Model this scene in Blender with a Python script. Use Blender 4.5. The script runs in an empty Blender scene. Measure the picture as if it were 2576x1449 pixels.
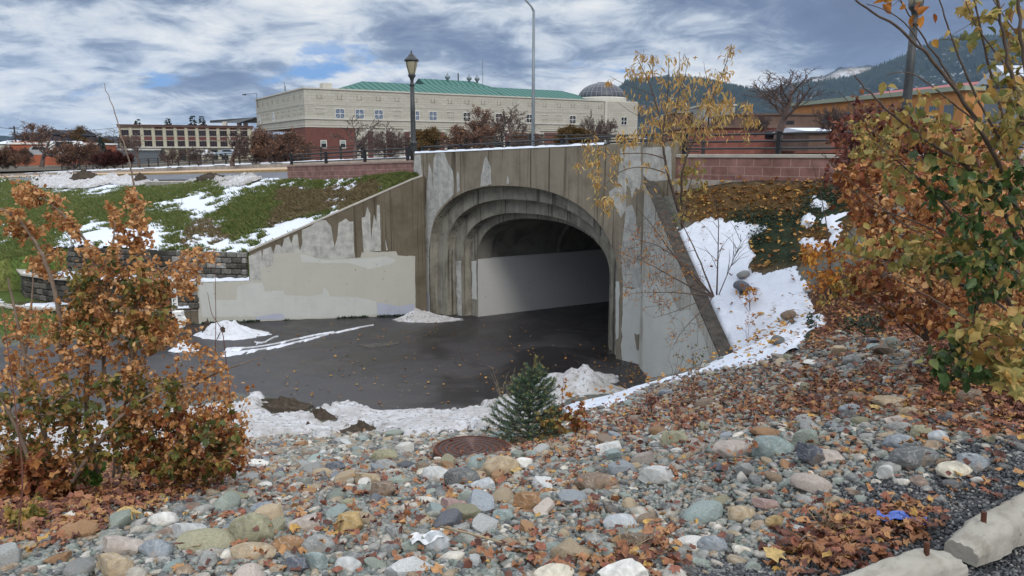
import bpy, math, random
import numpy as np
R = math.radians
rng = np.random.default_rng(11)
random.seed(5)
SC = bpy.context.scene
COL = SC.collection

# ------------------------------------------------------------------ camera, world, sun, exposure
EYE = 5.2                      # eye height above the path in the underpass (path z = 0)
PITCH = R(10.54)
FPX, CX, CY = 1860.0, 1288.0, 724.5     # focal length and centre of a 2576 x 1449 view of the photograph
cam_d = bpy.data.cameras.new('camera')
cam_d.sensor_width = 36.0
cam_d.lens = 36.0 * FPX / 2576.0
cam_d.clip_start = 0.05
cam_d.clip_end = 20000
cam = bpy.data.objects.new('camera', cam_d)
COL.objects.link(cam)
cam.location = (0, 0, EYE)
cam.rotation_euler = (math.pi / 2 - PITCH, 0, 0)
SC.camera = cam

SC.view_settings.view_transform = 'Standard'
SC.view_settings.look = 'None'
SC.view_settings.exposure = 0.0
SC.view_settings.gamma = 1.0

SUN_AZ, SUN_EL = R(160), R(38)       # azimuth measured from +Y towards +X
world = bpy.data.worlds.new('World')
SC.world = world
world.use_nodes = True
nt = world.node_tree
nt.nodes.clear()
def N(t, typ, **kw):
    n = t.nodes.new(typ)
    for k, v in kw.items():
        setattr(n, k, v)
    return n
def lk(t, a, b):
    t.links.new(a, b)
def ramp(t, stops, interp='LINEAR'):
    n = t.nodes.new('ShaderNodeValToRGB')
    e = n.color_ramp.elements
    n.color_ramp.interpolation = interp
    while len(e) > 1:
        e.remove(e[-1])
    for i, (p, c) in enumerate(stops):
        el = e[0] if i == 0 else e.new(p)
        el.position = p
        el.color = (*c, 1) if len(c) == 3 else c
    return n
def mth(t, op, a, b=None, clamp=False):
    n = t.nodes.new('ShaderNodeMath'); n.operation = op; n.use_clamp = clamp
    for i, v in enumerate((a, b)):
        if v is None: continue
        if isinstance(v, (int, float)): n.inputs[i].default_value = v
        else: t.links.new(v, n.inputs[i])
    return n.outputs[0]
def mixc(t, fac, a, b, mode='MIX'):
    n = t.nodes.new('ShaderNodeMix'); n.data_type = 'RGBA'; n.blend_type = mode
    for s, v in ((n.inputs[0], fac), (n.inputs[6], a), (n.inputs[7], b)):
        if isinstance(v, (int, float)): s.default_value = v
        elif isinstance(v, tuple): s.default_value = (*v, 1) if len(v) == 3 else v
        else: t.links.new(v, s)
    return n.outputs[2]
def noise(t, vec, scale, detail=6, rough=.55, dist=0., dim='3D'):
    n = t.nodes.new('ShaderNodeTexNoise'); n.noise_dimensions = dim
    n.inputs['Scale'].default_value = scale; n.inputs['Detail'].default_value = detail
    n.inputs['Roughness'].default_value = rough; n.inputs['Distortion'].default_value = dist
    if vec is not None: t.links.new(vec, n.inputs['Vector'])
    return n.outputs[0]
def maprange(t, v, a, b, c=0., d=1., smooth=True):
    n = t.nodes.new('ShaderNodeMapRange'); n.interpolation_type = 'SMOOTHSTEP' if smooth else 'LINEAR'
    t.links.new(v, n.inputs[0])
    for i, x in zip((1, 2, 3, 4), (a, b, c, d)): n.inputs[i].default_value = x
    return n.outputs[0]
def mapping(t, vec, scale=(1, 1, 1), loc=(0, 0, 0), rot=(0, 0, 0)):
    n = t.nodes.new('ShaderNodeMapping')
    n.inputs['Scale'].default_value = scale; n.inputs['Location'].default_value = loc; n.inputs['Rotation'].default_value = rot
    t.links.new(vec, n.inputs['Vector'])
    return n.outputs[0]

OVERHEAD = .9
sky = N(nt, 'ShaderNodeTexSky', sky_type='NISHITA')
sky.sun_disc = False
sky.sun_elevation = SUN_EL
sky.sun_rotation = SUN_AZ
sky.altitude = 1200
geo = N(nt, 'ShaderNodeTexCoord')
sep = N(nt, 'ShaderNodeSeparateXYZ'); lk(nt, geo.outputs['Generated'], sep.inputs[0])
zc = mth(nt, 'MAXIMUM', sep.outputs[2], 0.0)
den = mth(nt, 'ADD', zc, 0.22)
px = mth(nt, 'DIVIDE', sep.outputs[0], den)
py = mth(nt, 'DIVIDE', sep.outputs[1], den)
cmb = N(nt, 'ShaderNodeCombineXYZ'); lk(nt, px, cmb.inputs[0]); lk(nt, py, cmb.inputs[1])
P = mapping(nt, cmb.outputs[0], scale=(1, 1, 1), loc=(6.3, 4.2, 0))
big = noise(nt, P, 0.85, 7, .54, .5)          # banks of cloud
fine = noise(nt, P, 4.2, 9, .62, .5)           # billows
wisp = noise(nt, mapping(nt, cmb.outputs[0], loc=(9, 4, 2)), 1.5, 7, .58, .2)
# dark flat undersides high in the frame, bright billows lower; unseen sky above the frame gets added brightness to light the scene
topdark = maprange(nt, sep.outputs[2], .07, .17, 0, 1)
shade = mth(nt, 'ADD', mth(nt, 'MULTIPLY', big, 1.38), mth(nt, 'MULTIPLY', fine, .68))
shade = mth(nt, 'SUBTRACT', shade, mth(nt, 'MULTIPLY', topdark, .17))
SKYB = 10.0
cl = ramp(nt, [(.0, (.13, .17, .27)), (.25, (.16, .21, .33)), (.40, (.25, .31, .42)), (.52, (.42, .49, .59)), (.64, (.66, .71, .77)), (.85, (.90, .91, .90))])
lk(nt, mth(nt, 'MULTIPLY', mth(nt, 'SUBTRACT', shade, .655), 1.75), cl.inputs[0])
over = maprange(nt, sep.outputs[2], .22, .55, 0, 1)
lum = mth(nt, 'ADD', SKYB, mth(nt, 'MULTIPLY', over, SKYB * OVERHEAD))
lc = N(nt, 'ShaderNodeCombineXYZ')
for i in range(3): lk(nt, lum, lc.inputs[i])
clo = mixc(nt, over, cl.outputs[0], (.75, .79, .86))
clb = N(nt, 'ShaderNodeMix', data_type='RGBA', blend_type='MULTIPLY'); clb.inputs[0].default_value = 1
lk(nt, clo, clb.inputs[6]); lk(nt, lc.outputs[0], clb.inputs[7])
gap = maprange(nt, wisp, .31, .41, 0, 1)
gap2 = mth(nt, 'ADD', gap, maprange(nt, sep.outputs[2], .10, .17, 0, 1), clamp=True)
bluesky = mixc(nt, .82, sky.outputs[0], (.12 * SKYB, .32 * SKYB, .72 * SKYB))
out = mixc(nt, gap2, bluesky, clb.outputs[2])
haze_f = maprange(nt, sep.outputs[2], .0, .06, .55, 0)
out = mixc(nt, haze_f, out, (.46 * SKYB, .60 * SKYB, .76 * SKYB))
bg = N(nt, 'ShaderNodeBackground'); lk(nt, out, bg.inputs[0]); bg.inputs[1].default_value = 0.1
wo = N(nt, 'ShaderNodeOutputWorld'); lk(nt, bg.outputs[0], wo.inputs[0])

sd = bpy.data.lights.new('sun', 'SUN')
sd.energy = 1.5
sd.angle = R(11)
sd.color = (1.0, .95, .88)
sun = bpy.data.objects.new('sun', sd)
COL.objects.link(sun)
sun.location = (0, -10, 30)
_d = np.array([math.sin(SUN_AZ) * math.cos(SUN_EL), math.cos(SUN_AZ) * math.cos(SUN_EL), math.sin(SUN_EL)])
from mathutils import Vector, Matrix
sun.rotation_euler = Vector(-_d).to_track_quat('-Z', 'Y').to_euler()

# ------------------------------------------------------------------ pixel <-> place helpers
_c, _s = math.cos(PITCH), math.sin(PITCH)
def ray(u, v):
    x = (u - CX) / FPX; y = (CY - v) / FPX
    return np.array([x, _c + y * _s, -_s + y * _c])
def at_z(u, v, z):
    d = ray(u, v); t = (z - EYE) / d[2]
    return np.array([0, 0, EYE]) + d * t
def at_y(u, v, Y):
    d = ray(u, v); return np.array([0, 0, EYE]) + d * (Y / d[1])
def proj(P):
    P = np.asarray(P, float); x = P[..., 0]; y = P[..., 1]; z = P[..., 2] - EYE
    dep = y * _c - z * _s; up = y * _s + z * _c
    dep = np.where(dep < .05, .05, dep)
    return CX + FPX * x / dep, CY - FPX * up / dep, dep
def on_wall(u, v, O, w):
    """point where the view ray meets the vertical plane through O along w -> (s, z)"""
    d = ray(u, v)
    A = np.array([[d[0], -w[0]], [d[1], -w[1]]])
    t, s = np.linalg.solve(A, np.array([O[0], O[1]]))
    return s, EYE + d[2] * t

# ------------------------------------------------------------------ mesh building
class MB:
    def __init__(s): s.v = []; s.f = []; s.mi = []; s.cur = 0
    def add(s, vs, fs):
        o = len(s.v); s.v.extend([tuple(map(float, p)) for p in vs]); s.f.extend([tuple(i + o for i in f) for f in fs]); s.mi.extend([s.cur] * len(fs)); return s
    def box(s, a, b):
        x0, y0, z0 = a; x1, y1, z1 = b
        return s.add([(x0,y0,z0),(x1,y0,z0),(x1,y1,z0),(x0,y1,z0),(x0,y0,z1),(x1,y0,z1),(x1,y1,z1),(x0,y1,z1)],
                     [(0,3,2,1),(4,5,6,7),(0,1,5,4),(1,2,6,5),(2,3,7,6),(3,0,4,7)])
    def bbox(s, a, b, c=.01):
        """box with chamfered edges"""
        x0, y0, z0 = a; x1, y1, z1 = b
        vs = []; 
        for (x, sx) in ((x0, 1), (x1, -1)):
            for (y, sy) in ((y0, 1), (y1, -1)):
                for (z, sz) in ((z0, 1), (z1, -1)):
                    vs += [(x + sx*c, y + sy*c, z), (x + sx*c, y, z + sz*c), (x, y + sy*c, z + sz*c)]
        def i(a, b, c_, k): return ((a * 2 + b) * 2 + c_) * 3 + k
        fs = [(i(0,0,0,0), i(0,1,0,0), i(1,1,0,0), i(1,0,0,0)), (i(0,0,1,0), i(1,0,1,0), i(1,1,1,0), i(0,1,1,0)),
              (i(0,0,0,1), i(1,0,0,1), i(1,0,1,1), i(0,0,1,1)), (i(0,1,0,1), i(0,1,1,1), i(1,1,1,1), i(1,1,0,1)),
              (i(0,0,0,2), i(0,0,1,2), i(0,1,1,2), i(0,1,0,2)), (i(1,0,0,2), i(1,1,0,2), i(1,1,1,2), i(1,0,1,2))]
        for b_ in (0, 1):
            for c_ in (0, 1): fs.append((i(0,b_,c_,0), i(1,b_,c_,0), i(1,b_,c_,1), i(0,b_,c_,1)))
        for a_ in (0, 1):
            for c_ in (0, 1): fs.append((i(a_,0,c_,0), i(a_,0,c_,2), i(a_,1,c_,2), i(a_,1,c_,0)))
        for a_ in (0, 1):
            for b_ in (0, 1): fs.append((i(a_,b_,0,1), i(a_,b_,1,1), i(a_,b_,1,2), i(a_,b_,0,2)))
        for a_ in (0, 1):
            for b_ in (0, 1):
                for c_ in (0, 1): fs.append((i(a_,b_,c_,0), i(a_,b_,c_,1), i(a_,b_,c_,2)))
        return s.add(vs, fs)
    def frame_box(s, O, w, s0, s1, d0, d1, z0, z1, c=0, zs=0.):
        """box in a wall frame: s along w, d along the normal (behind = +), z; zs = rise per metre of s"""
        n = (-w[1], w[0])
        t = MB(); (t.bbox((s0, d0, z0), (s1, d1, z1), c) if c else t.box((s0, d0, z0), (s1, d1, z1)))
        vs = [(O[0] + w[0]*a + n[0]*b, O[1] + w[1]*a + n[1]*b, z + zs * a) for a, b, z in t.v]
        return s.add(vs, t.f)
    def quad(s, *p): return s.add(p, [tuple(range(len(p)))])
    def prism(s, pts, z0, z1):
        n = len(pts)
        return s.add([(x, y, z0) for x, y in pts] + [(x, y, z1) for x, y in pts],
                     [tuple(range(n))[::-1], tuple(range(n, 2*n))] + [(i, (i+1) % n, n + (i+1) % n, n + i) for i in range(n)])
    def tube(s, pts, rad, k=6, cap=True):
        pts = [np.asarray(p, float) for p in pts]; n = len(pts)
        rad = [rad] * n if isinstance(rad, (int, float)) else rad
        vs = []; ref = None
        for i, p in enumerate(pts):
            d = pts[min(i+1, n-1)] - pts[max(i-1, 0)]
            d = d / (np.linalg.norm(d) + 1e-9)
            if ref is None:
                ref = np.array([1., 0, 0]) if abs(d[0]) < .8 else np.array([0, 1., 0])
            a = ref - d * ref.dot(d); a /= (np.linalg.norm(a) + 1e-9); ref = a; b = np.cross(d, a)
            for j in range(k):
                t = 2 * math.pi * j / k
                vs.append(p + rad[i] * (math.cos(t) * a + math.sin(t) * b))
        fs = [(i*k + j, i*k + (j+1) % k, (i+1)*k + (j+1) % k, (i+1)*k + j) for i in range(n-1) for j in range(k)]
        if cap: fs += [tuple(range(k))[::-1], tuple(range((n-1)*k, n*k))]
        return s.add(vs, fs)
    def lathe(s, prof, c=(0, 0, 0), k=20):
        vs = []; n = len(prof)
        for r, z in prof:
            for j in range(k):
                t = 2*math.pi*j/k; vs.append((c[0] + r*math.cos(t), c[1] + r*math.sin(t), c[2] + z))
        fs = [(i*k + j, i*k + (j+1) % k, (i+1)*k + (j+1) % k, (i+1)*k + j) for i in range(n-1) for j in range(k)]
        fs += [tuple(range(k))[::-1], tuple(range((n-1)*k, n*k))]
        return s.add(vs, fs)
    def build(s, name, mat, parent=None, smooth=False, at=None):
        me = bpy.data.meshes.new(name)
        off = world_of(parent) if parent is not None else (at if at is not None else (0, 0, 0))
        v = np.array(s.v, float).reshape(-1, 3) - np.array(off)
        me.from_pydata(v.tolist(), [], s.f)
        mats = mat if isinstance(mat, (list, tuple)) else [mat]
        for m in mats: me.materials.append(m)
        if len(mats) > 1: me.polygons.foreach_set('material_index', s.mi)
        if smooth: me.polygons.foreach_set('use_smooth', [True] * len(me.polygons))
        me.update()
        o = bpy.data.objects.new(name, me); COL.objects.link(o)
        if parent is not None: o.parent = parent
        elif at is not None: o.location = at
        return o
def world_of(p):
    x = np.zeros(3)
    while p is not None: x = x + np.array(p.location); p = p.parent
    return x
def tag(o, label=None, cat=None, group=None, kind=None):
    if label: o['label'] = label
    if cat: o['category'] = cat
    if group: o['group'] = group
    if kind: o['kind'] = kind
    return o
def thing(name, label, cat, loc=(0, 0, 0), rz=0., group=None):
    o = bpy.data.objects.new(name, None); COL.objects.link(o)
    o.location = tuple(map(float, loc)); o.rotation_euler = (0, 0, rz); o.empty_display_size = .3
    return tag(o, label, cat, group)
def np_mesh(name, V, Fc, mat, parent=None, smooth=False, color=None, k=None):
    """V (n,3), Fc (m,k) all same size faces"""
    me = bpy.data.meshes.new(name)
    V = np.asarray(V, np.float32); Fc = np.asarray(Fc, np.int32)
    if parent is not None: V = V - world_of(parent).astype(np.float32)
    me.vertices.add(len(V)); me.vertices.foreach_set('co', V.ravel())
    m, kk = Fc.shape
    me.loops.add(m * kk); me.loops.foreach_set('vertex_index', Fc.ravel())
    me.polygons.add(m); me.polygons.foreach_set('loop_start', np.arange(0, m*kk, kk, dtype=np.int32))
    if smooth: me.polygons.foreach_set('use_smooth', np.ones(m, bool))
    me.update(calc_edges=True)
    if color is not None:
        ca = me.color_attributes.new('tone', 'FLOAT_COLOR', 'POINT')
        c4 = np.ones((len(V), 4), np.float32); c4[:, :3] = color
        ca.data.foreach_set('color', c4.ravel())
    mats = mat if isinstance(mat, (list, tuple)) else [mat]
    for x in mats: me.materials.append(x)
    me.validate()
    o = bpy.data.objects.new(name, me); COL.objects.link(o)
    if parent is not None: o.parent = parent
    return o

# numpy value noise for terrain and lumps
_perm = np.random.default_rng(3).random((64, 64))
def vnoise(x, y, sc=1.):
    x = np.asarray(x) * sc; y = np.asarray(y) * sc
    xi = np.floor(x).astype(int); yi = np.floor(y).astype(int); fx = x - xi; fy = y - yi
    fx = fx*fx*(3-2*fx); fy = fy*fy*(3-2*fy)
    g = lambda a, b: _perm[a % 64, b % 64]
    return (g(xi, yi)*(1-fx) + g(xi+1, yi)*fx)*(1-fy) + (g(xi, yi+1)*(1-fx) + g(xi+1, yi+1)*fx)*fy
def fbm(x, y, sc=1., o=4):
    r = 0; a = .5; t = 0
    for i in range(o): r = r + a*vnoise(np.asarray(x) + 17.3*i, np.asarray(y) - 9.1*i, sc*2**i); t += a; a *= .55
    return r / t
class TPS:
    def __init__(s, pts):
        p = np.array(pts, float); s.p = p[:, :2]; n = len(p)
        d = np.linalg.norm(s.p[:, None] - s.p[None], axis=2); K = s.k(d) + np.eye(n) * .02
        Pm = np.hstack([np.ones((n, 1)), s.p]); A = np.zeros((n+3, n+3)); A[:n, :n] = K; A[:n, n:] = Pm; A[n:, :n] = Pm.T
        s.w = np.linalg.solve(A, np.concatenate([p[:, 2], np.zeros(3)]))
    def k(s, d): return np.where(d > 1e-9, d*d*np.log(d + 1e-9), 0)
    def __call__(s, x, y):
        x = np.asarray(x, float); y = np.asarray(y, float); sh = x.shape; x = x.ravel(); y = y.ravel(); out = np.empty(len(x))
        for i in range(0, len(x), 20000):
            q = np.stack([x[i:i+20000], y[i:i+20000]], 1)
            d = np.linalg.norm(q[:, None] - s.p[None], axis=2)
            out[i:i+20000] = s.k(d) @ s.w[:-3] + s.w[-3] + q @ s.w[-2:]
        return out.reshape(sh)

def in_poly(u, v, poly):
    u = np.asarray(u); v = np.asarray(v); c = np.zeros(u.shape, bool); n = len(poly)
    for i in range(n):
        x0, y0 = poly[i]; x1, y1 = poly[(i+1) % n]
        if y0 == y1: continue
        t = ((y0 > v) != (y1 > v)) & (u < (x1-x0)*(v-y0)/(y1-y0) + x0)
        c ^= t
    return c
class Mask:
    """soft coverage map of a surface, drawn over the photographed view"""
    def __init__(s, polys, blur=6, q=4, grow=0):
        W, H = 2576//q + 160, 1449//q + 160; s.q = q; s.o = 80
        U, V = np.meshgrid((np.arange(W) - 80)*q, (np.arange(H) - 80)*q)
        m = np.zeros((H, W))
        for p in polys:
            val = 1.
            if isinstance(p, tuple) and isinstance(p[0], list): p, val = p
            pp = [(max(-310, a) if a > 2 else -310, b) for a, b in p]
            m = np.where(in_poly(U, V, pp), val, m)
        k = max(1, int(blur/q))
        for _ in range(3):
            for ax in (0, 1):
                c = np.cumsum(np.pad(m, [(k+1, k) if a == ax else (0, 0) for a in (0, 1)], mode='edge'), axis=ax)
                m = (np.take(c, range(2*k+1, c.shape[ax]), ax) - np.take(c, range(0, c.shape[ax]-2*k-1), ax)) / (2*k+1)
        s.m = m
    def __call__(s, u, v):
        H, W = s.m.shape
        x = np.clip(np.asarray(u)/s.q + s.o, 0, W-1.01); y = np.clip(np.asarray(v)/s.q + s.o, 0, H-1.01)
        xi = x.astype(int); yi = y.astype(int); fx = x-xi; fy = y-yi; m = s.m
        return (m[yi, xi]*(1-fx) + m[yi, xi+1]*fx)*(1-fy) + (m[yi+1, xi]*(1-fx) + m[yi+1, xi+1]*fx)*fy
def smooth01(x): x = np.clip(x, 0, 1); return x*x*(3-2*x)
def lin(r, g, b):
    f = lambda c: (c/255/12.92) if c/255 <= .04045 else ((c/255+.055)/1.055)**2.4
    return (f(r), f(g), f(b))
# ------------------------------------------------------------------ materials
def new_mat(name, rough=.8, spec=.3):
    m = bpy.data.materials.new(name); m.use_nodes = True; t = m.node_tree
    b = t.nodes['Principled BSDF']; b.inputs['Roughness'].default_value = rough
    b.inputs['Specular IOR Level'].default_value = spec
    return m, t, b
def objco(t):
    return t.nodes.new('ShaderNodeTexCoord').outputs['Object']
def geopos(t):
    return t.nodes.new('ShaderNodeNewGeometry').outputs['Position']
def bump(t, b, h, strength=.3, dist=.02):
    n = t.nodes.new('ShaderNodeBump'); n.inputs['Strength'].default_value = strength; n.inputs['Distance'].default_value = dist
    t.links.new(h, n.inputs['Height']); t.links.new(n.outputs[0], b.inputs['Normal']); return n
def plain(name, col, rough=.7, var=.12, sc=6., metal=0., spec=.3, bmp=.0):
    m, t, b = new_mat(name, rough, spec)
    g = geopos(t); f = noise(t, g, sc, 5, .6)
    c1 = tuple(x*(1-var) for x in col); c2 = tuple(min(1, x*(1+var)) for x in col)
    r = ramp(t, [(.3, c1), (.7, c2)]); lk(t, f, r.inputs[0]); lk(t, r.outputs[0], b.inputs['Base Color'])
    b.inputs['Metallic'].default_value = metal
    if bmp: bump(t, b, noise(t, g, sc*8, 4), bmp, .01)
    return m
def island_mat(name, stops, rough=.7, spec=.25, var=.25, sc=30., trans=0., hue=0.0, bmp=.0, interp='CONSTANT'):
    """one tone per loose piece (leaf, stone), with fine mottling"""
    m, t, b = new_mat(name, rough, spec)
    gi = t.nodes.new('ShaderNodeNewGeometry')
    r = ramp(t, stops, interp); lk(t, gi.outputs['Random Per Island'], r.inputs[0])
    f = noise(t, gi.outputs['Position'], sc, 4, .6)
    k = maprange(t, f, .3, .7, 1-var, 1+var, False)
    hs = t.nodes.new('ShaderNodeHueSaturation'); lk(t, r.outputs[0], hs.inputs['Color']); lk(t, k, hs.inputs['Value'])
    lk(t, hs.outputs[0], b.inputs['Base Color'])
    if bmp: bump(t, b, f, bmp, .01)
    if trans:
        tr = t.nodes.new('ShaderNodeBsdfTranslucent'); lk(t, hs.outputs[0], tr.inputs[0])
        mx = t.nodes.new('ShaderNodeMixShader'); mx.inputs[0].default_value = trans
        o = t.nodes['Material Output']; lk(t, b.outputs[0], mx.inputs[1]); lk(t, tr.outputs[0], mx.inputs[2]); lk(t, mx.outputs[0], o.inputs[0])
    return m
M = {}
def concrete(name, base, dark, streak=(.5, .5), streakcol=(.08, .06, .04), sc=1., bmp=.25, pit=True):
    m, t, b = new_mat(name, .85, .2)
    g = geopos(t)
    a = noise(t, g, 1.3*sc, 7, .65, .3)
    r = ramp(t, [(.25, dark), (.55, base), (.8, tuple(min(1, x*1.12) for x in base))]); lk(t, a, r.inputs[0])
    # formwork run-off streaks: fine across, very long down
    st = noise(t, mapping(t, g, scale=(5.5, 5.5, .22)), 1., 5, .62, .1)
    st2 = noise(t, mapping(t, g, scale=(1.6, 1.6, .10)), 1., 4, .6, .1)
    mk = mth(t, 'MULTIPLY', maprange(t, st, .50, .66), maprange(t, st2, .40, .62))
    c = mixc(t, mth(t, 'MULTIPLY', mk, streak[0]), r.outputs[0], streakcol)
    lt = maprange(t, noise(t, mapping(t, g, scale=(7, 7, .35), loc=(5, 5, 5)), 1., 5, .6), .56, .70)
    c = mixc(t, mth(t, 'MULTIPLY', lt, streak[1]), c, tuple(min(1, x*1.35) for x in base))
    th_ = maprange(t, noise(t, mapping(t, g, scale=(17, 17, .12)), 1., 3, .5), .60, .66)
    c = mixc(t, mth(t, 'MULTIPLY', th_, .75*min(1, streak[0]*1.2)), c, streakcol)
    if pit:
        p = maprange(t, noise(t, g, 22, 2, .5), .70, .74)
        c = mixc(t, mth(t, 'MULTIPLY', p, .55), c, tuple(x*.35 for x in dark))
    lk(t, c, b.inputs['Base Color'])
    bump(t, b, mth(t, 'ADD', noise(t, g, 30, 5), mth(t, 'MULTIPLY', st, 1.)), bmp, .012)
    return m
M['concrete'] = concrete('weathered_concrete', (.235, .205, .155), (.145, .122, .088), (1., .35), (.048, .036, .024))
M['concrete_wet'] = concrete('damp_brown_concrete', (.150, .124, .088), (.090, .072, .048), (.6, .15), (.035, .026, .016))
M['concrete_arch'] = concrete('stained_arch_concrete', (.26, .245, .20), (.105, .093, .072), (.9, .45), (.03, .024, .018), 1.6)
M['concrete_pale'] = concrete('pale_streaked_concrete', (.40, .39, .345), (.25, .235, .20), (.75, .5), (.13, .115, .09))
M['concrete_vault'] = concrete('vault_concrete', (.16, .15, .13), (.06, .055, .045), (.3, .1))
def paint(name, col, wear=.25, sc=3.):
    m, t, b = new_mat(name, .75, .25); g = geopos(t)
    a = noise(t, g, sc, 6, .65); r = ramp(t, [(.3, tuple(x*(1-wear) for x in col)), (.6, col)]); lk(t, a, r.inputs[0])
    st = maprange(t, noise(t, mapping(t, g, scale=(9, 9, .6)), 1., 5, .6), .52, .70)
    c = mixc(t, mth(t, 'MULTIPLY', st, wear), r.outputs[0], tuple(x*.55 for x in col))
    p = maprange(t, noise(t, g, 17, 2, .4), .715, .74)
    c = mixc(t, mth(t, 'MULTIPLY', p, .6), c, tuple(x*.2 for x in col))
    lk(t, c, b.inputs['Base Color']); bump(t, b, noise(t, g, 25, 4), .12, .008)
    return m
M['paint_peel'] = paint('peeling_grey_paint', (.46, .455, .42), .45, 5)
M['paint_beige'] = paint('beige_grey_paint', (.445, .435, .375), .07, 1.2)
M['paint_grey'] = paint('pale_grey_paint', (.50, .51, .475), .10, 1.5)
M['paint_lav'] = paint('lavender_grey_paint', (.40, .42, .50), .12, 2)
M['paint_in'] = paint('tunnel_grey_paint', (.47, .465, .45), .05, 1)
M['dark_stain'] = plain('dark_mossy_stain', (.055, .048, .040), .8, .55, 9)
# snow
def snow_mat(name, col=(.66, .705, .785), dirt=0., dsc=5.):
    m, t, b = new_mat(name, .6, .3); g = geopos(t)
    b.inputs['Subsurface Weight'].default_value = 0.0
    f = noise(t, g, dsc, 8, .7)
    c = mixc(t, maprange(t, f, .35, .7), tuple(x*.93 for x in col), col)
    if dirt:
        d = maprange(t, noise(t, g, dsc*2.2, 8, .75, .4), .62 - dirt*.10, .66 - dirt*.06)
        c = mixc(t, mth(t, 'MULTIPLY', d, .9), c, (.12, .10, .08))
        d2 = maprange(t, noise(t, g, 2.1, 5, .6), .40, .58)
        c = mixc(t, mth(t, 'MULTIPLY', d2, .5*dirt + .1), c, (.36, .335, .31))
    lk(t, c, b.inputs['Base Color']); bump(t, b, noise(t, g, 14 if dirt else 7, 6, .65), .7 if dirt else .5, .04)
    return m
M['snow'] = snow_mat('snow')
M['snow_dirty'] = snow_mat('dirty_snow', (.56, .565, .58), 1.0, 5)
M['snow_some'] = snow_mat('old_snow', (.68, .71, .765), .35, 4)
# asphalt path, wet
def asphalt(name, base, wet=.0, sc=1.):
    m, t, b = new_mat(name, .8, .5); g = geopos(t)
    f = noise(t, g, 160, 2, .6); f2 = noise(t, g, .45*sc, 8, .66, .5)
    r = ramp(t, [(.3, tuple(x*.6 for x in base)), (.58, base), (.68, tuple(x*3.4 for x in base))]); lk(t, f, r.inputs[0])
    c = mixc(t, maprange(t, f2, .40, .60), r.outputs[0], tuple(x*.48 for x in base))
    # thin brown silt lines dried across the path
    w = noise(t, mapping(t, g, scale=(.35, 1.5, 1), rot=(0, 0, R(-18))), 1.1, 6, .6, .3)
    ring = mth(t, 'SUBTRACT', 1, mth(t, 'MULTIPLY', mth(t, 'ABSOLUTE', mth(t, 'SUBTRACT', w, .5)), 45), clamp=True)
    c = mixc(t, mth(t, 'MULTIPLY', ring, .35), c, (.075, .055, .036))
    lk(t, c, b.inputs['Base Color'])
    ro = maprange(t, f2, .40, .60, .62 - wet*.25, .42 - wet*.3)
    lk(t, ro, b.inputs['Roughness']); bump(t, b, f, .25, .004)
    return m
M['asphalt'] = asphalt('wet_asphalt', (.036, .033, .035), .35)
M['road'] = asphalt('road_asphalt', (.12, .125, .14), .0)
m, t, b = new_mat('puddle_water', .22, .5); b.inputs['Base Color'].default_value = (.03, .028, .027, 1); M['puddle'] = m
M['lot'] = asphalt('parking_asphalt', (.05, .052, .056), .0)
# ground colours carried by a painted ground-cover attribute
def tone_mat(name, sc=9., var=.35, bmp=.5, rough=.95, fine=45.):
    m, t, b = new_mat(name, rough, .15); g = geopos(t)
    at = t.nodes.new('ShaderNodeVertexColor'); at.layer_name = 'tone'
    f = noise(t, g, sc, 7, .7); f2 = noise(t, g, fine, 4, .6)
    k = mth(t, 'MULTIPLY', maprange(t, f, .3, .7, 1-var, 1+var, False), maprange(t, f2, .3, .7, 1-var*.8, 1+var*.8, False))
    hs = t.nodes.new('ShaderNodeHueSaturation'); lk(t, at.outputs[0], hs.inputs['Color']); lk(t, k, hs.inputs['Value'])
    lk(t, hs.outputs[0], b.inputs['Base Color']); bump(t, b, mth(t, 'ADD', f, f2), bmp, .03)
    return m
M['ground'] = tone_mat('ground_cover')
M['grassy'] = tone_mat('turf', 3.5, .45, .8, .95, 18.)
M['farland'] = plain('valley_floor', (.10, .085, .06), .95, .4, .05)
M['kerb'] = plain('kerb_concrete', (.34, .31, .27), .9, .25, 3, bmp=.2)
M['yellow'] = plain('yellow_kerb_paint', (.38, .26, .11), .8, .25, 4)
M['tanwalk'] = plain('tan_concrete', (.46, .33, .22), .9, .12, 2)
def block_mat(name, c1, c2, mortar, bw, bh, rough=.9, off=(0, 0, 0), rot=0., ms=.02, bmp=.4, var=.3):
    """masonry courses: brick pattern in the wall's own length/height coordinates (UV map)"""
    m, t, b = new_mat(name, rough, .2)
    uv = t.nodes.new('ShaderNodeUVMap'); uv.uv_map = 'wall'
    br = t.nodes.new('ShaderNodeTexBrick'); lk(t, uv.outputs[0], br.inputs['Vector'])
    br.inputs['Color1'].default_value = (*c1, 1); br.inputs['Color2'].default_value = (*c2, 1); br.inputs['Mortar'].default_value = (*mortar, 1)
    br.inputs['Scale'].default_value = 1; br.inputs['Brick Width'].default_value = bw; br.inputs['Row Height'].default_value = bh
    br.inputs['Mortar Size'].default_value = ms; br.inputs['Bias'].default_value = 0
    g = geopos(t); f = noise(t, g, 4, 6, .65)
    k = maprange(t, f, .3, .7, 1-var, 1+var, False)
    hs = t.nodes.new('ShaderNodeHueSaturation'); lk(t, br.outputs[0], hs.inputs['Color']); lk(t, k, hs.inputs['Value'])
    lk(t, hs.outputs[0], b.inputs['Base Color'])
    bump(t, b, mth(t, 'SUBTRACT', mth(t, 'MULTIPLY', noise(t, g, 25, 4), .5), br.outputs['Fac']), bmp, .01)
    return m
M['pinkblock'] = block_mat('pink_concrete_block', (.215, .115, .10), (.265, .150, .13), (.36, .25, .215), .40, .187, ms=.008)
M['cap'] = plain('pink_cap', (.32, .225, .19), .9, .15, 3)
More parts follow.
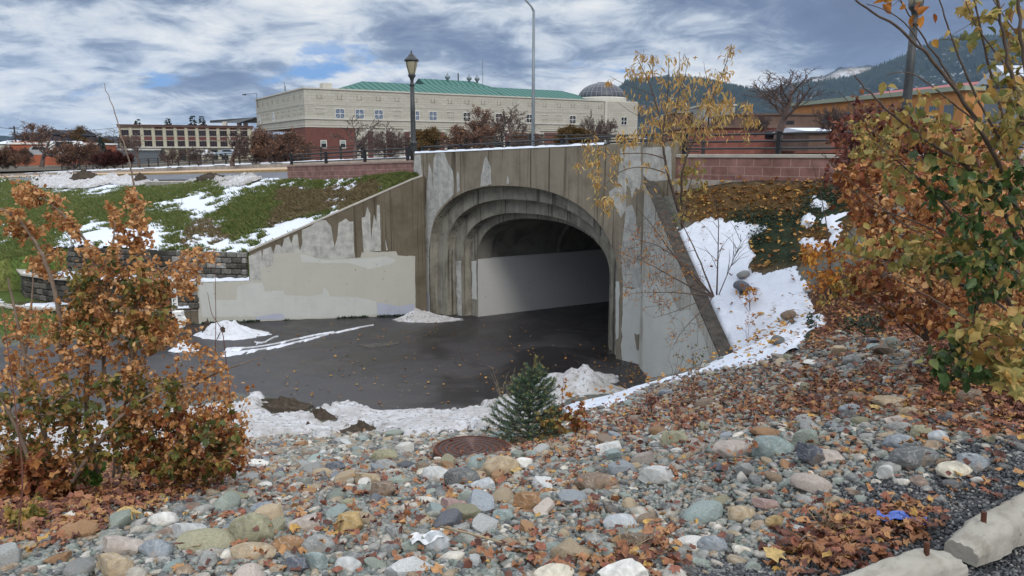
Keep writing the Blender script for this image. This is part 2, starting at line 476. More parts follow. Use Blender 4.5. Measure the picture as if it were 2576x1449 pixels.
M['cap_grey'] = plain('grey_cap', (.42, .39, .34), .9, .15, 3)
M['cream'] = block_mat('cream_stone_block', (.415, .395, .335), (.47, .45, .385), (.29, .275, .23), 1.25, .42, ms=.02, bmp=.15, var=.1)
M['cream_plain'] = plain('cream_trim', (.52, .50, .44), .85, .08, 1)
M['brick'] = block_mat('red_brick', (.135, .046, .036), (.175, .064, .050), (.13, .09, .075), .42, .14, ms=.012, bmp=.1, var=.18)
M['brick2'] = plain('dark_red_brick', (.14, .055, .047), .9, .2, 2)
M['orangebrick'] = plain('orange_brick', (.33, .10, .05), .9, .2, 1)
M['glass_dark'] = plain('dark_window_glass', (.012, .012, .015), .12, .3, .3, spec=.5)
m, t, b = new_mat('sky_reflecting_glass', .12, .6); b.inputs['Base Color'].default_value = (.12, .16, .23, 1); b.inputs['Metallic'].default_value = .25; M['glass_blue'] = m
M['blind'] = plain('window_blind', (.28, .33, .30), .8, .1, 1)
M['white'] = plain('white_frame', (.72, .72, .68), .6, .05, 2)
M['snow_flat'] = M['snow']
def rib_roof(name, c1, c2, w):
    m, t, b = new_mat(name, .75, .2)
    uv = t.nodes.new('ShaderNodeUVMap'); uv.uv_map = 'wall'
    s_ = t.nodes.new('ShaderNodeSeparateXYZ'); lk(t, uv.outputs[0], s_.inputs[0])
    fr = mth(t, 'FRACT', mth(t, 'DIVIDE', s_.outputs[0], w))
    k = maprange(t, mth(t, 'ABSOLUTE', mth(t, 'SUBTRACT', fr, .5)), .12, .22)
    c = mixc(t, k, c2, c1); g = geopos(t)
    c = mixc(t, maprange(t, noise(t, g, .3, 4), .3, .7), c, tuple(x*1.15 for x in c1)) if False else c
    lk(t, c, b.inputs['Base Color']); bump(t, b, k, .4, .05)
    return m
M['greenroof'] = rib_roof('green_standing_seam_roof', (.062, .165, .138), (.025, .075, .063), 1.25)
M['domeglass'] = plain('dark_dome_glazing', (.045, .05, .065), .5, .2, .5, spec=.6)
M['domerib'] = plain('dome_rib', (.30, .31, .33), .5, .1, 1)
M['black'] = plain('black_railing_paint', (.012, .012, .014), .45, .2, 5, spec=.5)
M['lampmetal'] = plain('dark_lamp_metal', (.038, .042, .043), .5, .25, 12, spec=.4)
M['galv'] = plain('galvanised_pole', (.20, .23, .25), .5, .15, 2, metal=.3)
m, t, b = new_mat('lamp_globe', .35, .5); b.inputs['Base Color'].default_value = (.42, .38, .25, 1); b.inputs['Transmission Weight'].default_value = .25; M['globe'] = m
M['wood'] = plain('utility_pole_wood', (.05, .045, .04), .9, .2, 5)
M['wire'] = plain('black_wire', (.02, .02, .025), .6, .1, 3)
M['bark'] = plain('grey_brown_bark', (.105, .075, .058), .9, .35, 25)
M['barklight'] = plain('pale_bark', (.22, .165, .125), .85, .3, 20)
M['barkfar'] = plain('winter_bark', (.115, .082, .072), .9, .3, 5)
M['redtwig'] = plain('reddish_twig', (.13, .055, .042), .8, .3, 20)
M['rust'] = plain('rusty_steel', (.09, .035, .02), .8, .4, 30)
m, t, b = new_mat('cast_iron_lid', .38, .5); g = geopos(t)
r = ramp(t, [(.35, (.050, .035, .033)), (.6, (.085, .05, .045)), (.75, (.15, .06, .035))]); lk(t, noise(t, g, 9, 7, .7), r.inputs[0]); lk(t, r.outputs[0], b.inputs['Base Color']); bump(t, b, noise(t, g, 90, 4), .3, .004); b.inputs['Metallic'].default_value = .5; M['iron'] = m
# stones
STONE = [(.0, (.22, .22, .205)), (.13, (.15, .155, .15)), (.24, (.33, .305, .26)), (.35, (.205, .215, .19)), (.45, (.265, .215, .15)),
         (.55, (.09, .09, .09)), (.62, (.42, .40, .355)), (.68, (.20, .225, .20)), (.76, (.23, .17, .115)), (.85, (.27, .265, .25)), (.91, (.19, .14, .11)), (.96, (.48, .45, .39))]
def stone_shader(name, use_obj):
    m, t, b = new_mat(name, .78, .25); gi = t.nodes.new('ShaderNodeNewGeometry')
    if use_obj:
        oi = t.nodes.new('ShaderNodeObjectInfo'); base = oi.outputs['Color']
        pos = mapping(t, objco(t), loc=(0, 0, 0))
        rnd = oi.outputs['Random']
    else:
        r = ramp(t, STONE, 'CONSTANT'); lk(t, gi.outputs['Random Per Island'], r.inputs[0]); base = r.outputs[0]; pos = gi.outputs['Position']; rnd = gi.outputs['Random Per Island']
    f = noise(t, pos, 14 if use_obj else 22, 7, .7, .5)
    k = maprange(t, f, .28, .72, .55, 1.5, False)
    hs = t.nodes.new('ShaderNodeHueSaturation'); lk(t, base, hs.inputs['Color']); lk(t, k, hs.inputs['Value'])
    # lichen / mineral veins
    v = noise(t, mapping(t, pos, scale=(1, 1, 3.), rot=(.5, .3, 0)), 9, 5, .6, 1.2)
    vein = mth(t, 'SUBTRACT', 1, mth(t, 'MULTIPLY', mth(t, 'ABSOLUTE', mth(t, 'SUBTRACT', v, .5)), 40), clamp=True)
    c = mixc(t, mth(t, 'MULTIPLY', vein, .35), hs.outputs[0], (.55, .53, .48))
    ru = maprange(t, noise(t, pos, 5, 4, .6), .56, .68)
    c = mixc(t, mth(t, 'MULTIPLY', ru, mth(t, 'MULTIPLY', rnd, .6)), c, (.24, .15, .075))
    lk(t, c, b.inputs['Base Color']); bump(t, b, mth(t, 'ADD', f, mth(t, 'MULTIPLY', noise(t, pos, 70, 4), .4)), .5, .012)
    return m
M['stone'] = stone_shader('river_stone', False)
M['rock'] = stone_shader('river_rock', True)
M['gravel'] = island_mat('green_grey_gravel', [(.0, (.19, .205, .19)), (.2, (.13, .14, .135)), (.4, (.27, .275, .25)), (.55, (.17, .20, .175)), (.7, (.32, .30, .255)), (.82, (.08, .085, .09)), (.92, (.28, .22, .155))], .85, .2, .3, 60)
M['chip'] = island_mat('dark_stone_chips', [(.0, (.035, .038, .042)), (.35, (.06, .065, .07)), (.6, (.10, .105, .11)), (.8, (.16, .16, .155)), (.93, (.28, .27, .25))], .6, .35, .3, 60)
M['stopcon'] = concrete('wheel_stop_concrete', (.36, .34, .29), (.24, .22, .18), (.2, .2), sc=4, bmp=.4)
# leaves
M['litter'] = island_mat('brown_leaf_litter', [(.0, (.29, .125, .060)), (.2, (.15, .062, .042)), (.38, (.33, .160, .080)), (.53, (.11, .045, .032)), (.66, (.42, .225, .095)), (.8, (.27, .105, .065)), (.94, (.46, .28, .08))], .55, .35, .35, 60, .15, bmp=.3)
M['litter_y'] = island_mat('yellow_brown_leaf_litter', [(.0, (.42, .22, .05)), (.25, (.28, .13, .035)), (.45, (.50, .30, .08)), (.62, (.18, .075, .03)), (.8, (.36, .18, .055))], .6, .3, .3, 50, .15)
M['l_yellow'] = island_mat('yellow_drooping_leaves', [(.0, (.55, .36, .12)), (.25, (.44, .26, .08)), (.5, (.60, .43, .18)), (.7, (.46, .25, .09)), (.85, (.40, .32, .11))], .6, .3, .25, 40, .3)
M['l_seed'] = island_mat('papery_tan_seed_wings', [(.0, (.52, .255, .095)), (.25, (.60, .33, .14)), (.5, (.42, .18, .065)), (.7, (.64, .38, .18)), (.88, (.28, .12, .055))], .65, .25, .25, 50, .3)
M['l_olive'] = island_mat('olive_turning_leaves', [(.0, (.17, .155, .038)), (.2, (.10, .115, .032)), (.4, (.27, .20, .05)), (.58, (.20, .105, .035)), (.74, (.30, .18, .05)), (.9, (.075, .10, .03))], .55, .35, .3, 50, .25)
M['l_gold'] = island_mat('golden_olive_leaves', [(.0, (.36, .27, .075)), (.22, (.28, .24, .07)), (.42, (.44, .31, .10)), (.6, (.19, .20, .06)), (.78, (.42, .25, .07)), (.92, (.28, .15, .05))], .5, .35, .3, 40, .3)
M['l_green'] = island_mat('dark_green_leaves', [(.0, (.045, .085, .022)), (.3, (.07, .12, .03)), (.55, (.03, .06, .018)), (.75, (.12, .15, .035)), (.92, (.20, .19, .05))], .45, .4, .3, 40, .25)
M['l_orange'] = island_mat('orange_leaves', [(.0, (.50, .20, .03)), (.3, (.38, .14, .025)), (.55, (.55, .28, .05)), (.8, (.30, .10, .025))], .55, .3, .25, 40, .3)
M['l_rust'] = island_mat('rust_leaves', [(.0, (.27, .095, .03)), (.2, (.38, .16, .05)), (.4, (.17, .055, .025)), (.58, (.47, .23, .085)), (.75, (.23, .07, .03)), (.9, (.13, .075, .025))], .6, .3, .3, 40, .25)
M['l_maroon'] = island_mat('maroon_leaves', [(.0, (.15, .045, .033)), (.3, (.21, .07, .04)), (.6, (.10, .032, .027)), (.85, (.28, .12, .055))], .6, .3, .3, 40, .2)
M['l_rustfar'] = island_mat('rusty_brown_foliage', [(.0, (.20, .105, .07)), (.3, (.15, .085, .06)), (.55, (.26, .135, .075)), (.8, (.12, .075, .055))], .8, .2, .3, 5, .15)
M['l_redfar'] = island_mat('dark_red_foliage', [(.0, (.085, .024, .02)), (.4, (.055, .018, .018)), (.75, (.12, .04, .028))], .8, .2, .3, 5, .15)
M['l_bronze'] = island_mat('bronze_green_foliage', [(.0, (.16, .09, .03)), (.3, (.09, .075, .03)), (.6, (.22, .115, .035)), (.85, (.06, .05, .025))], .8, .2, .3, 5, .15)
M['needle'] = island_mat('spruce_needles', [(.0, (.055, .11, .075)), (.3, (.075, .14, .085)), (.55, (.04, .085, .06)), (.75, (.11, .18, .09)), (.92, (.19, .22, .09))], .5, .35, .25, 30, .1)
M['needle_tip'] = island_mat('pale_spruce_tip', [(.0, (.30, .28, .08)), (.5, (.42, .30, .10)), (.8, (.20, .22, .07))], .5, .35, .25, 30, .1)
M['needlefar'] = plain('dark_conifer', (.022, .040, .028), .9, .4, 2)
M['cotoneaster'] = island_mat('dark_groundcover_leaves', [(.0, (.02, .045, .025)), (.4, (.035, .06, .03)), (.7, (.012, .028, .018)), (.9, (.06, .08, .035))], .5, .4, .3, 40, .1)
M['grassblade'] = island_mat('grass_blades', [(.0, (.115, .15, .042)), (.3, (.15, .18, .055)), (.55, (.07, .115, .028)), (.78, (.18, .19, .06)), (.92, (.25, .21, .09))], .7, .25, .25, 10, .2)
M['deadblade'] = island_mat('dead_grass_blades', [(.0, (.19, .15, .08)), (.35, (.13, .095, .055)), (.6, (.24, .18, .10)), (.85, (.11, .11, .045))], .8, .2, .25, 10, .1)
M['dirt'] = plain('dark_soil', (.060, .046, .033), .95, .5, 14, bmp=.8)
M['straw'] = plain('dry_straw', (.34, .27, .17), .8, .3, 20)
M['forest'] = None
def add_uv(o, fn):
    me = o.data; uv = me.uv_layers.new(name='wall')
    n = len(me.vertices); co = np.empty(n*3, np.float32); me.vertices.foreach_get('co', co); co = co.reshape(-1, 3)
    li = np.empty(len(me.loops), np.int32); me.loops.foreach_get('vertex_index', li)
    w = fn(co); uv.data.foreach_set('uv', np.asarray(w, np.float32)[li].ravel()); return o
# ------------------------------------------------------------------ road frame (the portal face is parallel to the road)
FO = np.array([-2.67, 23.35]); FD = np.array([.7133, -.7009]); FD /= np.linalg.norm(FD)      # portal face line
FN = np.array([-FD[1], FD[0]])                     # into the embankment
TD = np.array([.876, .482]); TD /= np.linalg.norm(TD)            # axis of the (skewed) tunnel
GRADE = .031
def fpt(s, d=0., z=0.): return (FO[0] + FD[0]*s + FN[0]*d, FO[1] + FD[1]*s + FN[1]*d, z)
def sq(x, y):
    dx = np.asarray(x) - FO[0]; dy = np.asarray(y) - FO[1]
    return dx*FD[0] + dy*FD[1], dx*FN[0] + dy*FN[1]
ZTOP = lambda s: 5.13 + GRADE*s                    # top of the parapet
ZROAD = lambda s, q=0.: 4.36 + GRADE*s + .045*np.clip((4.-s)/14, 0, 1)*q
SL, SR = -.62, 8.9                                 # ends of the portal face
WL0 = np.array([-3.08, 23.2]); WL1 = np.array([-10.15, 21.9]); WLd = (WL1-WL0)/np.linalg.norm(WL1-WL0)
WR0 = np.array([3.12, 17.15]); WR1 = np.array([3.50, 12.0]); WRd = (WR1-WR0)/np.linalg.norm(WR1-WR0)
def wrx(y): return WR0[0] + (WR1[0]-WR0[0])*(WR0[1]-np.asarray(y))/(WR0[1]-WR1[1])
# ------------------------------------------------------------------ terrain heights
HB = TPS([(-3,2,3.6),(0,2,3.6),(3,2,3.6),(-4,-1,3.6),(4,-1,3.6),(0,-3,3.6),(6,2,3.6),(-7,2,3.5),
 (-1.5,4,3.13),(1,4,3.2),(2.6,4.0,3.5),(5,4,3.62),(-4.5,4.2,3.0),(-.4,7.1,2.14),(-3,7,2.0),(-6,7,1.75),(1.6,7,2.55),(3.6,7.1,3.15),(6,7,3.5),
 (-2,10,1.15),(-6,10,.8),(.8,10,1.50),(2.1,10.4,1.80),(3.3,9.75,2.45),(4.65,10.5,2.9),(8,10,4.0),(8,7,3.8),
 (-2,12.6,.32),(-6,13.6,.15),(-10,11.5,.2),(-13,9,.4),(.4,12.6,.62),(2.5,12.3,1.2),(3.2,12,1.55),(3.2,14,.55),(3.1,15.6,.06),(1.6,15.1,.10),(.6,14.6,.12),
 (-2.3,14.1,.0),(-5.7,15.4,.0),(-10,14,.0),(-18,11.5,.0),(2.6,16.9,-.1),(0,17,-.35),(-4,18,-.35),(-9,17.5,-.3),(-15,15.5,-.3),(-2,21,-.35),(-9,20.5,-.3),(-14,18.8,-.05),
 (-16,20.5,.25),(-20,18,.3),(-24,20,.6),(-11,21.8,.15),(3,20,-.35)])
HD = TPS([(3.6,12,1.62),(3.6,13,2.05),(3.6,14.5,2.85),(3.6,17,4.1),(6.2,14.5,4.5),(8.5,12.3,4.55),(4.9,15.7,4.42),(11,9.8,4.6),(5,12.5,3.05),(6.5,11.6,3.65),
 (4.65,10.5,2.9),(3.3,9.75,2.45),(8,10,4.0),(8,7,3.8),(6,7,3.5),(3.6,7.1,3.15),(5,4,3.62),(9,4,3.7),(12,6,4.1)])
def H(x, y):
    x = np.asarray(x, float); y = np.asarray(y, float)
    b = HB(x, y); xw = wrx(y)
    wid = .16 + 3.*np.clip(12.2 - y, 0, 9)
    w = smooth01((x - xw - .12)/wid)*smooth01((y - 9.2)/2.)
    w = np.where(y > 17.4, (x > 3.2)*1., w)
    d = HD(x, y)
    z = b*(1-w) + d*w
    s, q = sq(x, y)
    z = z + .03*(fbm(x, y, .9, 3) - .5)*2*smooth01((z-.15)/.4) + .02*(fbm(x, y, 4, 3)-.5)
    z = np.where(q > .12, np.minimum(z, 3.6), z)                   # under the road
    return z
HC = TPS([(-8.1,22.45,2.13),(-14.4,23.9,2.13),(-11,23.1,2.13),(-5.6,22.95,3.15),(-3.3,23.4,4.2),(-3.6,24.1,4.36),(-8.9,29.4,4.1),(-14.4,34.8,3.82),(-22.7,43,3.45),(-35,55,2.98),(-60,80,2.3),
 (-16.5,25,1.8),(-18,23.4,1.1),(-20,22,.55),(-26,22,.6),(-30,30,1.7),(-17,29,2.75),(-12,28,3.05),(-24,34,2.5),(-28,44,2.9),(-18,36,3.2),(-40,40,1.7),(-60,50,1.5),(-40,24,.8)])
front = [(-60,16),(-40,20),(-26,21.3),(-20.5,21.6),(-18.3,22.7),(-16.9,24.5),(-14.5,23.95),(-12.5,23.3),(-10.5,22.85),(-8.1,22.42),(-5.6,22.88),(-3.4,23.3),(-2.95,23.42)]
back = [(-120,140),(-90,108),(-60,79.5),(-45,65),(-34,54.1),(-28,48.2),(-22.7,43),(-18,38.4),(-14.4,34.85),(-11,31.5),(-8,28.5),(-5.0,25.6),(-3.05,23.75)]
def resample(P, n, p=1.):
    P = np.array(P, float); k = len(P); t = np.linspace(0, k-1, n); i = np.minimum(t.astype(int), k-2); f = (t-i)[:, None]
    return P[i]*(1-f) + P[i+1]*f
nS, nT = 420, 170
Fr, Bk = resample(front, nS), resample(back, nS)
tt = np.linspace(0, 1, nT)[None, :, None]
CXY = Fr[:, None]*(1-tt) + Bk[:, None]*tt
def Hc(x, y): return HC(x, y) + .05*(fbm(x, y, .7, 4)-.5)
CZ = Hc(CXY[..., 0], CXY[..., 1]); CZ[:, 0] -= 1.2

def grid_faces(n, m):
    a = (np.arange(n-1)[:, None]*m + np.arange(m-1)[None]).ravel()
    return np.stack([a, a+m, a+m+1, a+1], 1)
# ------------------------------------------------------------------ masks seen in the photograph (view pixels, 2576 wide)
Z5 = lambda L: [(a*.4831*1.0, 415.3 + b*.3086*1.0*1.0) for a, b in L]
zG = lambda L: [(a*.254, 319.5 + b*.254) for a, b in L]        # crop of the bank, 0..1024 x 500..1076
snowC = [zG([(0,520),(180,515),(420,510),(540,500),(620,482),(760,500),(860,505),(980,490),(1060,470),(1200,455),(1300,475),(1400,450),(1480,430),(1560,470),(1690,460),(1880,450),(1960,450),(2020,490),(2250,530),(2400,500),(2560,490),(2900,510),(2900,560),(2720,560),(2540,590),(2350,680),(2200,760),(2090,830),(1990,920),(1850,930),(1900,870),(1760,840),(1720,780),(1560,800),(1600,740),(1560,710),(1800,720),(1960,630),(2120,690),(2210,650),(2200,590),(2280,560),(2180,570),(2000,520),(1880,530),(1750,580),(1540,585),(1600,550),(1360,585),(1160,620),(1060,660),(900,700),(800,720),(660,780),(700,745),(830,700),(880,650),(860,610),(760,605),(640,650),(510,640),(480,600),(300,620),(380,560),(420,540),(220,530),(0,540)]),
 zG([(500,1110),(780,1060),(850,940),(930,895),(1050,960),(1350,1000),(1680,985),(1650,1080),(1570,1180),(1800,1170),(1980,1110),(2160,1090),(2200,1050),(2250,1060),(2280,1130),(2400,1120),(2600,1060),(2750,960),(2840,940),(2900,900),(2990,960),(2850,1050),(2470,1260),(600,1215),(540,1190)]),
 zG([(1480,870),(1640,830),(1730,840),(1640,890),(1490,900)]), zG([(520,840),(700,850),(820,850),(800,880),(540,880)]), zG([(0,1000),(110,950),(130,980),(0,1050)]),
 zG([(0,1210),(150,1165),(110,1220),(0,1275)]), zG([(270,880),(360,850),(290,895)]), zG([(1780,900),(1840,895),(1800,925)]), zG([(2180,1040),(2240,1040),(2220,1060)]), zG([(2340,980),(2400,960),(2380,1010)]), zG([(2430,1000),(2540,1040),(2480,1060)]),
 [(985,455),(968,470),(900,500),(860,530),(800,560),(760,590),(740,560),(860,512),(940,470)],
 [(730,466),(790,458),(770,472)], [(820,468),(880,455),(918,456),(900,474),(830,480)], [(770,475),(800,468),(812,472),(790,480)]]
dirtC = [zG([(740,580),(780,500),(900,480),(1000,495),(930,540),(800,600)]), zG([(1340,555),(1370,500),(1460,450),(1430,520)]), zG([(1990,530),(2010,490),(2090,475),(2140,490),(2260,530),(2120,560)]), zG([(1120,480),(1180,480),(1160,510)])]
brownC = [([(500,640),(560,600),(640,560),(760,500),(860,470),(985,455),(1000,470),(930,500),(860,530),(740,565),(640,590),(600,605)], .55), ([(690,470),(760,478),(800,500),(900,480),(960,462),(900,498),(800,545),(760,520),(700,500)], .95), ([(440,615),(470,585),(520,560),(560,575),(600,590),(540,610),(480,618)], .9)]
Msnow_c = Mask(snowC, 12); Mbrown_c = Mask(brownC, 16); Mdirt_c = Mask(dirtC, 5)
zD = lambda L: [(1661.3 + a*.3748, 415.3 + b*.3748) for a, b in L]      # crop 2600..4032 x 650..1500
snowD = [zD([(60,560),(60,440),(160,420),(260,400),(330,380),(440,370),(520,400),(600,400),(690,425),(770,440),(700,460),(600,450),(570,480),(580,520),(620,560),(620,640),(570,680),(600,740),(680,720),(810,690),(830,700),(900,660),(930,670),(950,760),(1000,800),(1040,820),(990,880),(1010,920),(1060,1010),(1140,1080),(1000,1100),(960,1180),(940,1240),(880,1290),(760,1300),(700,1330),(600,1360),(480,1370),(380,1380),(240,1400),(150,1430),(0,1470),(-120,1500),(-220,1560),(-330,1620),(-480,1640),(-620,1680),(-640,1600),(-500,1560),(-380,1540),(-300,1480),(-50,1420),(100,1380),(340,1350),(380,1240),(330,1050),(300,900),(150,760)]),
 zD([(1000,210),(1050,200),(1080,235),(1160,260),(1150,300),(1000,290)]), zD([(960,320),(1000,320),(1010,370),(1060,380),(1150,320),(1200,300),(1300,330),(1420,290),(1450,340),(1250,370),(1180,400),(1150,430),(1250,440),(1200,500),(1140,560),(1060,580),(960,560),(920,490),(1000,500),(1100,520),(1160,490),(1060,370),(980,430),(900,460),(880,450),(960,420)]),
 zD([(820,190),(850,150),(890,165),(880,195)]), zD([(985,125),(1050,118),(1030,140)]), zD([(1190,170),(1280,170),(1260,182)]), zD([(1260,660),(1360,620),(1450,600),(1450,640),(1340,670)]), zD([(1340,1260),(1450,1250),(1400,1280)])]
holesD = [zD([(520,850),(560,820),(600,850),(570,885)]), zD([(850,1060),(880,1040),(910,1080),(880,1100)]), zD([(960,1040),(1000,1020),(1040,1060),(990,1110)]), zD([(540,760),(580,750),(590,785),(550,790)])]
Msnow_d = Mask(snowD + [(p, 0.) for p in holesD], 8)
zB = lambda L: [(575 + a*.4269, 830.6 + b*.4269) for a, b in L]          # crop 900..2100 x 1300..2268
snowB = [zB([(-1350,520),(-700,560),(0,430),(60,430),(130,400),(150,360),(60,340),(120,345),(190,375),(240,430),(140,450),(240,500),(330,505),(500,490),(640,445),(780,440),(850,490),(1000,500),(1200,490),(1400,470),(1560,430),(1750,370),(1900,270),(2100,200),(2350,290),(2200,340),(2000,400),(1850,480),(1600,560),(1560,600),(1400,590),(1240,640),(1100,640),(940,610),(850,570),(700,590),(560,640),(400,620),(250,640),(120,650),(0,640),(-700,760),(-1350,700)])]
holesB = [zB([(470,525),(560,500),(640,520),(680,550),(560,565),(480,540)]), zB([(360,540),(390,530),(400,570),(360,570)]), zB([(700,600),(760,580),(900,590),(940,640),(800,660),(720,640)])]
Msnow_b = Mask(snowB + [(p, 0.) for p in holesB], 11)
soilB = [zB([(140,400),(300,390),(400,440),(560,450),(640,460),(520,500),(330,510),(200,480)]), zB([(600,640),(940,590),(1000,640),(1250,620),(1560,560),(1560,620),(1200,660),(900,680),(600,680)]), zB([(0,260),(130,290),(80,320),(0,310)])]
Msoil = Mask(soilB, 8)
# leaf density on the ground (view pixels)
leafP = [([(2080,860),(2300,850),(2700,860),(2700,1110),(2330,1095),(2200,1030),(2000,1040),(1900,1010),(1960,930)], 1.),([(2050,690),(2700,640),(2700,1110),(2330,1095),(2180,1040),(2050,1050),(1900,1075),(1750,1075),(1650,1090),(1500,1120),(1440,1060),(1560,1010),(1780,960),(1960,920),(2030,880),(2050,800),(2030,760)], 1.),
 ([(1950,905),(2280,860),(2300,920),(2150,960),(1900,1010),(1780,1020),(1800,960)], .45),
 ([(0,1170),(300,1150),(660,1110),(640,1210),(460,1250),(340,1290),(240,1345),(130,1375),(0,1390)], 1.6),
 ([(1260,1110),(1480,1080),(1480,1140),(1400,1160),(1260,1165)], 1.3), ([(1350,1385),(1600,1330),(1700,1350),(1720,1450),(1280,1450),(1280,1410)], 1.1),
 ([(1950,1400),(2060,1290),(2250,1270),(2420,1250),(2300,1370),(2130,1440),(1980,1449)], 1.5), ([(2300,1180),(2576,1120),(2576,1230),(2300,1300)], .18),
 ([(560,1180),(1500,1150),(1500,1230),(1560,1400),(1100,1449),(400,1449),(560,1290)], .20), ([(1560,1120),(2300,1100),(2250,1160),(1560,1240)], .15)]
Mleaf = Mask(leafP, 14)
leafY = [(zD([(80,180),(500,120),(1100,110),(1500,250),(1300,400),(1180,560),(1000,660),(600,720),(570,480),(200,400)]), 1.), (zD([(560,640),(930,650),(900,690),(620,730)]), .8)]
MleafY = Mask(leafY, 10)
green = [(zD([(480,290),(700,330),(960,320),(980,420),(900,480),(960,560),(900,680),(600,660),(570,460),(420,400)]), 1.), (zD([(960,220),(1200,120),(1320,300),(1200,420),(1000,440),(960,330)]), 1.), (zD([(1230,1080),(1540,1060),(1500,1160),(1200,1180)]), .8), (zD([(950,1040),(1040,1010),(1060,1230),(940,1240)]), .8)]
Mgreen = Mask(green, 8)
darkg = [([(1500,1449),(1700,1330),(1900,1330),(2050,1240),(2150,1190),(2576,1080),(2576,1500),(1500,1500)], 1.)]
Mdark = Mask([([(1730,1449),(1790,1400),(1850,1410),(1960,1330),(2080,1250),(2100,1200),(2300,1180),(2440,1100),(2700,1080),(2700,1500),(1730,1500)], 1.)], 16)
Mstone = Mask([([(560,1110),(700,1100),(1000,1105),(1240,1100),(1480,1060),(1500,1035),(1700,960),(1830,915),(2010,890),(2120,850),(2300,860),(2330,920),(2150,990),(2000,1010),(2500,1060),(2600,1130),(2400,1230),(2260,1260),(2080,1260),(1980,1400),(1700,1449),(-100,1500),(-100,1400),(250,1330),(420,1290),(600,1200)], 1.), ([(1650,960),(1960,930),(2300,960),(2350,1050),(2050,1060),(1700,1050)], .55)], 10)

# ------------------------------------------------------------------ the near ground (one sheet, fine near the camera, reaching far out)
def axis(a, b, st, far, k=14):
    n = int((b-a)/st); core = np.linspace(a, b, n+1)
    g = np.geomspace(.5, far, k)
    return np.concatenate([(a - g)[::-1], core, b + g])
ax_x = axis(-24, 13, .11, 700); ax_y = np.concatenate([-3 - np.geomspace(.5, 700, 14)[::-1], np.linspace(-3, 24.6, 250), 24.6 + np.geomspace(.5, 300, 10)])
GX, GY = np.meshgrid(ax_x, ax_y, indexing='ij')
GZ = H(np.clip(GX, -26, 14), np.clip(GY, -4, 26))
s_, q_ = sq(GX, GY)
outer = smooth01((np.abs(GX+5) - 22)/12); GZ = GZ*(1-outer) + 3.4*outer*(GY < 8) + np.where(GY >= 8, np.minimum(GZ, .5), 0)*outer
GZ = np.where(q_ > .1, np.minimum(GZ, 3.2 + .031*np.clip(s_, -60, 30)), GZ)
GZ = np.where((q_ > .1) & (s_ > -12) & (s_ < 30), -1.0, GZ)
# keep the sheet below the retained bank
behindT = in_poly(GX, GY, front + back[::-1]); GZ = np.where(behindT & (GX > -16.6), -.5, np.where(behindT, GZ - .35, GZ))
GZ = np.where((GX > -14.6) & (GX < -2.9) & (GY > 22.2 + 0*GX) & (q_ <= .1) & (GX < -3), -.5, GZ)
V = np.stack([GX, GY, GZ], -1).reshape(-1, 3)
u, v, dep = proj(V)
lf = Mleaf(u, v); dk = Mdark(u, v); so = Msoil(u, v); gr = Mgreen(u, v); ly = MleafY(u, v); stn = Mstone(u, v)
vis = (V[:, 1] > .5)
col = np.tile(np.array([.115, .12, .105]), (len(V), 1))
n1 = fbm(V[:, 0], V[:, 1], 2.3, 4)
def blend(c, k, t): k = np.clip(k, 0, 1)[:, None]; return c*(1-k) + np.array(t)*k
col = blend(col, vis*stn, (.055, .048, .036))  # darkened under the stones: crevice shade put into the ground colour
col = blend(col, vis*smooth01((dk-.3)/.4), (.045, .047, .05))
col = blend(col, vis*smooth01(lf*1.2 - .2 + (n1-.5)), (.085, .04, .025))
col = blend(col, vis*smooth01((so-.35)*3 + (n1-.5)*2), (.04, .03, .02))
col = blend(col, vis*smooth01(ly*1.3), (.10, .06, .025))
col = blend(col, vis*smooth01(gr*1.3-.1), (.025, .035, .02))
lawn = smooth01((-V[:, 0] - 9)/2.)*smooth01((V[:, 1] - (19.6 + (V[:, 0]+12)*.15))/1.2)
col = blend(col, lawn, (.07, .10, .025))
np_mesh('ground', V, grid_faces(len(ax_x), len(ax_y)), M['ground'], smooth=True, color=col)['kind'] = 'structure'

# left grassed bank
V = np.stack([CXY[..., 0], CXY[..., 1], CZ], -1).reshape(-1, 3)
u, v, dep = proj(V); n1 = fbm(V[:, 0], V[:, 1], 1.4, 4); n2 = fbm(V[:, 0]+40, V[:, 1], 4.5, 3)
col = np.tile(np.array([.095, .145, .034]), (len(V), 1))
col = blend(col, smooth01((n1-.42)*4)*.7, (.17, .175, .055))
col = blend(col, smooth01((n2-.5)*5)*.35, (.05, .085, .022))
col = blend(col, smooth01((Mbrown_c(u, v)-.1)*1.1 + (n1-.5)*1.2), (.16, .12, .066))
col = blend(col, smooth01((Mdirt_c(u, v)-.3)*3), (.035, .026, .018))
np_mesh('grass_bank', V, grid_faces(nS, nT), M['grassy'], smooth=True, color=col)['kind'] = 'structure'

# path: one sheet at z = 0, running into the tunnel
fin = lambda a, b, n: [tuple(np.array(a) + (np.array(b)-np.array(a))*t) for t in np.linspace(0, 1, n)]
pp = [(-3.08,23.2),(-10.3,21.85),(-13.5,20.6),(-17,19.4),(-24,17.5),(-60,9),(-60,2),(-24,9.3),(-18,11.2),(-10,13.0),(-6,14.0),(-4.5,12.9),(-2.3,12.2),(1,13),(3.1,14.4),(3.3,17.0)]
tl = FO + FD*.9 + TD*.6; tr = FO + FD*6.6 + TD*.6
pp += [tuple(FO + FD*8.6), tuple(FO + FD*8.6 + TD*24), tuple(FO + FD*.2 + TD*24), tuple(FO + FD*.2)]
mb = MB(); mb.add([(x, y, 0) for x, y in pp], [tuple(range(len(pp)))])
tag(mb.build('path', M['asphalt']), kind='structure')

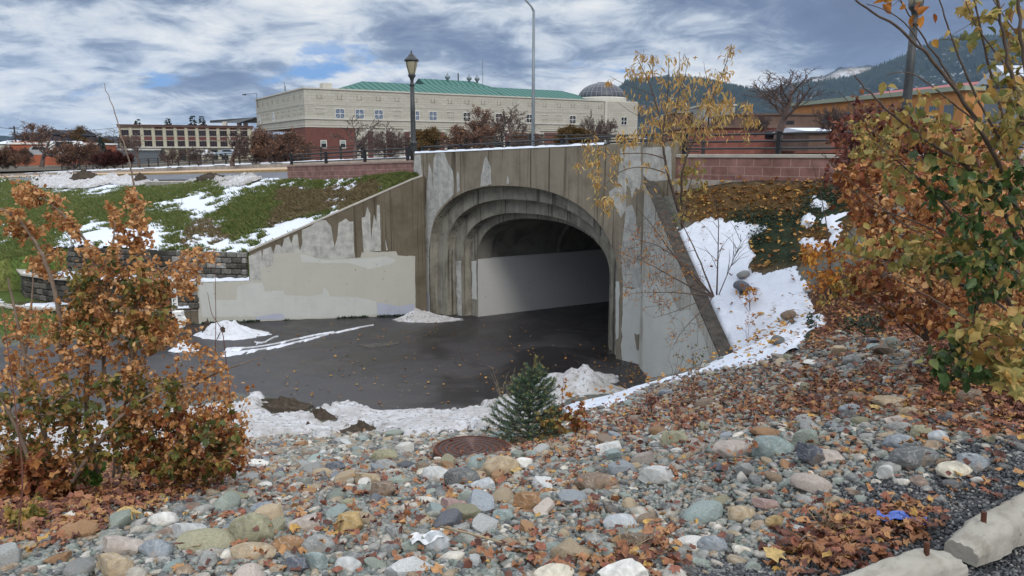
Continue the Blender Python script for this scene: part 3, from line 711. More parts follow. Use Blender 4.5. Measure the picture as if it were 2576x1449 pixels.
# road across the underpass, with kerbs, walk and far verge
def strip(name, q0, q1, dz, mat, z1=None, s0=-160, s1=60, n=60, kind='structure'):
    mb = MB(); S = np.linspace(s0, s1, n)
    top = [fpt(s, q0, ZROAD(s, q0)+dz) for s in S], [fpt(s, q1, ZROAD(s, q1)+dz) for s in S]
    vs = list(top[0]) + list(top[1]); fs = [(i, i+1, n+i+1, n+i) for i in range(n-1)]
    if z1 is not None:
        vs += [fpt(s, q0, ZROAD(s, q0)+z1) for s in S]; fs += [(2*n+i, 2*n+i+1, i+1, i) for i in range(n-1)]
    mb.add(vs, fs); return tag(mb.build(name, mat), kind=kind)
strip('road', .28, 6.6, 0., M['road'])
strip('road_shoulder', -.45, .32, -.05, M['kerb'], -.9, s0=-160, s1=-8.6)
strip('kerb', 6.6, 6.85, .13, M['yellow'], -.05)
strip('pavement', 6.85, 10.4, .13, M['tanwalk'], .0)
strip('verge_kerb', 10.4, 10.75, .38, M['kerb'], .1)
strip('verge', 10.75, 16.0, .37, M['ground'], .2)
for o in [bpy.data.objects['verge']]:
    ca = o.data.color_attributes.new('tone', 'FLOAT_COLOR', 'POINT'); ca.data.foreach_set('color', [c for _ in o.data.vertices for c in (.13, .10, .07, 1)])
# valley floor beyond, to the horizon
mb = MB()
ss = [-4000, -1500, -400, -160, -60, -20, 20, 60, 200, 3600]
for qa, qb, za, zb in ((16.0, 40, None, 2.7), (40, 300, 2.7, 2.2), (300, 4300, 2.2, -8)):
    a = [fpt(s, qa, (max(1.0, min(5.6, ZROAD(s, 16)+.3)) if za is None else za)) for s in ss]; b_ = [fpt(s, qb, zb) for s in ss]; n = len(ss)
    mb.add(a + b_, [(i, i+1, n+i+1, n+i) for i in range(n-1)])
tag(mb.build('valley_ground', M['farland']), kind='structure')

def ragged(x, y, rs, rag):
    a = np.clip((fbm(x, y, rs, 4)-.5)*2.8, -.6, .6); b = np.clip((fbm(x*.8+31, y*1.7, rs*3.3, 4)-.5)*2.8, -.6, .6)
    return (a*.6+b*.6)*rag
# ------------------------------------------------------------------ portal, rings, tunnel
portal = thing('tunnel_portal', 'weathered concrete underpass portal with stepped arch, flared side walls and peeling grey paint', 'underpass', fpt(3.7))
AC = 3.74                                  # arch centre along the face
prof = [(3.70, 4.23, 1.85), (3.28, 3.84, 1.85), (2.90, 3.44, 1.85), (2.57, 3.27, 1.85)]   # half width, crown, springing
deps = [0., .29, .58, .87]
NA = 48
def arch_pts(a, cr, sp, off, ext=0.):
    """outline from left foot over the crown to right foot, in face coords (s, z); off = distance along the tunnel axis"""
    pts = [(-a, -.3), (-a, sp*.5)]
    for i in range(NA+1):
        th = math.pi*(1 - i/NA); c, s = math.cos(th), math.sin(th); n = 2/2.35
        pts.append((a*abs(c)**n*(1 if c > 0 else -1), sp + (cr-sp)*abs(s)**n))
    pts += [(a, sp*.5), (a, -.3)]
    return [(FO[0] + FD[0]*(AC+s) + TD[0]*off, FO[1] + FD[1]*(AC+s) + TD[1]*off, z) for s, z in pts]
# front face, with the opening left out, and the parapet's top and back
mb = MB(); A0 = [(-3.70, -.3)]
a, cr, sp = prof[0]; op = arch_pts(a, cr, sp, 0.); n = len(op)
topz = lambda p: ZTOP(sq(p[0], p[1])[0])
tops = [(p[0], p[1], topz(p)) for p in op]
# jambs collapse on a vertical, so build the fan only over the arch and plain quads at the sides
mb.add(op[1:-1] + tops[1:-1], [(i, i+1, n-2+i+1, n-2+i) for i in range(n-3)])
for s0, s1 in ((SL, AC-a), (AC+a, SR)):
    for sA, sB in zip(np.linspace(s0, s1, 4)[:-1], np.linspace(s0, s1, 4)[1:]):
        mb.quad(fpt(sA, 0, -.3), fpt(sB, 0, -.3), fpt(sB, 0, ZTOP(sB)), fpt(sA, 0, ZTOP(sA)))
TH = .32
mb.quad(fpt(SL, 0, ZTOP(SL)), fpt(SR, 0, ZTOP(SR)), fpt(SR, TH, ZTOP(SR)), fpt(SL, TH, ZTOP(SL)))
mb.quad(fpt(SR, TH, 4.36), fpt(SL, TH, 4.36), fpt(SL, TH, ZTOP(SL)), fpt(SR, TH, ZTOP(SR)))
for s in (SL, SR): mb.quad(fpt(s, 0, -.3), fpt(s, TH, -.3), fpt(s, TH, ZTOP(s)), fpt(s, 0, ZTOP(s)))
mb.build('face_wall', M['concrete'], portal)
# rings: reveal + step face
for k in range(3):
    mb = MB(); A = arch_pts(*prof[k], deps[k]); B = arch_pts(*prof[k], deps[k+1]); C = arch_pts(*prof[k+1], deps[k+1]); n = len(A)
    mb.add(A+B, [(i, n+i, n+i+1, i+1) for i in range(n-1)])
    mb.add(B+C, [(i, n+i, n+i+1, i+1) for i in range(n-1)])
    o = mb.build('arch_step', M['concrete_arch'], portal)
# tunnel barrel with bays: lower painted walls, vault above
a, cr, sp = prof[3]
def barrel(o0, o1, grow):
    A = arch_pts(a+grow, cr+grow*.6, sp, o0); B = arch_pts(a+grow, cr+grow*.6, sp, o1); return A, B
mb = MB()
bays = [(.87, 1.35, 0.), (1.35, 3.9, .12), (3.9, 4.05, 0.), (4.05, 7.0, .22), (7.0, 7.15, .1), (7.15, 12., .22), (12, 12.2, .1), (12.2, 24, .22)]
prev = None
for o0, o1, g in bays:
    A, B = barrel(o0, o1, g); n = len(A)
    mb.add(A[2:-2]+B[2:-2], [(i, n-4+i, n-4+i+1, i+1) for i in range(n-5)])
    if prev: mb.add(prev[2:-2]+A[2:-2], [(i, n-4+i, n-4+i+1, i+1) for i in range(n-5)])
    prev = B
mb.add(prev, [tuple(range(len(prev)))])
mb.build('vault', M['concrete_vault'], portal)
for sg in (-1, 1):
    mb = MB()
    p = lambda o, z, w: (FO[0]+FD[0]*(AC+sg*w)+TD[0]*o, FO[1]+FD[1]*(AC+sg*w)+TD[1]*o, z)
    for o0, o1 in zip(np.linspace(.87, 24, 8)[:-1], np.linspace(.87, 24, 8)[1:]):
        mb.quad(p(o0, -.3, a), p(o1, -.3, a), p(o1, 1.85, a), p(o0, 1.85, a))
        mb.quad(p(o0, 1.85, a), p(o1, 1.85, a), p(o1, 1.85, a+.3), p(o0, 1.85, a+.3))
    mb.build('tunnel_side_wall', M['paint_in'], portal)
# flared wing walls
def wing(name, O, w, tops, thick, nrm):
    """tops = list of (s, z) along the wall; nrm = unit vector towards the retained side"""
    mb = MB(); n = len(tops)
    f = [(O[0]+w[0]*s, O[1]+w[1]*s, z) for s, z in tops]; bk = [(x+nrm[0]*thick, y+nrm[1]*thick, z) for x, y, z in f]
    fb = [(x, y, -.35) for x, y, z in f]; bb = [(x, y, -.35) for x, y, z in bk]
    mb.add(fb+f, [(i, i+1, n+i+1, n+i) for i in range(n-1)]); mb.add(bb+bk, [(i, i+1, n+i+1, n+i) for i in range(n-1)])
    mb.add(f+bk, [(i, i+1, n+i+1, n+i) for i in range(n-1)]); mb.add([f[-1], bk[-1], bb[-1], fb[-1]], [(0, 1, 2, 3)])
    return mb
LN = np.array([WLd[1], -WLd[0]]);  LN = LN if LN[1] > 0 else -LN
RN = np.array([-WRd[1], WRd[0]]); RN = RN if RN[0] > 0 else -RN
sW = lambda u, v: on_wall(u, v, WL0, WLd)
s1, z1 = sW(627, 636); s2, z2 = sW(497, 706); s3, z3 = sW(447, 775); sT, zT = sW(1040, 452)
wing('w', WL0, WLd, [(-.35, 4.42), (0.05, 4.28), (s1, 2.16), (s1+.001, 1.29), (s2, 1.29), (s2+.001, .50), (s3+.1, .50), (s3+.101, .3), (s3+.9, .3)], .28, LN).build('wing_wall', M['concrete_wet'], portal)
wing('w', WR0, WRd, [(-.3, 4.45), (0.0, 4.32), (2.0, 3.32), (4.2, 2.23), (5.15, 1.76), (5.35, 1.5)], .24, RN).build('wing_wall', M['concrete_pale'], portal)
# dirty top of the right wing wall: a cast coping
mb = MB(); zt = [(-.30, 4.47), (-.02, 4.335), (2.0, 3.325), (4.2, 2.235), (5.17, 1.765)]
f = [(WR0[0]+WRd[0]*s-RN[0]*.012, WR0[1]+WRd[1]*s-RN[1]*.012, z) for s, z in zt]; bk = [(x+RN[0]*.27, y+RN[1]*.27, z) for x, y, z in f]
up = lambda L, d: [(x, y, z+d) for x, y, z in L]; nn = len(f)
mb.add(f+bk, [(i, i+1, nn+i+1, nn+i) for i in range(nn-1)]); mb.add(up(f, .03)+up(bk, .03), [(i, i+1, nn+i+1, nn+i) for i in range(nn-1)])
mb.add(f+up(f, .03), [(i, i+1, nn+i+1, nn+i) for i in range(nn-1)]); mb.add(bk+up(bk, .03), [(i, i+1, nn+i+1, nn+i) for i in range(nn-1)])
mb.build('wall_coping', M['dark_stain'], portal)
mb = MB(); mb.frame_box(WL0, WLd, -.1, 0, 0, .01, 0, .01)
mb = MB()
f = [(WL0[0]+WLd[0]*s-LN[0]*.02, WL0[1]+WLd[1]*s-LN[1]*.02, z) for s, z in ((-.30, 4.40), (.05, 4.285), (s1+.02, 2.165))]; bk = [(x+LN[0]*.32, y+LN[1]*.32, z) for x, y, z in f]; nn = 3
mb.add(f+bk+up(f, .05)+up(bk, .05), [(i, i+1, nn+i+1, nn+i) for i in (0, 1)]+[(2*nn+i, 2*nn+i+1, 3*nn+i+1, 3*nn+i) for i in (0, 1)]+[(i, i+1, 2*nn+i+1, 2*nn+i) for i in (0, 1)]+[(nn+i, nn+i+1, 3*nn+i+1, 3*nn+i) for i in (0, 1)]+[(2, 5, 11, 8)])
mb.build('wall_coping', M['cap_grey'], portal)
# paint left on the concrete: flat coats a few millimetres proud, outlines as they peeled
def jag(poly, amp, step=10):
    out = []
    n = len(poly)
    for i in range(n):
        x0, y0 = poly[i]; x1, y1 = poly[(i+1) % n]; L = math.hypot(x1-x0, y1-y0); k = max(1, int(L/step))
        for j in range(k):
            t = j/k; a = amp if j else 0
            out.append((x0+(x1-x0)*t + random.uniform(-a, a)*.6, y0+(y1-y0)*t + random.uniform(-a, a)))
    return out
def coat(poly, O, w, out_n, off, mat, amp=1.5):
    mb = MB(); vs = []
    for u_, v_ in jag(poly, amp):
        s, z = on_wall(u_, v_, O, w); vs.append((O[0]+w[0]*s+out_n[0]*off, O[1]+w[1]*s+out_n[1]*off, z))
    mb.add(vs, [tuple(range(len(vs)))]); o = mb.build('paint_coat', mat, portal); return o
FO_out = -FN
zP = lambda L: [(958.3 + a*.3747, 415.3 + b*.3747) for a, b in L]         # crop 1500..2900 x 650..1500
zW = lambda L: [(447.2 + a*.3086, 415.3 + b*.3086) for a, b in L]         # crop 700..1700 x 650..1350
cf = lambda poly, mat, off=.003, amp=1.5: coat(poly, FO, FD, FO_out, off, mat, amp)
cf([(1043,391),(1058,388),(1061,420),(1064,452),(1061,492),(1053,500),(1042,487),(1041,420)], M['paint_peel'])
cf([(1097,386),(1119,384),(1128,412),(1139,430),(1142,470),(1141,490),(1118,512),(1100,534),(1090,560),(1082,600),(1080,644),(1071,642),(1070,528),(1073,470),(1080,410),(1086,430),(1088,470),(1091,400)], M['paint_peel'])
cf([(1222,393),(1228,405),(1234,418),(1237,463),(1208,469),(1210,443),(1216,415)], M['paint_peel'])
cf([(1151,430),(1155,438),(1157,479),(1150,485),(1149,450)], M['paint_peel'])
cf([(1277,440),(1281,455),(1280,462),(1274,462)], M['paint_peel'], amp=.5)
cf([(1048,641),(1060,645),(1070,640),(1079,646),(1080,740),(1081,791),(1049,790)], M['paint_grey'])
cf([(1050,738),(1079,734),(1080,789),(1050,787)], M['paint_lav'], .006)
cf([(1561,372),(1612,366),(1613,455),(1608,480),(1600,470),(1590,500),(1584,470),(1576,466),(1574,528),(1562,548),(1548,520),(1535,505),(1532,482),(1554,466)], M['paint_peel'])
cf([(1618,372),(1688,368),(1690,452),(1640,458),(1618,440)], M['paint_peel'])
cf([(1576,520),(1590,515),(1600,540),(1604,600),(1612,560),(1613,724),(1568,722),(1562,640),(1566,600)], M['paint_peel'])
cf([(1567,722),(1590,728),(1613,724),(1613,838),(1604,842),(1596,838),(1599,862),(1602,880),(1612,884),(1613,931),(1566,915),(1562,870),(1567,846),(1563,830),(1567,790)], M['paint_grey'], .006)
cf([(1549,708),(1558,708),(1560,740),(1557,760),(1556,850),(1549,855)], M['paint_grey'], .006)
cw = lambda poly, mat, off=.003, amp=1.5: coat(zW(poly), WL0, WLd, -LN, off, mat, amp)
cw([(578,742),(680,692),(688,800),(694,690),(760,664),(778,716),(800,648),(830,650),(850,672),(868,600),(905,582),(925,640),(945,572),(975,560),(995,700),(1015,640),(1012,528),(1080,500),(1120,470),(1160,450),(1205,448),(1250,500),(1277,672),(1302,580),(1312,470),(1370,436),(1400,462),(1430,458),(1438,700),(1446,752),(1240,768),(1080,745),(780,730),(772,815),(665,842),(700,942),(590,962)], M['paint_peel'], .003, .8)
cw([(1498,430),(1530,420),(1545,338),(1570,400),(1575,600),(1600,400),(1620,470),(1625,325),(1645,325),(1657,700),(1515,712)], M['paint_peel'], .003, .8)
cw([(1695,595),(1700,640),(1712,690),(1700,700),(1693,640)], M['paint_peel'], .003, .4)
cw([(160,958),(590,942),(690,942),(665,842),(772,815),(780,722),(1000,712),(1080,732),(1110,752),(1240,766),(1490,752),(1500,712),(1780,702),(1795,736),(1935,742),(1938,1235),(870,1262),(600,1280),(172,1292)], M['paint_beige'], .006, 1.)
cw([(168,965),(290,960),(300,1100),(480,1100),(490,985),(590,965),(690,960),(710,1030),(860,1020),(870,1060),(1060,1070),(1180,1050),(1190,1000),(1215,1010),(1240,1070),(1450,1075),(1620,1110),(1625,1215),(1500,1235),(870,1255),(850,1215),(790,1210),(750,1240),(620,1235),(200,1240)], M['paint_grey'], .009, 1.)
cw([(1000,728),(1080,740),(1130,765),(1240,775),(1460,762),(1700,745),(1780,770),(1760,800),(1640,830),(1560,850),(1400,800),(1200,800),(1010,790)], M['paint_grey'], .009, 1.)
cw([(1625,1120),(1700,1130),(1800,1150),(1930,1130),(1936,1210),(1780,1225),(1625,1220)], M['paint_lav'], .010, 1.)
cw([(630,1240),(780,1210),(860,1215),(868,1255),(640,1262)], M['paint_lav'], .010, 1.)
cr_ = lambda poly, mat, off=.003: coat(poly, WR0, WRd, -RN, off, mat, 1.5)
cr_([(1618,715),(1633,706),(1645,712),(1659,700),(1672,730),(1690,745),(1708,782),(1740,780),(1762,830),(1775,860),(1786,905),(1700,940),(1636,951),(1617,932)], M['paint_grey'], .004)
cr_([(1624,520),(1640,530),(1652,560),(1668,600),(1682,640),(1690,690),(1680,735),(1660,690),(1640,700),(1630,640),(1622,600)], M['paint_peel'])
# painted strips on the arch steps
for k, (zlo, zhi, mat) in ((1, (.0, 1.78, 'paint_peel')), (2, (.55, 1.80, 'paint_grey'))):
    a_, _, _ = prof[k]; a2 = prof[k+1][0]
    mb = MB(); x0, x1 = AC-a_+.03, AC-a2-.05
    g = lambda s, z: (FO[0]+FD[0]*s+TD[0]*(deps[k+1])-FN[0]*.004, FO[1]+FD[1]*s+TD[1]*deps[k+1]-FN[1]*.004, z)
    L = [g(x0 if k == 2 else x0+.12, zlo), g(x1, zlo)] + [g(x1 + random.uniform(-.03, .0), z) for z in np.linspace(zlo+.1, zhi-.1, 6)] + [g(x1, zhi), g(x0, zhi-.05)] + [g(x0 + random.uniform(0, .05 if k == 2 else .12), z) for z in np.linspace(zhi-.15, zlo+.1, 8)]
    mb.add(L, [tuple(range(len(L)))]); mb.build('paint_coat', M[mat], portal)
# ------------------------------------------------------------------ tiered block retaining walls
def polyline_len(P):
    P = np.array(P); d = np.linalg.norm(np.diff(P, axis=0), axis=1); return P, np.concatenate([[0], np.cumsum(d)])
def at_len(P, L, s):
    i = min(max(np.searchsorted(L, s) - 1, 0), len(P)-2); f = (s-L[i])/(L[i+1]-L[i]); p = P[i] + (P[i+1]-P[i])*f; d = (P[i+1]-P[i])/(L[i+1]-L[i]); return p, d
M['blockwet'] = island_mat('dark_split_face_block', [(.0, (.055, .052, .045)), (.3, (.085, .078, .066)), (.6, (.042, .040, .034)), (.8, (.12, .11, .095))], .9, .2, .45, 14, bmp=.6)
M['blockpale'] = island_mat('grey_split_face_block', [(.0, (.20, .195, .18)), (.3, (.13, .125, .11)), (.6, (.26, .25, .23)), (.85, (.08, .075, .065))], .9, .2, .5, 12, bmp=.6)
def tier(name, label, line, z0, z1, pale_to=0., cap=False):
    P, L = polyline_len(line); th = thing(name, label, 'retaining wall', (*P[0], z0))
    dark, pale = MB(), MB(); rows = max(1, round((z1-z0)/.18)); rh = (z1-z0)/rows
    for r in range(rows):
        s = -.17*(r % 2)
        while s < L[-1]:
            w = .34; a, b = max(s, 0) + .008, min(s+w, L[-1]) - .008
            if b - a > .06:
                p, d = at_len(P, L, (a+b)/2); n = np.array([-d[1], d[0]]); n = n if n[1] < 0 else -n
                out = .05 + random.uniform(-.02, .02) - .02*r
                O = p; mbx = pale if ((a+b)/2 < pale_to and random.random() < .75) else dark
                t = MB(); t.bbox((-(b-a)/2, -.2, z0+r*rh+.006), ((b-a)/2, out, z0+(r+1)*rh-.006), .028)
                mbx.add([(O[0]+d[0]*x+n[0]*y, O[1]+d[1]*x+n[1]*y, z) for x, y, z in t.v], t.f)
            s += w
    dark.build('block_courses', M['blockwet'], th)
    if pale.v: o = pale.build('block_courses', M['blockpale'], th); o['label'] = 'paler grey blocks near the concrete wing wall'
    mb = MB(); n = len(P); bk = []
    for i in range(n):
        _, d = at_len(P, L, L[i]); nn = np.array([d[1], -d[0]]); nn = nn if nn[1] > 0 else -nn; bk.append(nn)
    A = [(P[i][0]+bk[i][0]*.06, P[i][1]+bk[i][1]*.06) for i in range(n)]
    mb.add([(x, y, z0-.4) for x, y in A]+[(x, y, z1-.02) for x, y in A], [(i, i+1, n+i+1, n+i) for i in range(n-1)])
    mb.build('wall_core', M['dark_stain'], th)
    if cap:
        mb = MB(); B = [(P[i][0]-bk[i][0]*.09, P[i][1]-bk[i][1]*.09) for i in range(n)]; C = [(P[i][0]+bk[i][0]*.2, P[i][1]+bk[i][1]*.2) for i in range(n)]
        v = [(x, y, z1) for x, y in B]+[(x, y, z1) for x, y in C]+[(x, y, z1+.06) for x, y in B]+[(x, y, z1+.06) for x, y in C]
        mb.add(v, [(i, i+1, 2*n+i+1, 2*n+i) for i in range(n-1)]+[(2*n+i, 2*n+i+1, 3*n+i+1, 3*n+i) for i in range(n-1)]); mb.build('cap_slab', M['cap_grey'], th)
    return P
T1 = [(-8.12,22.36),(-10.5,22.78),(-12.5,23.22),(-14.45,23.9),(-15.6,24.9)]
T2 = [(-9.5,22.0),(-12,22.2),(-14.5,22.9),(-15.8,23.6),(-16.6,24.6)]
T3 = [(-10.15,21.86),(-12.6,21.8),(-15.2,22.2),(-16.9,23.0),(-17.6,24.0)]
tier('retaining_wall', 'dark split block wall of the upper tier directly under the snowy grass bank', T1, 1.27, 2.13, 2.6)
tier('retaining_wall', 'dark split block wall of the middle tier with a tan cap slab', T2, .47, 1.23, .7, True)
tier('retaining_wall', 'lowest knee high block wall at the foot of the tiers beside the lawn', T3, .0, .42, 0., True)
def bench(A, B, z, name):
    a, b = resample(A, 60), resample(B, 60); k = 8; V = []
    for j in range(k):
        f = j/(k-1); p = a*(1-f)+b*f; zz = z + .02*(fbm(p[:, 0], p[:, 1], 3)-.5); V.append(np.column_stack([p, zz]))
    V = np.array(V).transpose(1, 0, 2); return V
for A, B, z in ((T1, T2, 1.26), (T2, T3, .46)):
    V = bench(A, B, z, ''); o = np_mesh('planting_bench', V.reshape(-1, 3), grid_faces(60, 8), M['ground'], smooth=True, color=np.tile([.07, .06, .035], (480, 1))); o['kind'] = 'structure'
    V2 = V.copy(); n = fbm(V[..., 0], V[..., 1], 1.7, 4); cut = .16 if z > 1 else -.05
    V2[..., 2] += -.06 + .13*smooth01((n - .42 + cut)*4)
    o = np_mesh('snow', V2.reshape(-1, 3), grid_faces(60, 8), M['snow'], smooth=True); o['kind'] = 'stuff'

# ------------------------------------------------------------------ pink block parapet walls either side of the portal, railings
def blockwall(name, label, sA, sB, q, zA, zB, h, cap, cat='low wall'):
    th = thing(name, label, cat, fpt((sA+sB)/2, q, min(zA, zB)-h))
    zs = (zB-zA)/(sB-sA); f = MB()
    O = (FO[0]+FN[0]*q, FO[1]+FN[1]*q)
    f.frame_box(O, FD, sA, sB, 0, .28, zA-h-zs*sA, zA-.075-zs*sA, 0, zs)
    o = f.build('block_courses', M['pinkblock'], th); w0 = world_of(o)
    add_uv(o, lambda co: np.column_stack([(co[:, 0]+w0[0]-FO[0])*FD[0] + (co[:, 1]+w0[1]-FO[1])*FD[1], co[:, 2] + w0[2] - zA + zs*sA - zs*((co[:, 0]+w0[0]-FO[0])*FD[0] + (co[:, 1]+w0[1]-FO[1])*FD[1]) + .075 + .187*6]))
    c = MB(); c.frame_box(O, FD, sA-.01, sB+.01, -.025, .305, zA-.075-zs*sA, zA-zs*sA, .008, zs); c.build('cap_course', cap, th)
    b = MB(); b.frame_box(O, FD, sA-.02, sB+.02, -.05, .25, zA-h-.5-zs*sA, zA-h-zs*sA, 0, zs); b.build('footing', M['kerb'], th)
    return th
Oq = (FO[0]+FN[0]*.12, FO[1]+FN[1]*.12)
sLe, zLe = on_wall(722, 415, Oq, FD); sLs, zLs = on_wall(1040, 403, Oq, FD)
sRa, zRa = on_wall(1694, 388, Oq, FD); sRb, zRb = on_wall(2100, 388, Oq, FD)
blockwall('block_wall', 'pink concrete block wall left of the portal above the grass bank', sLe, SL-.01, .12, zLe, zLs, .60, M['cap'])
blockwall('block_wall', 'mauve concrete block wall right of the portal with a grey cap, behind the leafy slope', SR+.01, sRb+3.5, .12, zRa, zRb + (zRb-zRa)/(sRb-sRa)*3.5, .56, M['cap_grey'])
def railing(name, label, sA, sB, q, zA, zB, posts, hts, ph):
    th = thing(name, label, 'railing', fpt(sA, q, zA)); zs = (zB-zA)/(sB-sA)
    for s in posts:
        mb = MB(); x, y, z = fpt(s, q, zA + zs*(s-sA)); w = .045
        mb.frame_box((FO[0]+FN[0]*q, FO[1]+FN[1]*q), FD, s-w, s+w, -w, w, z, z+ph, .006)
        mb.frame_box((FO[0]+FN[0]*q, FO[1]+FN[1]*q), FD, s-w-.008, s+w+.008, -w-.008, w+.008, z+ph, z+ph+.02, .004)
        mb.build('post', M['black'], th)
    for h in hts:
        mb = MB(); S = np.linspace(sA, sB, 10); mb.tube([fpt(s, q, zA+zs*(s-sA)+h) for s in S], .022, 8); mb.build('rail', M['black'], th)
def s_at(u, v, q): return on_wall(u, v, (FO[0]+FN[0]*q, FO[1]+FN[1]*q), FD)[0]
sp = [s_at(x, 400, .26) for x in (733, 820, 918, 1026)]
zz = lambda s: zLe + (zLs-zLe)/(SL-sLe)*(s-sLe)
railing('railing', 'black three rail railing on the pink wall left of the portal', sp[0], sp[-1], .26, zz(sp[0]), zz(sp[-1]), sp, (.09, .24, .39), .42)
sp = [SL+.15, 1.35, 3.35, 5.35, 7.3]
railing('railing', 'black railing along the snowy top of the portal parapet', sp[0], 9.0, .24, ZTOP(sp[0]), ZTOP(9.0), sp, (.05, .19), .20)
zr = lambda s: zRa + (zRb-zRa)/(sRb-sRa)*(s-sRa)
sp = [s_at(x, 380, .26) for x in (1722, 1958)] + [s_at(1958, 380, .26)+2.6]
railing('railing', 'black three rail railing on the mauve wall right of the portal', SR-.1, sRb+3.4, .26, zr(SR), zr(sRb+3.4), sp, (.12, .27, .42), .45)
# snow lying along the parapet top
def snow_strip(pts, w, th, nrm, nm='snow'):
    mb = MB(); n = len(pts)
    for i, (x, y, z) in enumerate(pts): pass
    rows = []
    for x, y, z in pts:
        h = th*random.uniform(.6, 1.3); e = random.uniform(-.02, .02)
        rows.append([(x-nrm[0]*(.012+e*.4), y-nrm[1]*(.012+e*.4), z-.004), (x+nrm[0]*.02, y+nrm[1]*.02, z+h), (x+nrm[0]*(w*.6), y+nrm[1]*(w*.6), z+h*1.05), (x+nrm[0]*w, y+nrm[1]*w, z)])
    mb.add([p for r in rows for p in r], [(i*4+j, (i+1)*4+j, (i+1)*4+j+1, i*4+j+1) for i in range(n-1) for j in range(3)])
    return tag(mb.build(nm, M['snow'], smooth=True), kind='stuff')
snow_strip([fpt(s, 0, ZTOP(s)) for s in np.linspace(SL+.05, 6.9, 50)], .3, .045, FN)
snow_strip([(WL0[0]+WLd[0]*s, WL0[1]+WLd[1]*s, 1.29) for s in np.linspace(s1+.05, s2-.05, 14)], .3, .08, LN)
snow_strip([(WL0[0]+WLd[0]*s, WL0[1]+WLd[1]*s, .50) for s in np.linspace(s2+.05, s3, 10)], .3, .05, LN)

# ------------------------------------------------------------------ lamps and poles
def lamp(name, label, base, scale=1.):
    th = thing(name, label, 'street lamp', base); x, y, z = base
    mb = MB(); mb.frame_box((x, y), FD, -.17*scale, .17*scale, -.17*scale, .17*scale, z-.4, z+.36, .02); mb.build('plinth', M['lampmetal'], th)
    mb = MB(); mb.lathe([(.115, .36), (.115, .9), (.108, 1.0), (.125, 1.02), (.125, 1.05), (.10, 1.08), (.085, 1.12), (.078, 2.0), (.066, 2.86)], base, 20); mb.build('pole', M['lampmetal'], th, smooth=True)
    mb = MB(); mb.lathe([(.075, 2.84), (.085, 2.87), (.06, 2.93), (.05, 3.00), (.075, 3.09), (.12, 3.15), (.125, 3.19), (.11, 3.20)], base, 20); mb.build('collar', M['lampmetal'], th, smooth=True)
    mb = MB(); mb.lathe([(.10, 3.19), (.115, 3.26), (.165, 3.44), (.19, 3.58), (.185, 3.62)], base, 20); mb.build('globe', M['globe'], th, smooth=True)
    cg = MB()
    for k in range(4):
        a = math.pi/4 + k*math.pi/2; cg.tube([(x+math.cos(a)*r, y+math.sin(a)*r, z+h) for r, h in ((.12, 3.2), (.12, 3.27), (.172, 3.44), (.198, 3.58), (.2, 3.63))], .009, 5)
    cg.build('cage', M['lampmetal'], th)
    mb = MB(); mb.lathe([(.19, 3.60), (.235, 3.62), (.235, 3.65), (.20, 3.69), (.13, 3.75), (.10, 3.80), (.05, 3.84), (.02, 3.86), (.03, 3.89), (.02, 3.92), (.005, 3.96)], base, 20); mb.build('cap', M['lampmetal'], th, smooth=True)
b1 = fpt(SL-.70, .55, 4.40); lamp('street_lamp', 'ornamental dark lamp post at the left end of the portal parapet', b1)
p = at_y(2277, 300, 14.15); lamp('street_lamp', 'ornamental dark lamp post rising out of the red shrubs at right', (p[0], p[1], 4.60))
p = at_y(1341, 352, 40.); base = (p[0], p[1], 4.5)
th = thing('light_pole', 'tall thin galvanised road light pole with a curved arm, leaving the top of the frame', 'light pole', base)
mb = MB(); mb.tube([base, (base[0], base[1], 8.), (base[0], base[1], at_y(1341, 26, 40.)[2])], [.10, .085, .065], 10); mb.build('pole', M['galv'], th, smooth=True)
tz = at_y(1341, 26, 40.)[2]; q1 = at_y(1322, 0, 40.)
mb = MB(); mb.tube([(base[0], base[1], tz-.05), (base[0]-.12, base[1], tz+.18), (q1[0]-.1, base[1], q1[2]+.12), (q1[0]-.9, base[1]-.2, q1[2]+.55)], [.06, .05, .045, .04], 8); mb.build('arm', M['galv'], th, smooth=True)
mb = MB(); mb.bbox((q1[0]-1.6, base[1]-.32, q1[2]+.5), (q1[0]-.85, base[1]-.05, q1[2]+.64), .04); mb.build('lamp_head', M['galv'], th)

# ------------------------------------------------------------------ snow cover
def snow_layer(name, X, Y, Z, mask, mat, amp=.07, rag=.5, rs=3., lump=0., keep=None, thr=.5, extra=0.):
    P = np.stack([X, Y, Z], -1).reshape(-1, 3); u, v, _ = proj(P)
    m = mask(u, v) + ragged(P[:, 0], P[:, 1], rs, rag)
    if keep is not None: m = np.where(keep.ravel(), m, -1)
    k = smooth01((m - thr)*3 + .0)
    z = P[:, 2] - .05 + (.05 + amp)*np.clip((m-thr)*4 + .35, -1, 1).clip(0, 1)**.6*(1) + lump*k*(fbm(P[:, 0]+7, P[:, 1], 3.1, 5)) + extra*k
    P[:, 2] = z
    Fc = grid_faces(*X.shape); mm = (m - thr) > -.12; ok = mm[Fc].any(1); Fc = Fc[ok]
    used = np.unique(Fc); idx = -np.ones(len(P), int); idx[used] = np.arange(len(used))
    return tag(np_mesh(name, P[used], idx[Fc], mat, smooth=True), kind='stuff')
nS2, nT2 = 1100, 420
Fr2, Bk2 = resample(front, nS2), resample(back, nS2); t2 = np.linspace(0, 1, nT2)[None, :, None]
X2 = Fr2[:, None]*(1-t2) + Bk2[:, None]*t2; Z2 = Hc(X2[..., 0], X2[..., 1])
i0, i1 = int(nS2*.22), nS2
T_ = np.broadcast_to(t2[..., 0], X2.shape[:2])
ddirt = Mask([(a_, .9) for a_ in dirtC], 4)
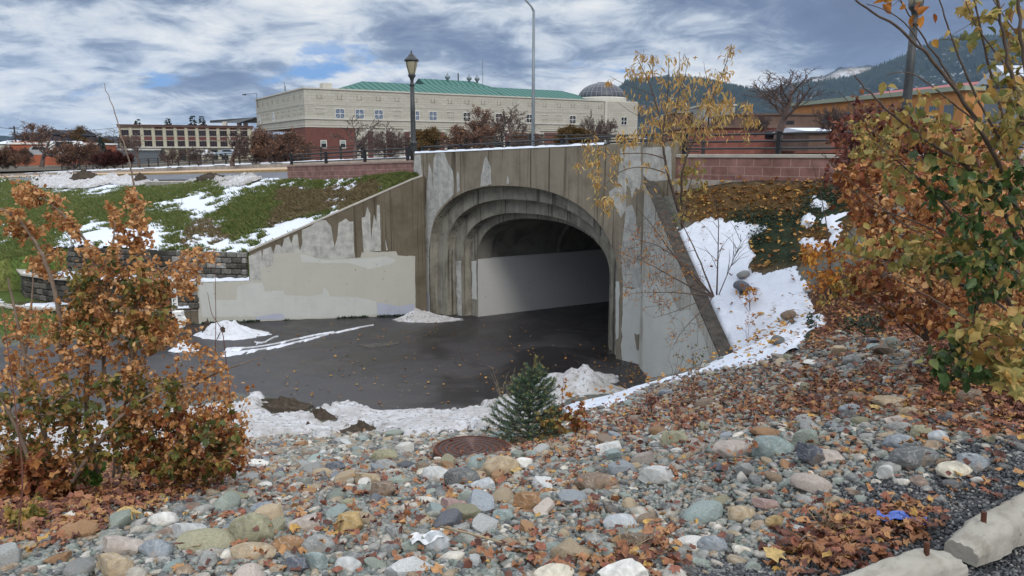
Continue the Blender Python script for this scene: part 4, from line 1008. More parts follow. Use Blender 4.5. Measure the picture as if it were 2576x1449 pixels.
zoneb = zG([(0,540),(200,500),(300,470),(600,460),(1000,440),(1500,400),(2000,420),(2600,470),(2600,520),(2300,600),(2150,600),(2000,560),(1500,540),(1360,585),(1160,560),(1060,550),(900,610),(700,650),(500,640),(300,640)])
Mberm = Mask([zoneb], 8)
u2, v2, _ = proj(np.stack([X2[..., 0], X2[..., 1], Z2], -1)); bm = Mberm(u2, v2)*smooth01((T_-.6)/.25)
Zb = Z2 + bm*.22*(fbm(X2[..., 0], X2[..., 1], 4.5, 4)-.3) + bm*(.12 + .75*fbm(X2[..., 0], X2[..., 1], 1.3, 5)*smooth01((fbm(X2[..., 0]+3, X2[..., 1], .45, 2)-.3)*3))
snow_layer('snow', X2[i0:, :, 0], X2[i0:, :, 1], Z2[i0:], lambda u, v: Msnow_c(u, v), M['snow'], .04, .85, 1.6, 0., keep=(bm[i0:] < .5), thr=.44)
snow_layer('dirty_snow', X2[i0:, :, 0], X2[i0:, :, 1], Zb[i0:], lambda u, v: Msnow_c(u, v + 4), M['snow_dirty'], .05, .45, 3., .05, keep=(bm[i0:] > .3))
# clods of dark sod along the berm
for poly, lab in zip(dirtC, ('long dark heap of torn sod on the left part of the roadside snow berm', 'dark sod slab leaning on the berm left of its highest snow lump', 'dark sod clod capping the right end of the roadside snow berm', 'small dark clod between two dirty snow lumps of the berm')):
    us = [p[0] for p in poly]; vs_ = [p[1] for p in poly]; uc, vc = np.mean(us), np.mean(vs_)
    ok = np.argmin((u2-uc)**2 + (v2-vc-4)**2); i_, j_ = np.unravel_index(ok, u2.shape); c = np.array([X2[i_, j_, 0], X2[i_, j_, 1], Z2[i_, j_]])
    t_ = np.linalg.norm(c); w = (max(us)-min(us))/FPX*t_*.55; h = max(.16, (max(vs_)-min(vs_))/FPX*t_*.8)
    n_, m_ = 26, 14; th_, ph_ = np.meshgrid(np.linspace(0, 2*math.pi, n_), np.linspace(0, math.pi/2, m_), indexing='ij')
    r_ = 1 + .5*(fbm(th_*3+c[0], ph_*4, 1.7, 4)-.5)
    V = np.stack([c[0] + w*np.cos(th_)*np.sin(ph_)*r_, c[1] + w*.5*np.sin(th_)*np.sin(ph_)*r_, c[2]-.05 + h*np.cos(ph_)*(1+.8*(fbm(th_*4, ph_*6, 2.3, 3)-.5))], -1).reshape(-1, 3)
    o = np_mesh('sod_clod', V, grid_faces(n_, m_), M['dirt'], smooth=True); tag(o, lab, 'clod', 'clods of sod in the berm')
# right bank
gx, gy = np.meshgrid(np.arange(.2, 9.5, .045), np.arange(8.8, 17.3, .045), indexing='ij')
kp = (gx > wrx(gy)+.30) | (gy < 11.9)
gz = H(gx, gy)
snow_layer('snow', gx, gy, gz, Msnow_d, M['snow'], .03, .62, 2.0, .04, keep=kp)
# ridge of ploughed dirty snow along the near edge of the path
gx, gy = np.meshgrid(np.arange(-13.5, 3.1, .045), np.arange(9.6, 16.6, .045), indexing='ij'); gz = H(gx, gy)
snow_layer('dirty_snow', gx, gy, np.maximum(gz, -.02), Msnow_b, M['snow_dirty'], .04, .55, 2.6, .15, keep=~((gx > 1.2) & (gy < 12.2)))

# separate heaps on the path
def heap(name, label, u, v, wpx, hpx, mat, seed, depth=.6, skew=0., rough=.35, z0=0.):
    c = at_z(u, v, z0); t_ = np.linalg.norm(c - [0, 0, EYE]); w = wpx/2/FPX*t_; h = hpx/FPX*t_
    n_, m_ = 72, 26; th_, r_ = np.meshgrid(np.linspace(0, 2*math.pi, n_), np.linspace(0, 1, m_), indexing='ij')
    edge = 1 + .30*(fbm(np.cos(th_)*2+seed, np.sin(th_)*2+seed, 2.2, 4)-.5)*2
    x = np.cos(th_)*r_*edge*w; y = np.sin(th_)*r_*edge*w*depth
    prof_ = (1-r_**1.5)**1.25
    peak = np.exp(-(((x/w) - skew)**2)*2.2)
    z = h*prof_*(.35+.65*peak)*(1 + rough*(fbm((x+seed)/w*2, y/w*2, 2.4, 5)-.5)*2) - .015*r_
    V = np.stack([c[0]+x, c[1]+y, z0+z], -1).reshape(-1, 3)
    o = np_mesh(name, V - np.array([*c[:2], z0]), grid_faces(n_, m_), mat, smooth=True); o.location = (*c[:2], z0)
    return tag(o, label, 'snow pile', 'snow piles left on the path')
heap('snow_pile', 'white snow pile with dark clods near the low end of the left wing wall', 582, 842, 185, 40, M['snow_some'], 1.3, .55, -.25, .5)
heap('snow_pile', 'dirty snow slab against the left jamb of the arch', 1080, 805, 190, 30, M['snow_dirty'], 4.1, .32, -.45, .5)
heap('snow_pile', 'dirty snow mound right of the small spruce at the path edge', 1470, 985, 250, 62, M['snow_dirty'], 7.7, .6, -.1, .35, .03)
heap('snow_pile', 'small leftover snow lump behind the white sign box', 462, 880, 80, 22, M['snow_some'], 9.2, .6, 0, .3)
for (u_, v_, w_, h_), lab in zip(((523, 842, 40, 30), (563, 850, 44, 24)), ('dark clod at the left foot of the white snow pile', 'dark clod at the front of the white snow pile')):
    o = heap('sod_clod', lab, u_, v_, w_, h_, M['dirt'], u_*.1, .8, 0, .6); o['category'] = 'clod'; o['group'] = 'clods in the snow pile'
# thin broken line of slush across the path
mb = []
for a_, b_ in (((560, 893), (940, 824)), ((570, 880), (840, 842)), ((640, 862), (700, 853))):
    n_ = 90; tl_ = np.linspace(0, 1, n_); pts = [at_z(a_[0]+(b_[0]-a_[0])*t, a_[1]+(b_[1]-a_[1])*t + 5*math.sin(t*5), 0)[:2] for t in tl_]
    pts = np.array(pts); w = (.15*(1-tl_) + .04)*(.3+1.4*fbm(pts[:, 0], pts[:, 1], 1.6, 4)); w = w*(.4+1.3*fbm(pts[:, 0]*6, pts[:, 1]*6, 1.3, 3)); w = np.where(fbm(pts[:, 0]+9, pts[:, 1], 2.1, 3) > .60, 0.006, w)
    rows = np.stack([np.column_stack([pts[:, 0], pts[:, 1]+w*k, np.full(n_, .004) + (.035*(1-abs(k)))]) for k in (-1, -.5, 0, .5, 1)], 1)
    rows[..., 2] += .02*fbm(rows[..., 0], rows[..., 1], 9, 3)*(rows[..., 2] > .01)
    mb.append(rows)
V = np.concatenate([r.reshape(-1, 3) for r in mb]); Fc = np.concatenate([grid_faces(90, 5) + 450*i for i in range(3)])
tag(np_mesh('slush', V, Fc, M['snow_some'], smooth=True), kind='stuff')
# pale wet film on the path near the right jamb and along the tunnel mouth
mb = MB()
for P_ in ([(1482,858),(1500,848),(1546,836),(1546,892),(1515,895),(1490,880),(1500,868)], [(1386,832),(1410,826),(1440,830),(1482,832),(1475,842),(1450,840),(1420,836)], [(900,868),(1010,860),(1000,866),(930,876)]):
    pts = [at_z(a, b, .006) for a, b in jag(P_, 1.5, 8)]; mb.add(pts, [tuple(range(len(pts)))])
tag(mb.build('puddle', M['puddle']), kind='structure')
# ------------------------------------------------------------------ stones
def ico(sub):
    import bmesh
    bm = bmesh.new(); bmesh.ops.create_icosphere(bm, subdivisions=sub, radius=1.)
    v = np.array([x.co[:] for x in bm.verts]); f = np.array([[y.index for y in x.verts] for x in bm.faces]); bm.free(); return v, f
ICO1, ICO2, ICO3, ICO4 = ico(1), ico(2), ico(3), ico(4)
def rock_shape(base, seed, angular=.5, planes=9):
    r = np.random.default_rng(seed); v, f = base; v = v.copy()
    for _ in range(planes):
        n = r.normal(size=3); n /= np.linalg.norm(n); d = r.uniform(.42, .86) if angular > .5 else r.uniform(.62, .95)
        k = v @ n; over = np.clip(k-d, 0, None); v = v - np.outer(over*(.93 if angular > .5 else .7), n)
    a, b = r.uniform(0, 9, 2)
    nz = fbm(v[:, 0]*1.3+a+v[:, 2], v[:, 1]*1.3+b-v[:, 2], 1.6, 4)
    v = v*(1 + .26*(nz-.5))[:, None]
    e = np.abs(v).max(0); return v/e, f
def hit(u, v):
    d = ray(u, v); t = np.linspace(1.5, 32, 900); X, Y, Z = d[0]*t, d[1]*t, EYE+d[2]*t
    h = np.maximum(H(X, Y), 0.); k = np.argmax(Z < h); return np.array([X[k], Y[k], h[k]]), t[k]
SHR = [rock_shape(ICO3, i, .9 if i % 3 else .3, 13 if i % 3 else 8) for i in range(12)]
SHB = [rock_shape(ICO4, 50+i, .9 if i % 2 else .3, 15 if i % 2 else 7) for i in range(8)]
def crease(me, a=24):
    try: me.set_sharp_from_angle(angle=R(a))
    except Exception: pass
SHM = [rock_shape(ICO2, 100+i, .9, 9) for i in range(12)]
# colour names -> stone colours
RC = {'tan': (.33,.26,.17), 'ochre': (.36,.25,.11), 'grey': (.24,.245,.235), 'dark grey': (.11,.115,.115), 'pale grey': (.42,.43,.42), 'blue grey': (.205,.23,.25), 'pale blue': (.38,.405,.42),
 'green grey': (.205,.235,.20), 'teal': (.20,.245,.235), 'white': (.56,.55,.51), 'cream': (.54,.50,.40), 'rust brown': (.24,.135,.065), 'brown': (.17,.125,.09), 'pink': (.29,.20,.18), 'slate': (.09,.10,.12), 'black': (.045,.045,.05), 'pinkish': (.36,.31,.27), 'olive': (.24,.23,.15)}
big = [ # u, v(centre), width, height (px of the 2576 view), colour, shape 0 round / 1 angular, label
 (632,1332,112,92,'olive',0,'largest rounded olive and tan boulder at the lower left of the stones'),
 (768,1318,98,60,'pinkish',1,'pinkish angular rock just right of the largest lower left boulder'),
 (885,1316,88,82,'ochre',1,'blocky ochre streaked rock in the lower left middle'),
 (800,1374,90,64,'grey',0,'speckled grey rounded boulder below the pinkish angular rock'),
 (795,1420,74,56,'teal',1,'teal grey broken rock at the bottom edge under the speckled boulder'),
 (1095,1366,78,62,'pale blue',0,'pale blue grey egg shaped rock above the white paper scrap'),
 (1272,1300,70,46,'teal',1,'flat sided teal rock left of the brown elongated rock pair'),
 (1258,1176,104,66,'tan',0,'big tan boulder touching the front of the manhole lid'),
 (1162,1202,94,56,'dark grey',0,'dark grey flattened boulder in front of the manhole lid'),
 (1216,1218,68,42,'pale blue',1,'blue white angular stone below the manhole lid'),
 (1335,1260,94,70,'rust brown',1,'rust brown pointed rock standing upright in the middle'),
 (1500,1215,120,46,'brown',0,'long dark brown loaf shaped rock'),
 (1655,1196,100,54,'pale grey',1,'pale flat topped slab rock right of the long brown rock'),
 (1535,1127,80,54,'white',1,'white blocky rock just right of the red leafed seedling'),
 (1705,1102,84,54,'olive',1,'green and ochre split rock on the upper right of the stones'),
 (1850,1132,124,46,'pinkish',0,'long beige grey rock right of the split green one'),
 (1560,1316,92,44,'pale blue',0,'pale blue rounded rock low in the middle right'),
 (1570,1440,130,62,'white',1,'white wedge shaped rock cut by the bottom edge of the photo'),
 (1395,1444,110,34,'cream',0,'cream flat rock cut by the bottom edge of the photo'),
 (2300,1154,136,58,'dark grey',0,'long dark grey green boulder near the dark gravel at right'),
 (2400,1184,104,38,'cream',0,'smooth cream oblong rock in front of the long dark boulder'),
 (2442,1168,94,48,'blue grey',0,'blue grey rock right of the cream oblong one'),
 (2086,1150,118,42,'pinkish',1,'pinkish grey box shaped slab left of the long dark boulder'),
 (2036,1145,76,78,'slate',1,'slate blue upright rock left of the pinkish slab'),
 (2028,1106,88,62,'green grey',1,'green grey peaked rock behind the slate blue one'),
 (1938,1126,124,60,'teal',0,'broad teal rock at the edge of the leaf litter'),
 (2142,1032,62,34,'blue grey',0,'blue grey rounded stone lying in the leaf litter'),
 (2238,1010,92,28,'tan',0,'long tan flat rock, the rear one of two in the litter'),
 (2300,1038,104,34,'tan',1,'long tan flat rock, the front one of two in the litter'),
 (2252,1058,54,32,'pinkish',1,'small pinkish block below the two long tan rocks'),
 (2389,1060,60,40,'black',1,'black boulder in the brown leaves'),
 (2455,1086,42,26,'white',1,'small white stone at the edge of the litter right of the black boulder'),
 (2440,1003,88,52,'brown',1,'flat brown boulder under the right hand shrub'),
 (2316,1090,68,44,'olive',0,'olive tan rock left of the light blue one'),
 (2361,1098,56,40,'pale blue',0,'light blue grey stone leaning on an olive rock'),
 (2263,1115,84,44,'blue grey',0,'blue grey leaning rock behind the long dark boulder'),
 (2228,1190,50,46,'pale grey',1,'pale grey stone left of the long dark boulder foot'),
 (2243,865,46,42,'green grey',0,'green grey boulder highest on the right hand stones'),
 (2143,907,50,34,'grey',0,'grey round boulder at the top edge of the right hand stones'),
 (473,1340,88,62,'pale grey',1,'pale green white rock at lower left beside the gravel'),
 (410,1310,72,42,'white',0,'white rounded rock beside the yellow leaves at left'),
 (111,1356,46,26,'blue grey',0,'small blue grey stone near the left edge'),
 (391,1382,94,52,'blue grey',0,'blue grey rounded rock at the bottom left'),
 (300,1376,114,60,'pinkish',1,'pinkish tan slab at the bottom left'),
 (287,1424,124,66,'tan',1,'tan slab leaning on the pinkish one at the bottom left'),
 (1091,1196,88,46,'pale grey',0,'pale grey rock left of the dark boulder by the manhole'),
 (970,1229,82,60,'brown',1,'dark brown and white split rock left of the middle'),
 (921,1205,72,46,'tan',1,'tan block left of the split brown rock'),
 (968,1147,72,38,'olive',0,'olive rounded stone nearest the dirt heap'),
 (965,1172,68,36,'grey',0,'grey stone in front of the olive one'),
 (848,1174,64,32,'slate',1,'slate coloured stone at upper left of the stones'),
 (1140,1272,78,46,'pink',1,'pink mauve rock in the middle'),
 (1181,1253,62,42,'green grey',0,'rounded green stone right of the pink one'),
 (1045,1372,74,52,'green grey',1,'grey green block left of the pale blue egg shaped rock'),
 (671,1283,90,36,'blue grey',0,'flat blue grey rock behind the largest lower left boulder'),
 (722,1374,92,50,'rust brown',0,'red brown rounded rock left of the speckled boulder'),
 (631,1392,124,40,'tan',0,'long low tan slab under the largest lower left boulder'),
 (870,1424,80,42,'pale grey',0,'pale rounded stone at the bottom edge'),
 (750,1426,84,52,'slate',1,'dark slate rock at the bottom edge'),
 (1606,1360,100,50,'brown',1,'flat grey brown rock among the bottom leaves'),
 (1793,1372,80,46,'blue grey',0,'mauve grey rounded rock near the dark gravel'),
 (1862,1294,90,40,'tan',0,'long tan grey rock on the right gravel'),
 (1951,1312,58,36,'ochre',0,'ochre round stone on the right gravel'),
 (1924,1272,74,36,'pink',1,'reddish flat rock on the right gravel')]
occ = []
for i, (u_, v_, w_, h_, c_, ang, lab) in enumerate(big):
    P_, t_ = hit(u_, v_ + h_*.36); t_ *= 1.; w = w_/2/FPX*t_; h = h_/2/FPX*t_
    vv, ff = SHB[(i*2 + (0 if not ang else 1)) % 8]
    rz = random.uniform(-.35, .35); c, s = math.cos(rz), math.sin(rz)
    me = bpy.data.meshes.new('river_rock'); V = vv*np.array([w, max(w*.62, h*.8), h*1.05]); V = np.column_stack([V[:, 0]*c-V[:, 1]*s, V[:, 0]*s+V[:, 1]*c, V[:, 2]])
    me.from_pydata(V.tolist(), [], ff.tolist()); me.polygons.foreach_set('use_smooth', [True]*len(me.polygons)); me.materials.append(M['rock'])
    if ang: crease(me, 18)
    o = bpy.data.objects.new('river_rock', me); COL.objects.link(o); o.location = (P_[0], P_[1]+.1*w, P_[2] + h*.55); o.color = (*RC[c_], 1)
    tag(o, lab, 'rock', 'river rocks on the bank'); occ.append((P_[0], P_[1], w*.85))
big_occ = list(occ)
# medium rocks, individually placed so that they do not overlap
class Packer:
    def __init__(s, cell=.12): s.c = cell; s.g = {}
    def free(s, x, y, r, k=.82):
        a, b = int(x//s.c), int(y//s.c); m = int((r+.26)//s.c)+1
        for i in range(a-m, a+m+1):
            for j in range(b-m, b+m+1):
                for (p, q, w) in s.g.get((i, j), ()):
                    if (p-x)**2+(q-y)**2 < ((w+r)*k)**2: return False
        return True
    def put(s, x, y, r): s.g.setdefault((int(x//s.c), int(y//s.c)), []).append((x, y, r))
pk = Packer()
for o_ in big_occ: pk.put(*o_)
MH = at_y(1190, 1147, 7.1); pk.put(MH[0], MH[1]-.06, .52); 
SPR, _t = hit(1330, 1105)
def candidates(n, y0, y1, seed, power=1.):
    r = np.random.default_rng(seed); y = y0 + (y1-y0)*r.random(n)**power; x = (r.random(n)*2-1)*(y*.78+.9)
    z = H(x, y); u, v, d = proj(np.stack([x, y, z], -1)); ok = (z > .02) & (x < np.where(y > 11.6, wrx(y)+9, 99))
    return x[ok], y[ok], z[ok], u[ok], v[ok], d[ok]
x, y, z, u, v, d = candidates(9000, 2.2, 12.6, 1)
m = Mstone(u, v)*(1-.75*np.clip(Mdark(u, v), 0, 1)); sn = Msnow_d(u, v)
cls = [('grey', 'grey'), ('pale grey', 'pale grey'), ('blue grey', 'blue grey'), ('green grey', 'green grey'), ('tan', 'tan'), ('brown', 'brown'), ('white', 'whitish'), ('olive', 'olive'), ('teal', 'teal'), ('slate', 'dark slate'), ('rust brown', 'rust brown'), ('pinkish', 'pinkish')]
protos = {}
nr = 0
import re
short_ = [' '.join(re.split(r' (?:at|in|below|just|above|left|right|touching|standing|cut|near|behind|low|lying|the|beside|on|under|leaning|among|by|of|nearest|with) ', b_[6]+' ')[0].replace(',', '').split()[:7]) for b_ in big]
for i in range(len(x)):
    if nr >= 232: break
    if random.random() > m[i] or sn[i] > .4: continue
    r_ = (.040 + .062*random.random()**1.6)*(1 + .02*y[i])
    if v[i] < 1000: r_ *= 1.15
    if not pk.free(x[i], y[i], r_): continue
    pk.put(x[i], y[i], r_); k = random.randrange(12); cn, cw_ = random.choice(cls)
    if (k,) not in protos:
        me = bpy.data.meshes.new('river_rock'); me.from_pydata(SHR[k][0].tolist(), [], SHR[k][1].tolist()); me.polygons.foreach_set('use_smooth', [True]*len(me.polygons)); me.materials.append(M['rock']); crease(me, 22); protos[(k,)] = me
    o = bpy.data.objects.new('river_rock', protos[(k,)]); COL.objects.link(o)
    o.scale = (r_*random.uniform(1.05, 1.35), r_*random.uniform(.65, .95), r_*random.uniform(.42, .7)); o.rotation_euler = (random.uniform(-.25, .25), random.uniform(-.25, .25), random.uniform(0, 6.28)); o.location = (x[i], y[i], z[i] + r_*.28)
    kk_ = random.uniform(.75, 1.25); o.color = (*[min(1, c*kk_) for c in RC[cn]], 1)
    dd_ = [(x[i]-b_[0])**2+(y[i]-b_[1])**2 for b_ in big_occ]; nb_ = int(np.argmin(dd_)); bl_ = short_[nb_]; bx_, by_ = big_occ[nb_][0]-x[i], big_occ[nb_][1]-y[i]
    rel_ = ('left of' if bx_ > 0 else 'right of') if abs(bx_) > abs(by_) else ('in front of' if by_ > 0 else 'behind'); szw_ = 'pebble sized' if r_ < .052 else 'fist sized' if r_ < .072 else 'head sized'
    reg = 'lower left' if u[i] < 900 and v[i] > 1200 else 'upper left' if u[i] < 1200 and v[i] <= 1200 else 'bottom middle' if u[i] < 1700 and v[i] > 1250 else 'upper right' if v[i] < 1060 else 'right hand'
    tag(o, f'{szw_} {cw_} river rock {rel_} the {bl_}', 'rock', 'smaller river rocks on the bank'); nr += 1
# the countless smaller stones
def scatter_mesh(name, shapes, x, y, z, sx, sy, sz, tilt, mat, seed, smooth=True):
    r = np.random.default_rng(seed); n = len(x); Vs, Fs, off = [], [], 0; which = r.integers(0, len(shapes), n)
    for k, (bv, bf) in enumerate(shapes):
        I = np.where(which == k)[0]
        if not len(I): continue
        a = r.uniform(0, 6.28, len(I)); tx = r.uniform(-tilt, tilt, len(I)); ty = r.uniform(-tilt, tilt, len(I))
        P = bv[None]*np.stack([sx[I], sy[I], sz[I]], 1)[:, None]
        X, Y_, Z_ = P[..., 0], P[..., 1], P[..., 2]
        Y2, Z2_ = Y_*np.cos(tx)[:, None]-Z_*np.sin(tx)[:, None], Y_*np.sin(tx)[:, None]+Z_*np.cos(tx)[:, None]
        X3, Z3 = X*np.cos(ty)[:, None]+Z2_*np.sin(ty)[:, None], -X*np.sin(ty)[:, None]+Z2_*np.cos(ty)[:, None]
        X4, Y4 = X3*np.cos(a)[:, None]-Y2*np.sin(a)[:, None], X3*np.sin(a)[:, None]+Y2*np.cos(a)[:, None]
        V = np.stack([X4+x[I][:, None], Y4+y[I][:, None], Z3+z[I][:, None]], -1)
        Vs.append(V.reshape(-1, 3)); Fs.append((bf[None] + (np.arange(len(I))*len(bv))[:, None, None]).reshape(-1, bf.shape[1]) + off); off += V.shape[0]*V.shape[1]
    return tag(np_mesh(name, np.concatenate(Vs), np.concatenate(Fs), mat, smooth=smooth), kind='stuff')
def collect(n, y0, y1, seed, rfun, prob, cap, k=.8, power=1., packer=None):
    x, y, z, u, v, d = candidates(n, y0, y1, seed, power); p = prob(u, v, x, y); rr = np.random.default_rng(seed+99).random(len(x)); R0 = rfun(np.random.default_rng(seed+5).random(len(x)), y)
    out = []
    for i in np.where(rr < p)[0]:
        if packer.free(x[i], y[i], R0[i], k): packer.put(x[i], y[i], R0[i]); out.append(i)
        if len(out) >= cap: break
    out = np.array(out); return x[out], y[out], z[out], R0[out]
Mgrav = Mask([[(880,1105),(1120,1110),(1110,1165),(960,1150)],[(1690,1190),(1850,1180),(2080,1170),(2150,1200),(2060,1280),(1960,1330),(1800,1360),(1690,1330),(1560,1250)],[(380,1240),(620,1200),(760,1230),(640,1290),(440,1320)],[(-50,1370),(200,1360),(240,1449),(-50,1449)],[(1450,1310),(1540,1290),(1540,1370),(1400,1400)],[(2180,1240),(2300,1200),(2330,1260),(2200,1290)]], 14)
prob = lambda u, v, x, y: Mstone(u, v)*(1-.8*Mgrav(u, v))*(1-.55*((u > 1500)*np.clip(Mleaf(u, v), 0, 1)))*(1-.8*np.clip(Mdark(u, v), 0, 1))*(1-.97*(Msnow_d(u, v) > .5))
x, y, z, r_ = collect(130000, 2.0, 12.8, 21, lambda q, y: .016 + .042*q**2.0 + .0022*y, prob, 17000, .80, packer=pk)
q = np.random.default_rng(8).random((3, len(x)))
scatter_mesh('pebbles', SHM, x, y, z + r_*.22, r_*(1.05+.4*q[0]), r_*(.7+.25*q[1]), r_*(.40+.32*q[2]), .4, M['stone'], 4)
pk2 = Packer(.05); 
x, y, z, u, v, d = candidates(150000, 1.9, 9.5, 31, 1.5); p = np.clip(Mstone(u, v)*1.1, 0, 1)*(1-.85*np.clip(Mdark(u, v), 0, 1)) + .25*((u < 900) & (v > 1180)); ok = np.random.default_rng(1).random(len(x)) < p
x, y, z = x[ok][:42000], y[ok][:42000], z[ok][:42000]; r_ = .006 + .014*np.random.default_rng(2).random(len(x))**1.5 + .0012*y
q = np.random.default_rng(9).random((3, len(x)))
scatter_mesh('gravel', [rock_shape(ICO1, 200+i, .9, 4) for i in range(6)], x, y, z + r_*.3, r_*(1+.3*q[0]), r_*(.7+.3*q[1]), r_*(.5+.3*q[2]), .5, M['gravel'], 5)
x, y, z, u, v, d = candidates(170000, 1.7, 6.0, 41, 1.3); p = Mdark(u, v); p = np.where((u > 1500) & (v > 1460), .8, p); ok = np.random.default_rng(3).random(len(x)) < p
x, y, z = x[ok][:36000], y[ok][:36000], z[ok][:36000]; r_ = .004 + .006*np.random.default_rng(4).random(len(x)) + .0006*y
q = np.random.default_rng(10).random((3, len(x)))
scatter_mesh('stone_chips', [rock_shape(ICO1, 300+i, .9, 4) for i in range(5)], x, y, z + r_*.3, r_*(1+.3*q[0]), r_*(.7+.3*q[1]), r_*(.6+.3*q[2]), .6, M['chip'], 6, smooth=False)
# few rocks on the right snow bank
for (u_, v_, w_, c_, lab) in ((1869,698,34,'grey','grey stone poking out of the right snow bank'), (1866,733,46,'slate','dark mossy stone in the middle of the right snow bank'), (1982,803,40,'brown','brown stone melted out low on the right snow bank'), (1955,868,46,'dark grey','dark stone with leaves at the foot of the right snow bank'), (2130,473,44,'grey','grey stone near the top of the leafy slope'), (2030,735,26,'pale grey','pale stone beside the orange leafed sapling')):
    P_, t_ = hit(u_, v_+5); w = w_/2/FPX*t_; me = protos[(3,)] if (3,) in protos else list(protos.values())[0]
    o = bpy.data.objects.new('river_rock', me); COL.objects.link(o); o.scale = (w, w*.8, w*.62); o.location = (P_[0], P_[1], P_[2]+w*.3+.05); o.rotation_euler = (0, .2, u_); o.color = (*RC[c_], 1); tag(o, lab, 'rock', 'river rocks on the right bank')

# ------------------------------------------------------------------ leaves
def leaf_tpl(kind):
    if kind == 'ovate':   # folded blade with a drooping tip
        v = [(0,0,0),(.28,.30,.10),(.26,.62,.06),(0,1,-.10),(-.26,.62,.06),(-.28,.30,.10),(0,.5,-.03)]; f = [(0,1,6),(1,2,6),(2,3,6),(3,4,6),(4,5,6),(5,0,6)]
    elif kind == 'maple':
        v = [(0,0,0),(.22,.10,.05),(.52,.22,.02),(.30,.42,.08),(.46,.74,-.04),(.16,.68,.05),(0,1.05,-.08),(-.16,.68,.05),(-.46,.74,-.04),(-.30,.42,.08),(-.52,.22,.02),(-.22,.10,.05),(0,.42,-.03)]
        f = [(i, (i+1) % 12, 12) for i in range(12)]
    elif kind == 'narrow':
        v = [(0,0,0),(.10,.28,.04),(.11,.6,.02),(0,1,-.12),(-.11,.6,.02),(-.10,.28,.04),(0,.5,-.02)]; f = [(0,1,6),(1,2,6),(2,3,6),(3,4,6),(4,5,6),(5,0,6)]
    elif kind == 'curl':  # dry curled litter leaf
        v = [(0,0,.05),(.32,.22,.20),(.42,.62,.13),(.08,1,.22),(-.30,.72,.02),(-.36,.28,.22),(0,.5,0)]; f = [(0,1,6),(1,2,6),(2,3,6),(3,4,6),(4,5,6),(5,0,6)]
    elif kind == 'curl2':
        v = [(0,0,.0),(.20,.12,.16),(.5,.30,.04),(.22,.55,.22),(.30,.92,.10),(-.05,.85,.0),(-.34,.78,.20),(-.26,.45,.02),(-.44,.20,.24),(0,.45,.05)]; f = [(i, (i+1) % 9, 9) for i in range(9)]
    v = np.array(v, float); return v, np.array(f)
LT = {k: leaf_tpl(k) for k in ('ovate', 'maple', 'narrow', 'curl', 'curl2')}
def leaf_mesh(name, kinds, P, D, size, mat, seed, parent=None, roll=3.14, flat=None):
    """P base points, D directions the leaf points to; size per leaf"""
    r = np.random.default_rng(seed); P = np.asarray(P); D = np.asarray(D, float); n = len(P)
    D = D/(np.linalg.norm(D, axis=1)[:, None]+1e-9)
    up = r.normal(size=(n, 3))*roll*.35 + np.array([0, 0, 1.]) if flat is None else np.array([0, 0, 1.]) + r.normal(size=(n, 3))*flat
    Xa = np.cross(D, up); Xa /= (np.linalg.norm(Xa, axis=1)[:, None]+1e-9); Za = np.cross(Xa, D)
    wid = r.uniform(.75, 1.25, n); which = r.integers(0, len(kinds), n); Vs, Fs, off = [], [], 0
    for k, kd in enumerate(kinds):
        I = np.where(which == k)[0]
        if not len(I): continue
        bv, bf = LT[kd]
        curl = r.uniform(.4, 2.6, len(I))
        V = (bv[None, :, 0:1]*Xa[I][:, None]*wid[I][:, None, None] + bv[None, :, 1:2]*D[I][:, None] + bv[None, :, 2:3]*Za[I][:, None]*curl[:, None, None])*np.asarray(size)[I][:, None, None] + P[I][:, None]
        Vs.append(V.reshape(-1, 3)); Fs.append((bf[None] + (np.arange(len(I))*len(bv))[:, None, None]).reshape(-1, 3)+off); off += len(I)*len(bv)
    return np_mesh(name, np.concatenate(Vs), np.concatenate(Fs), mat, parent=parent)
def litter(name, n, dens, mat, size, seed, y0=2., y1=17., kinds=('curl', 'curl2', 'maple'), lift=.02, keep=None, flat=.35, cap=99999, xr=None):
    r = np.random.default_rng(seed); y = y0+(y1-y0)*r.random(n); x = (r.random(n)*2-1)*(y*.78+1.0)
    z = np.maximum(H(x, y), 0.); u, v, _ = proj(np.stack([x, y, z], -1)); ok = r.random(n) < dens(u, v)
    if keep is not None: ok &= keep(x, y, u, v)
    x, y, z = x[ok][:cap], y[ok][:cap], z[ok][:cap]; m = len(x); a = r.uniform(0, 6.28, m)
    D = np.stack([np.cos(a), np.sin(a), r.normal(0, .22, m)], 1)
    return tag(leaf_mesh(name, kinds, np.stack([x, y, z+lift*(.3+1.4*r.random(m))], 1), D, r.uniform(size[0], size[1], m), mat, seed+1, flat=flat), kind='stuff')
onB = lambda x, y, u, v: (y < 12.1) | (x > wrx(y)+.35)
litter('fallen_leaves', 150000, lambda u, v: np.clip(Mleaf(u, v)*.42, 0, .55)*(1-.9*(Msnow_d(u, v) > .5)), M['litter'], (.028, .062), 61, 2.2, 15.5, keep=onB, lift=.020, flat=.28)
litter('fallen_leaves', 60000, lambda u, v: np.clip(MleafY(u, v)*.75, 0, 1)*(1-.6*Mgreen(u, v))*(1-.9*(Msnow_d(u, v) > .5)), M['litter_y'], (.06, .12), 71, 9., 17.4, keep=lambda x, y, u, v: (x > wrx(y)+.35), lift=.05, kinds=('ovate', 'curl', 'narrow'))
litter('fallen_leaves', 26000, lambda u, v: .11*(Msnow_d(u, v) > .5)*(1+2.5*((u > 1880) & (v > 740))), M['litter_y'], (.05, .09), 81, 8.5, 17., keep=onB, lift=.13, kinds=('ovate', 'curl', 'narrow'))
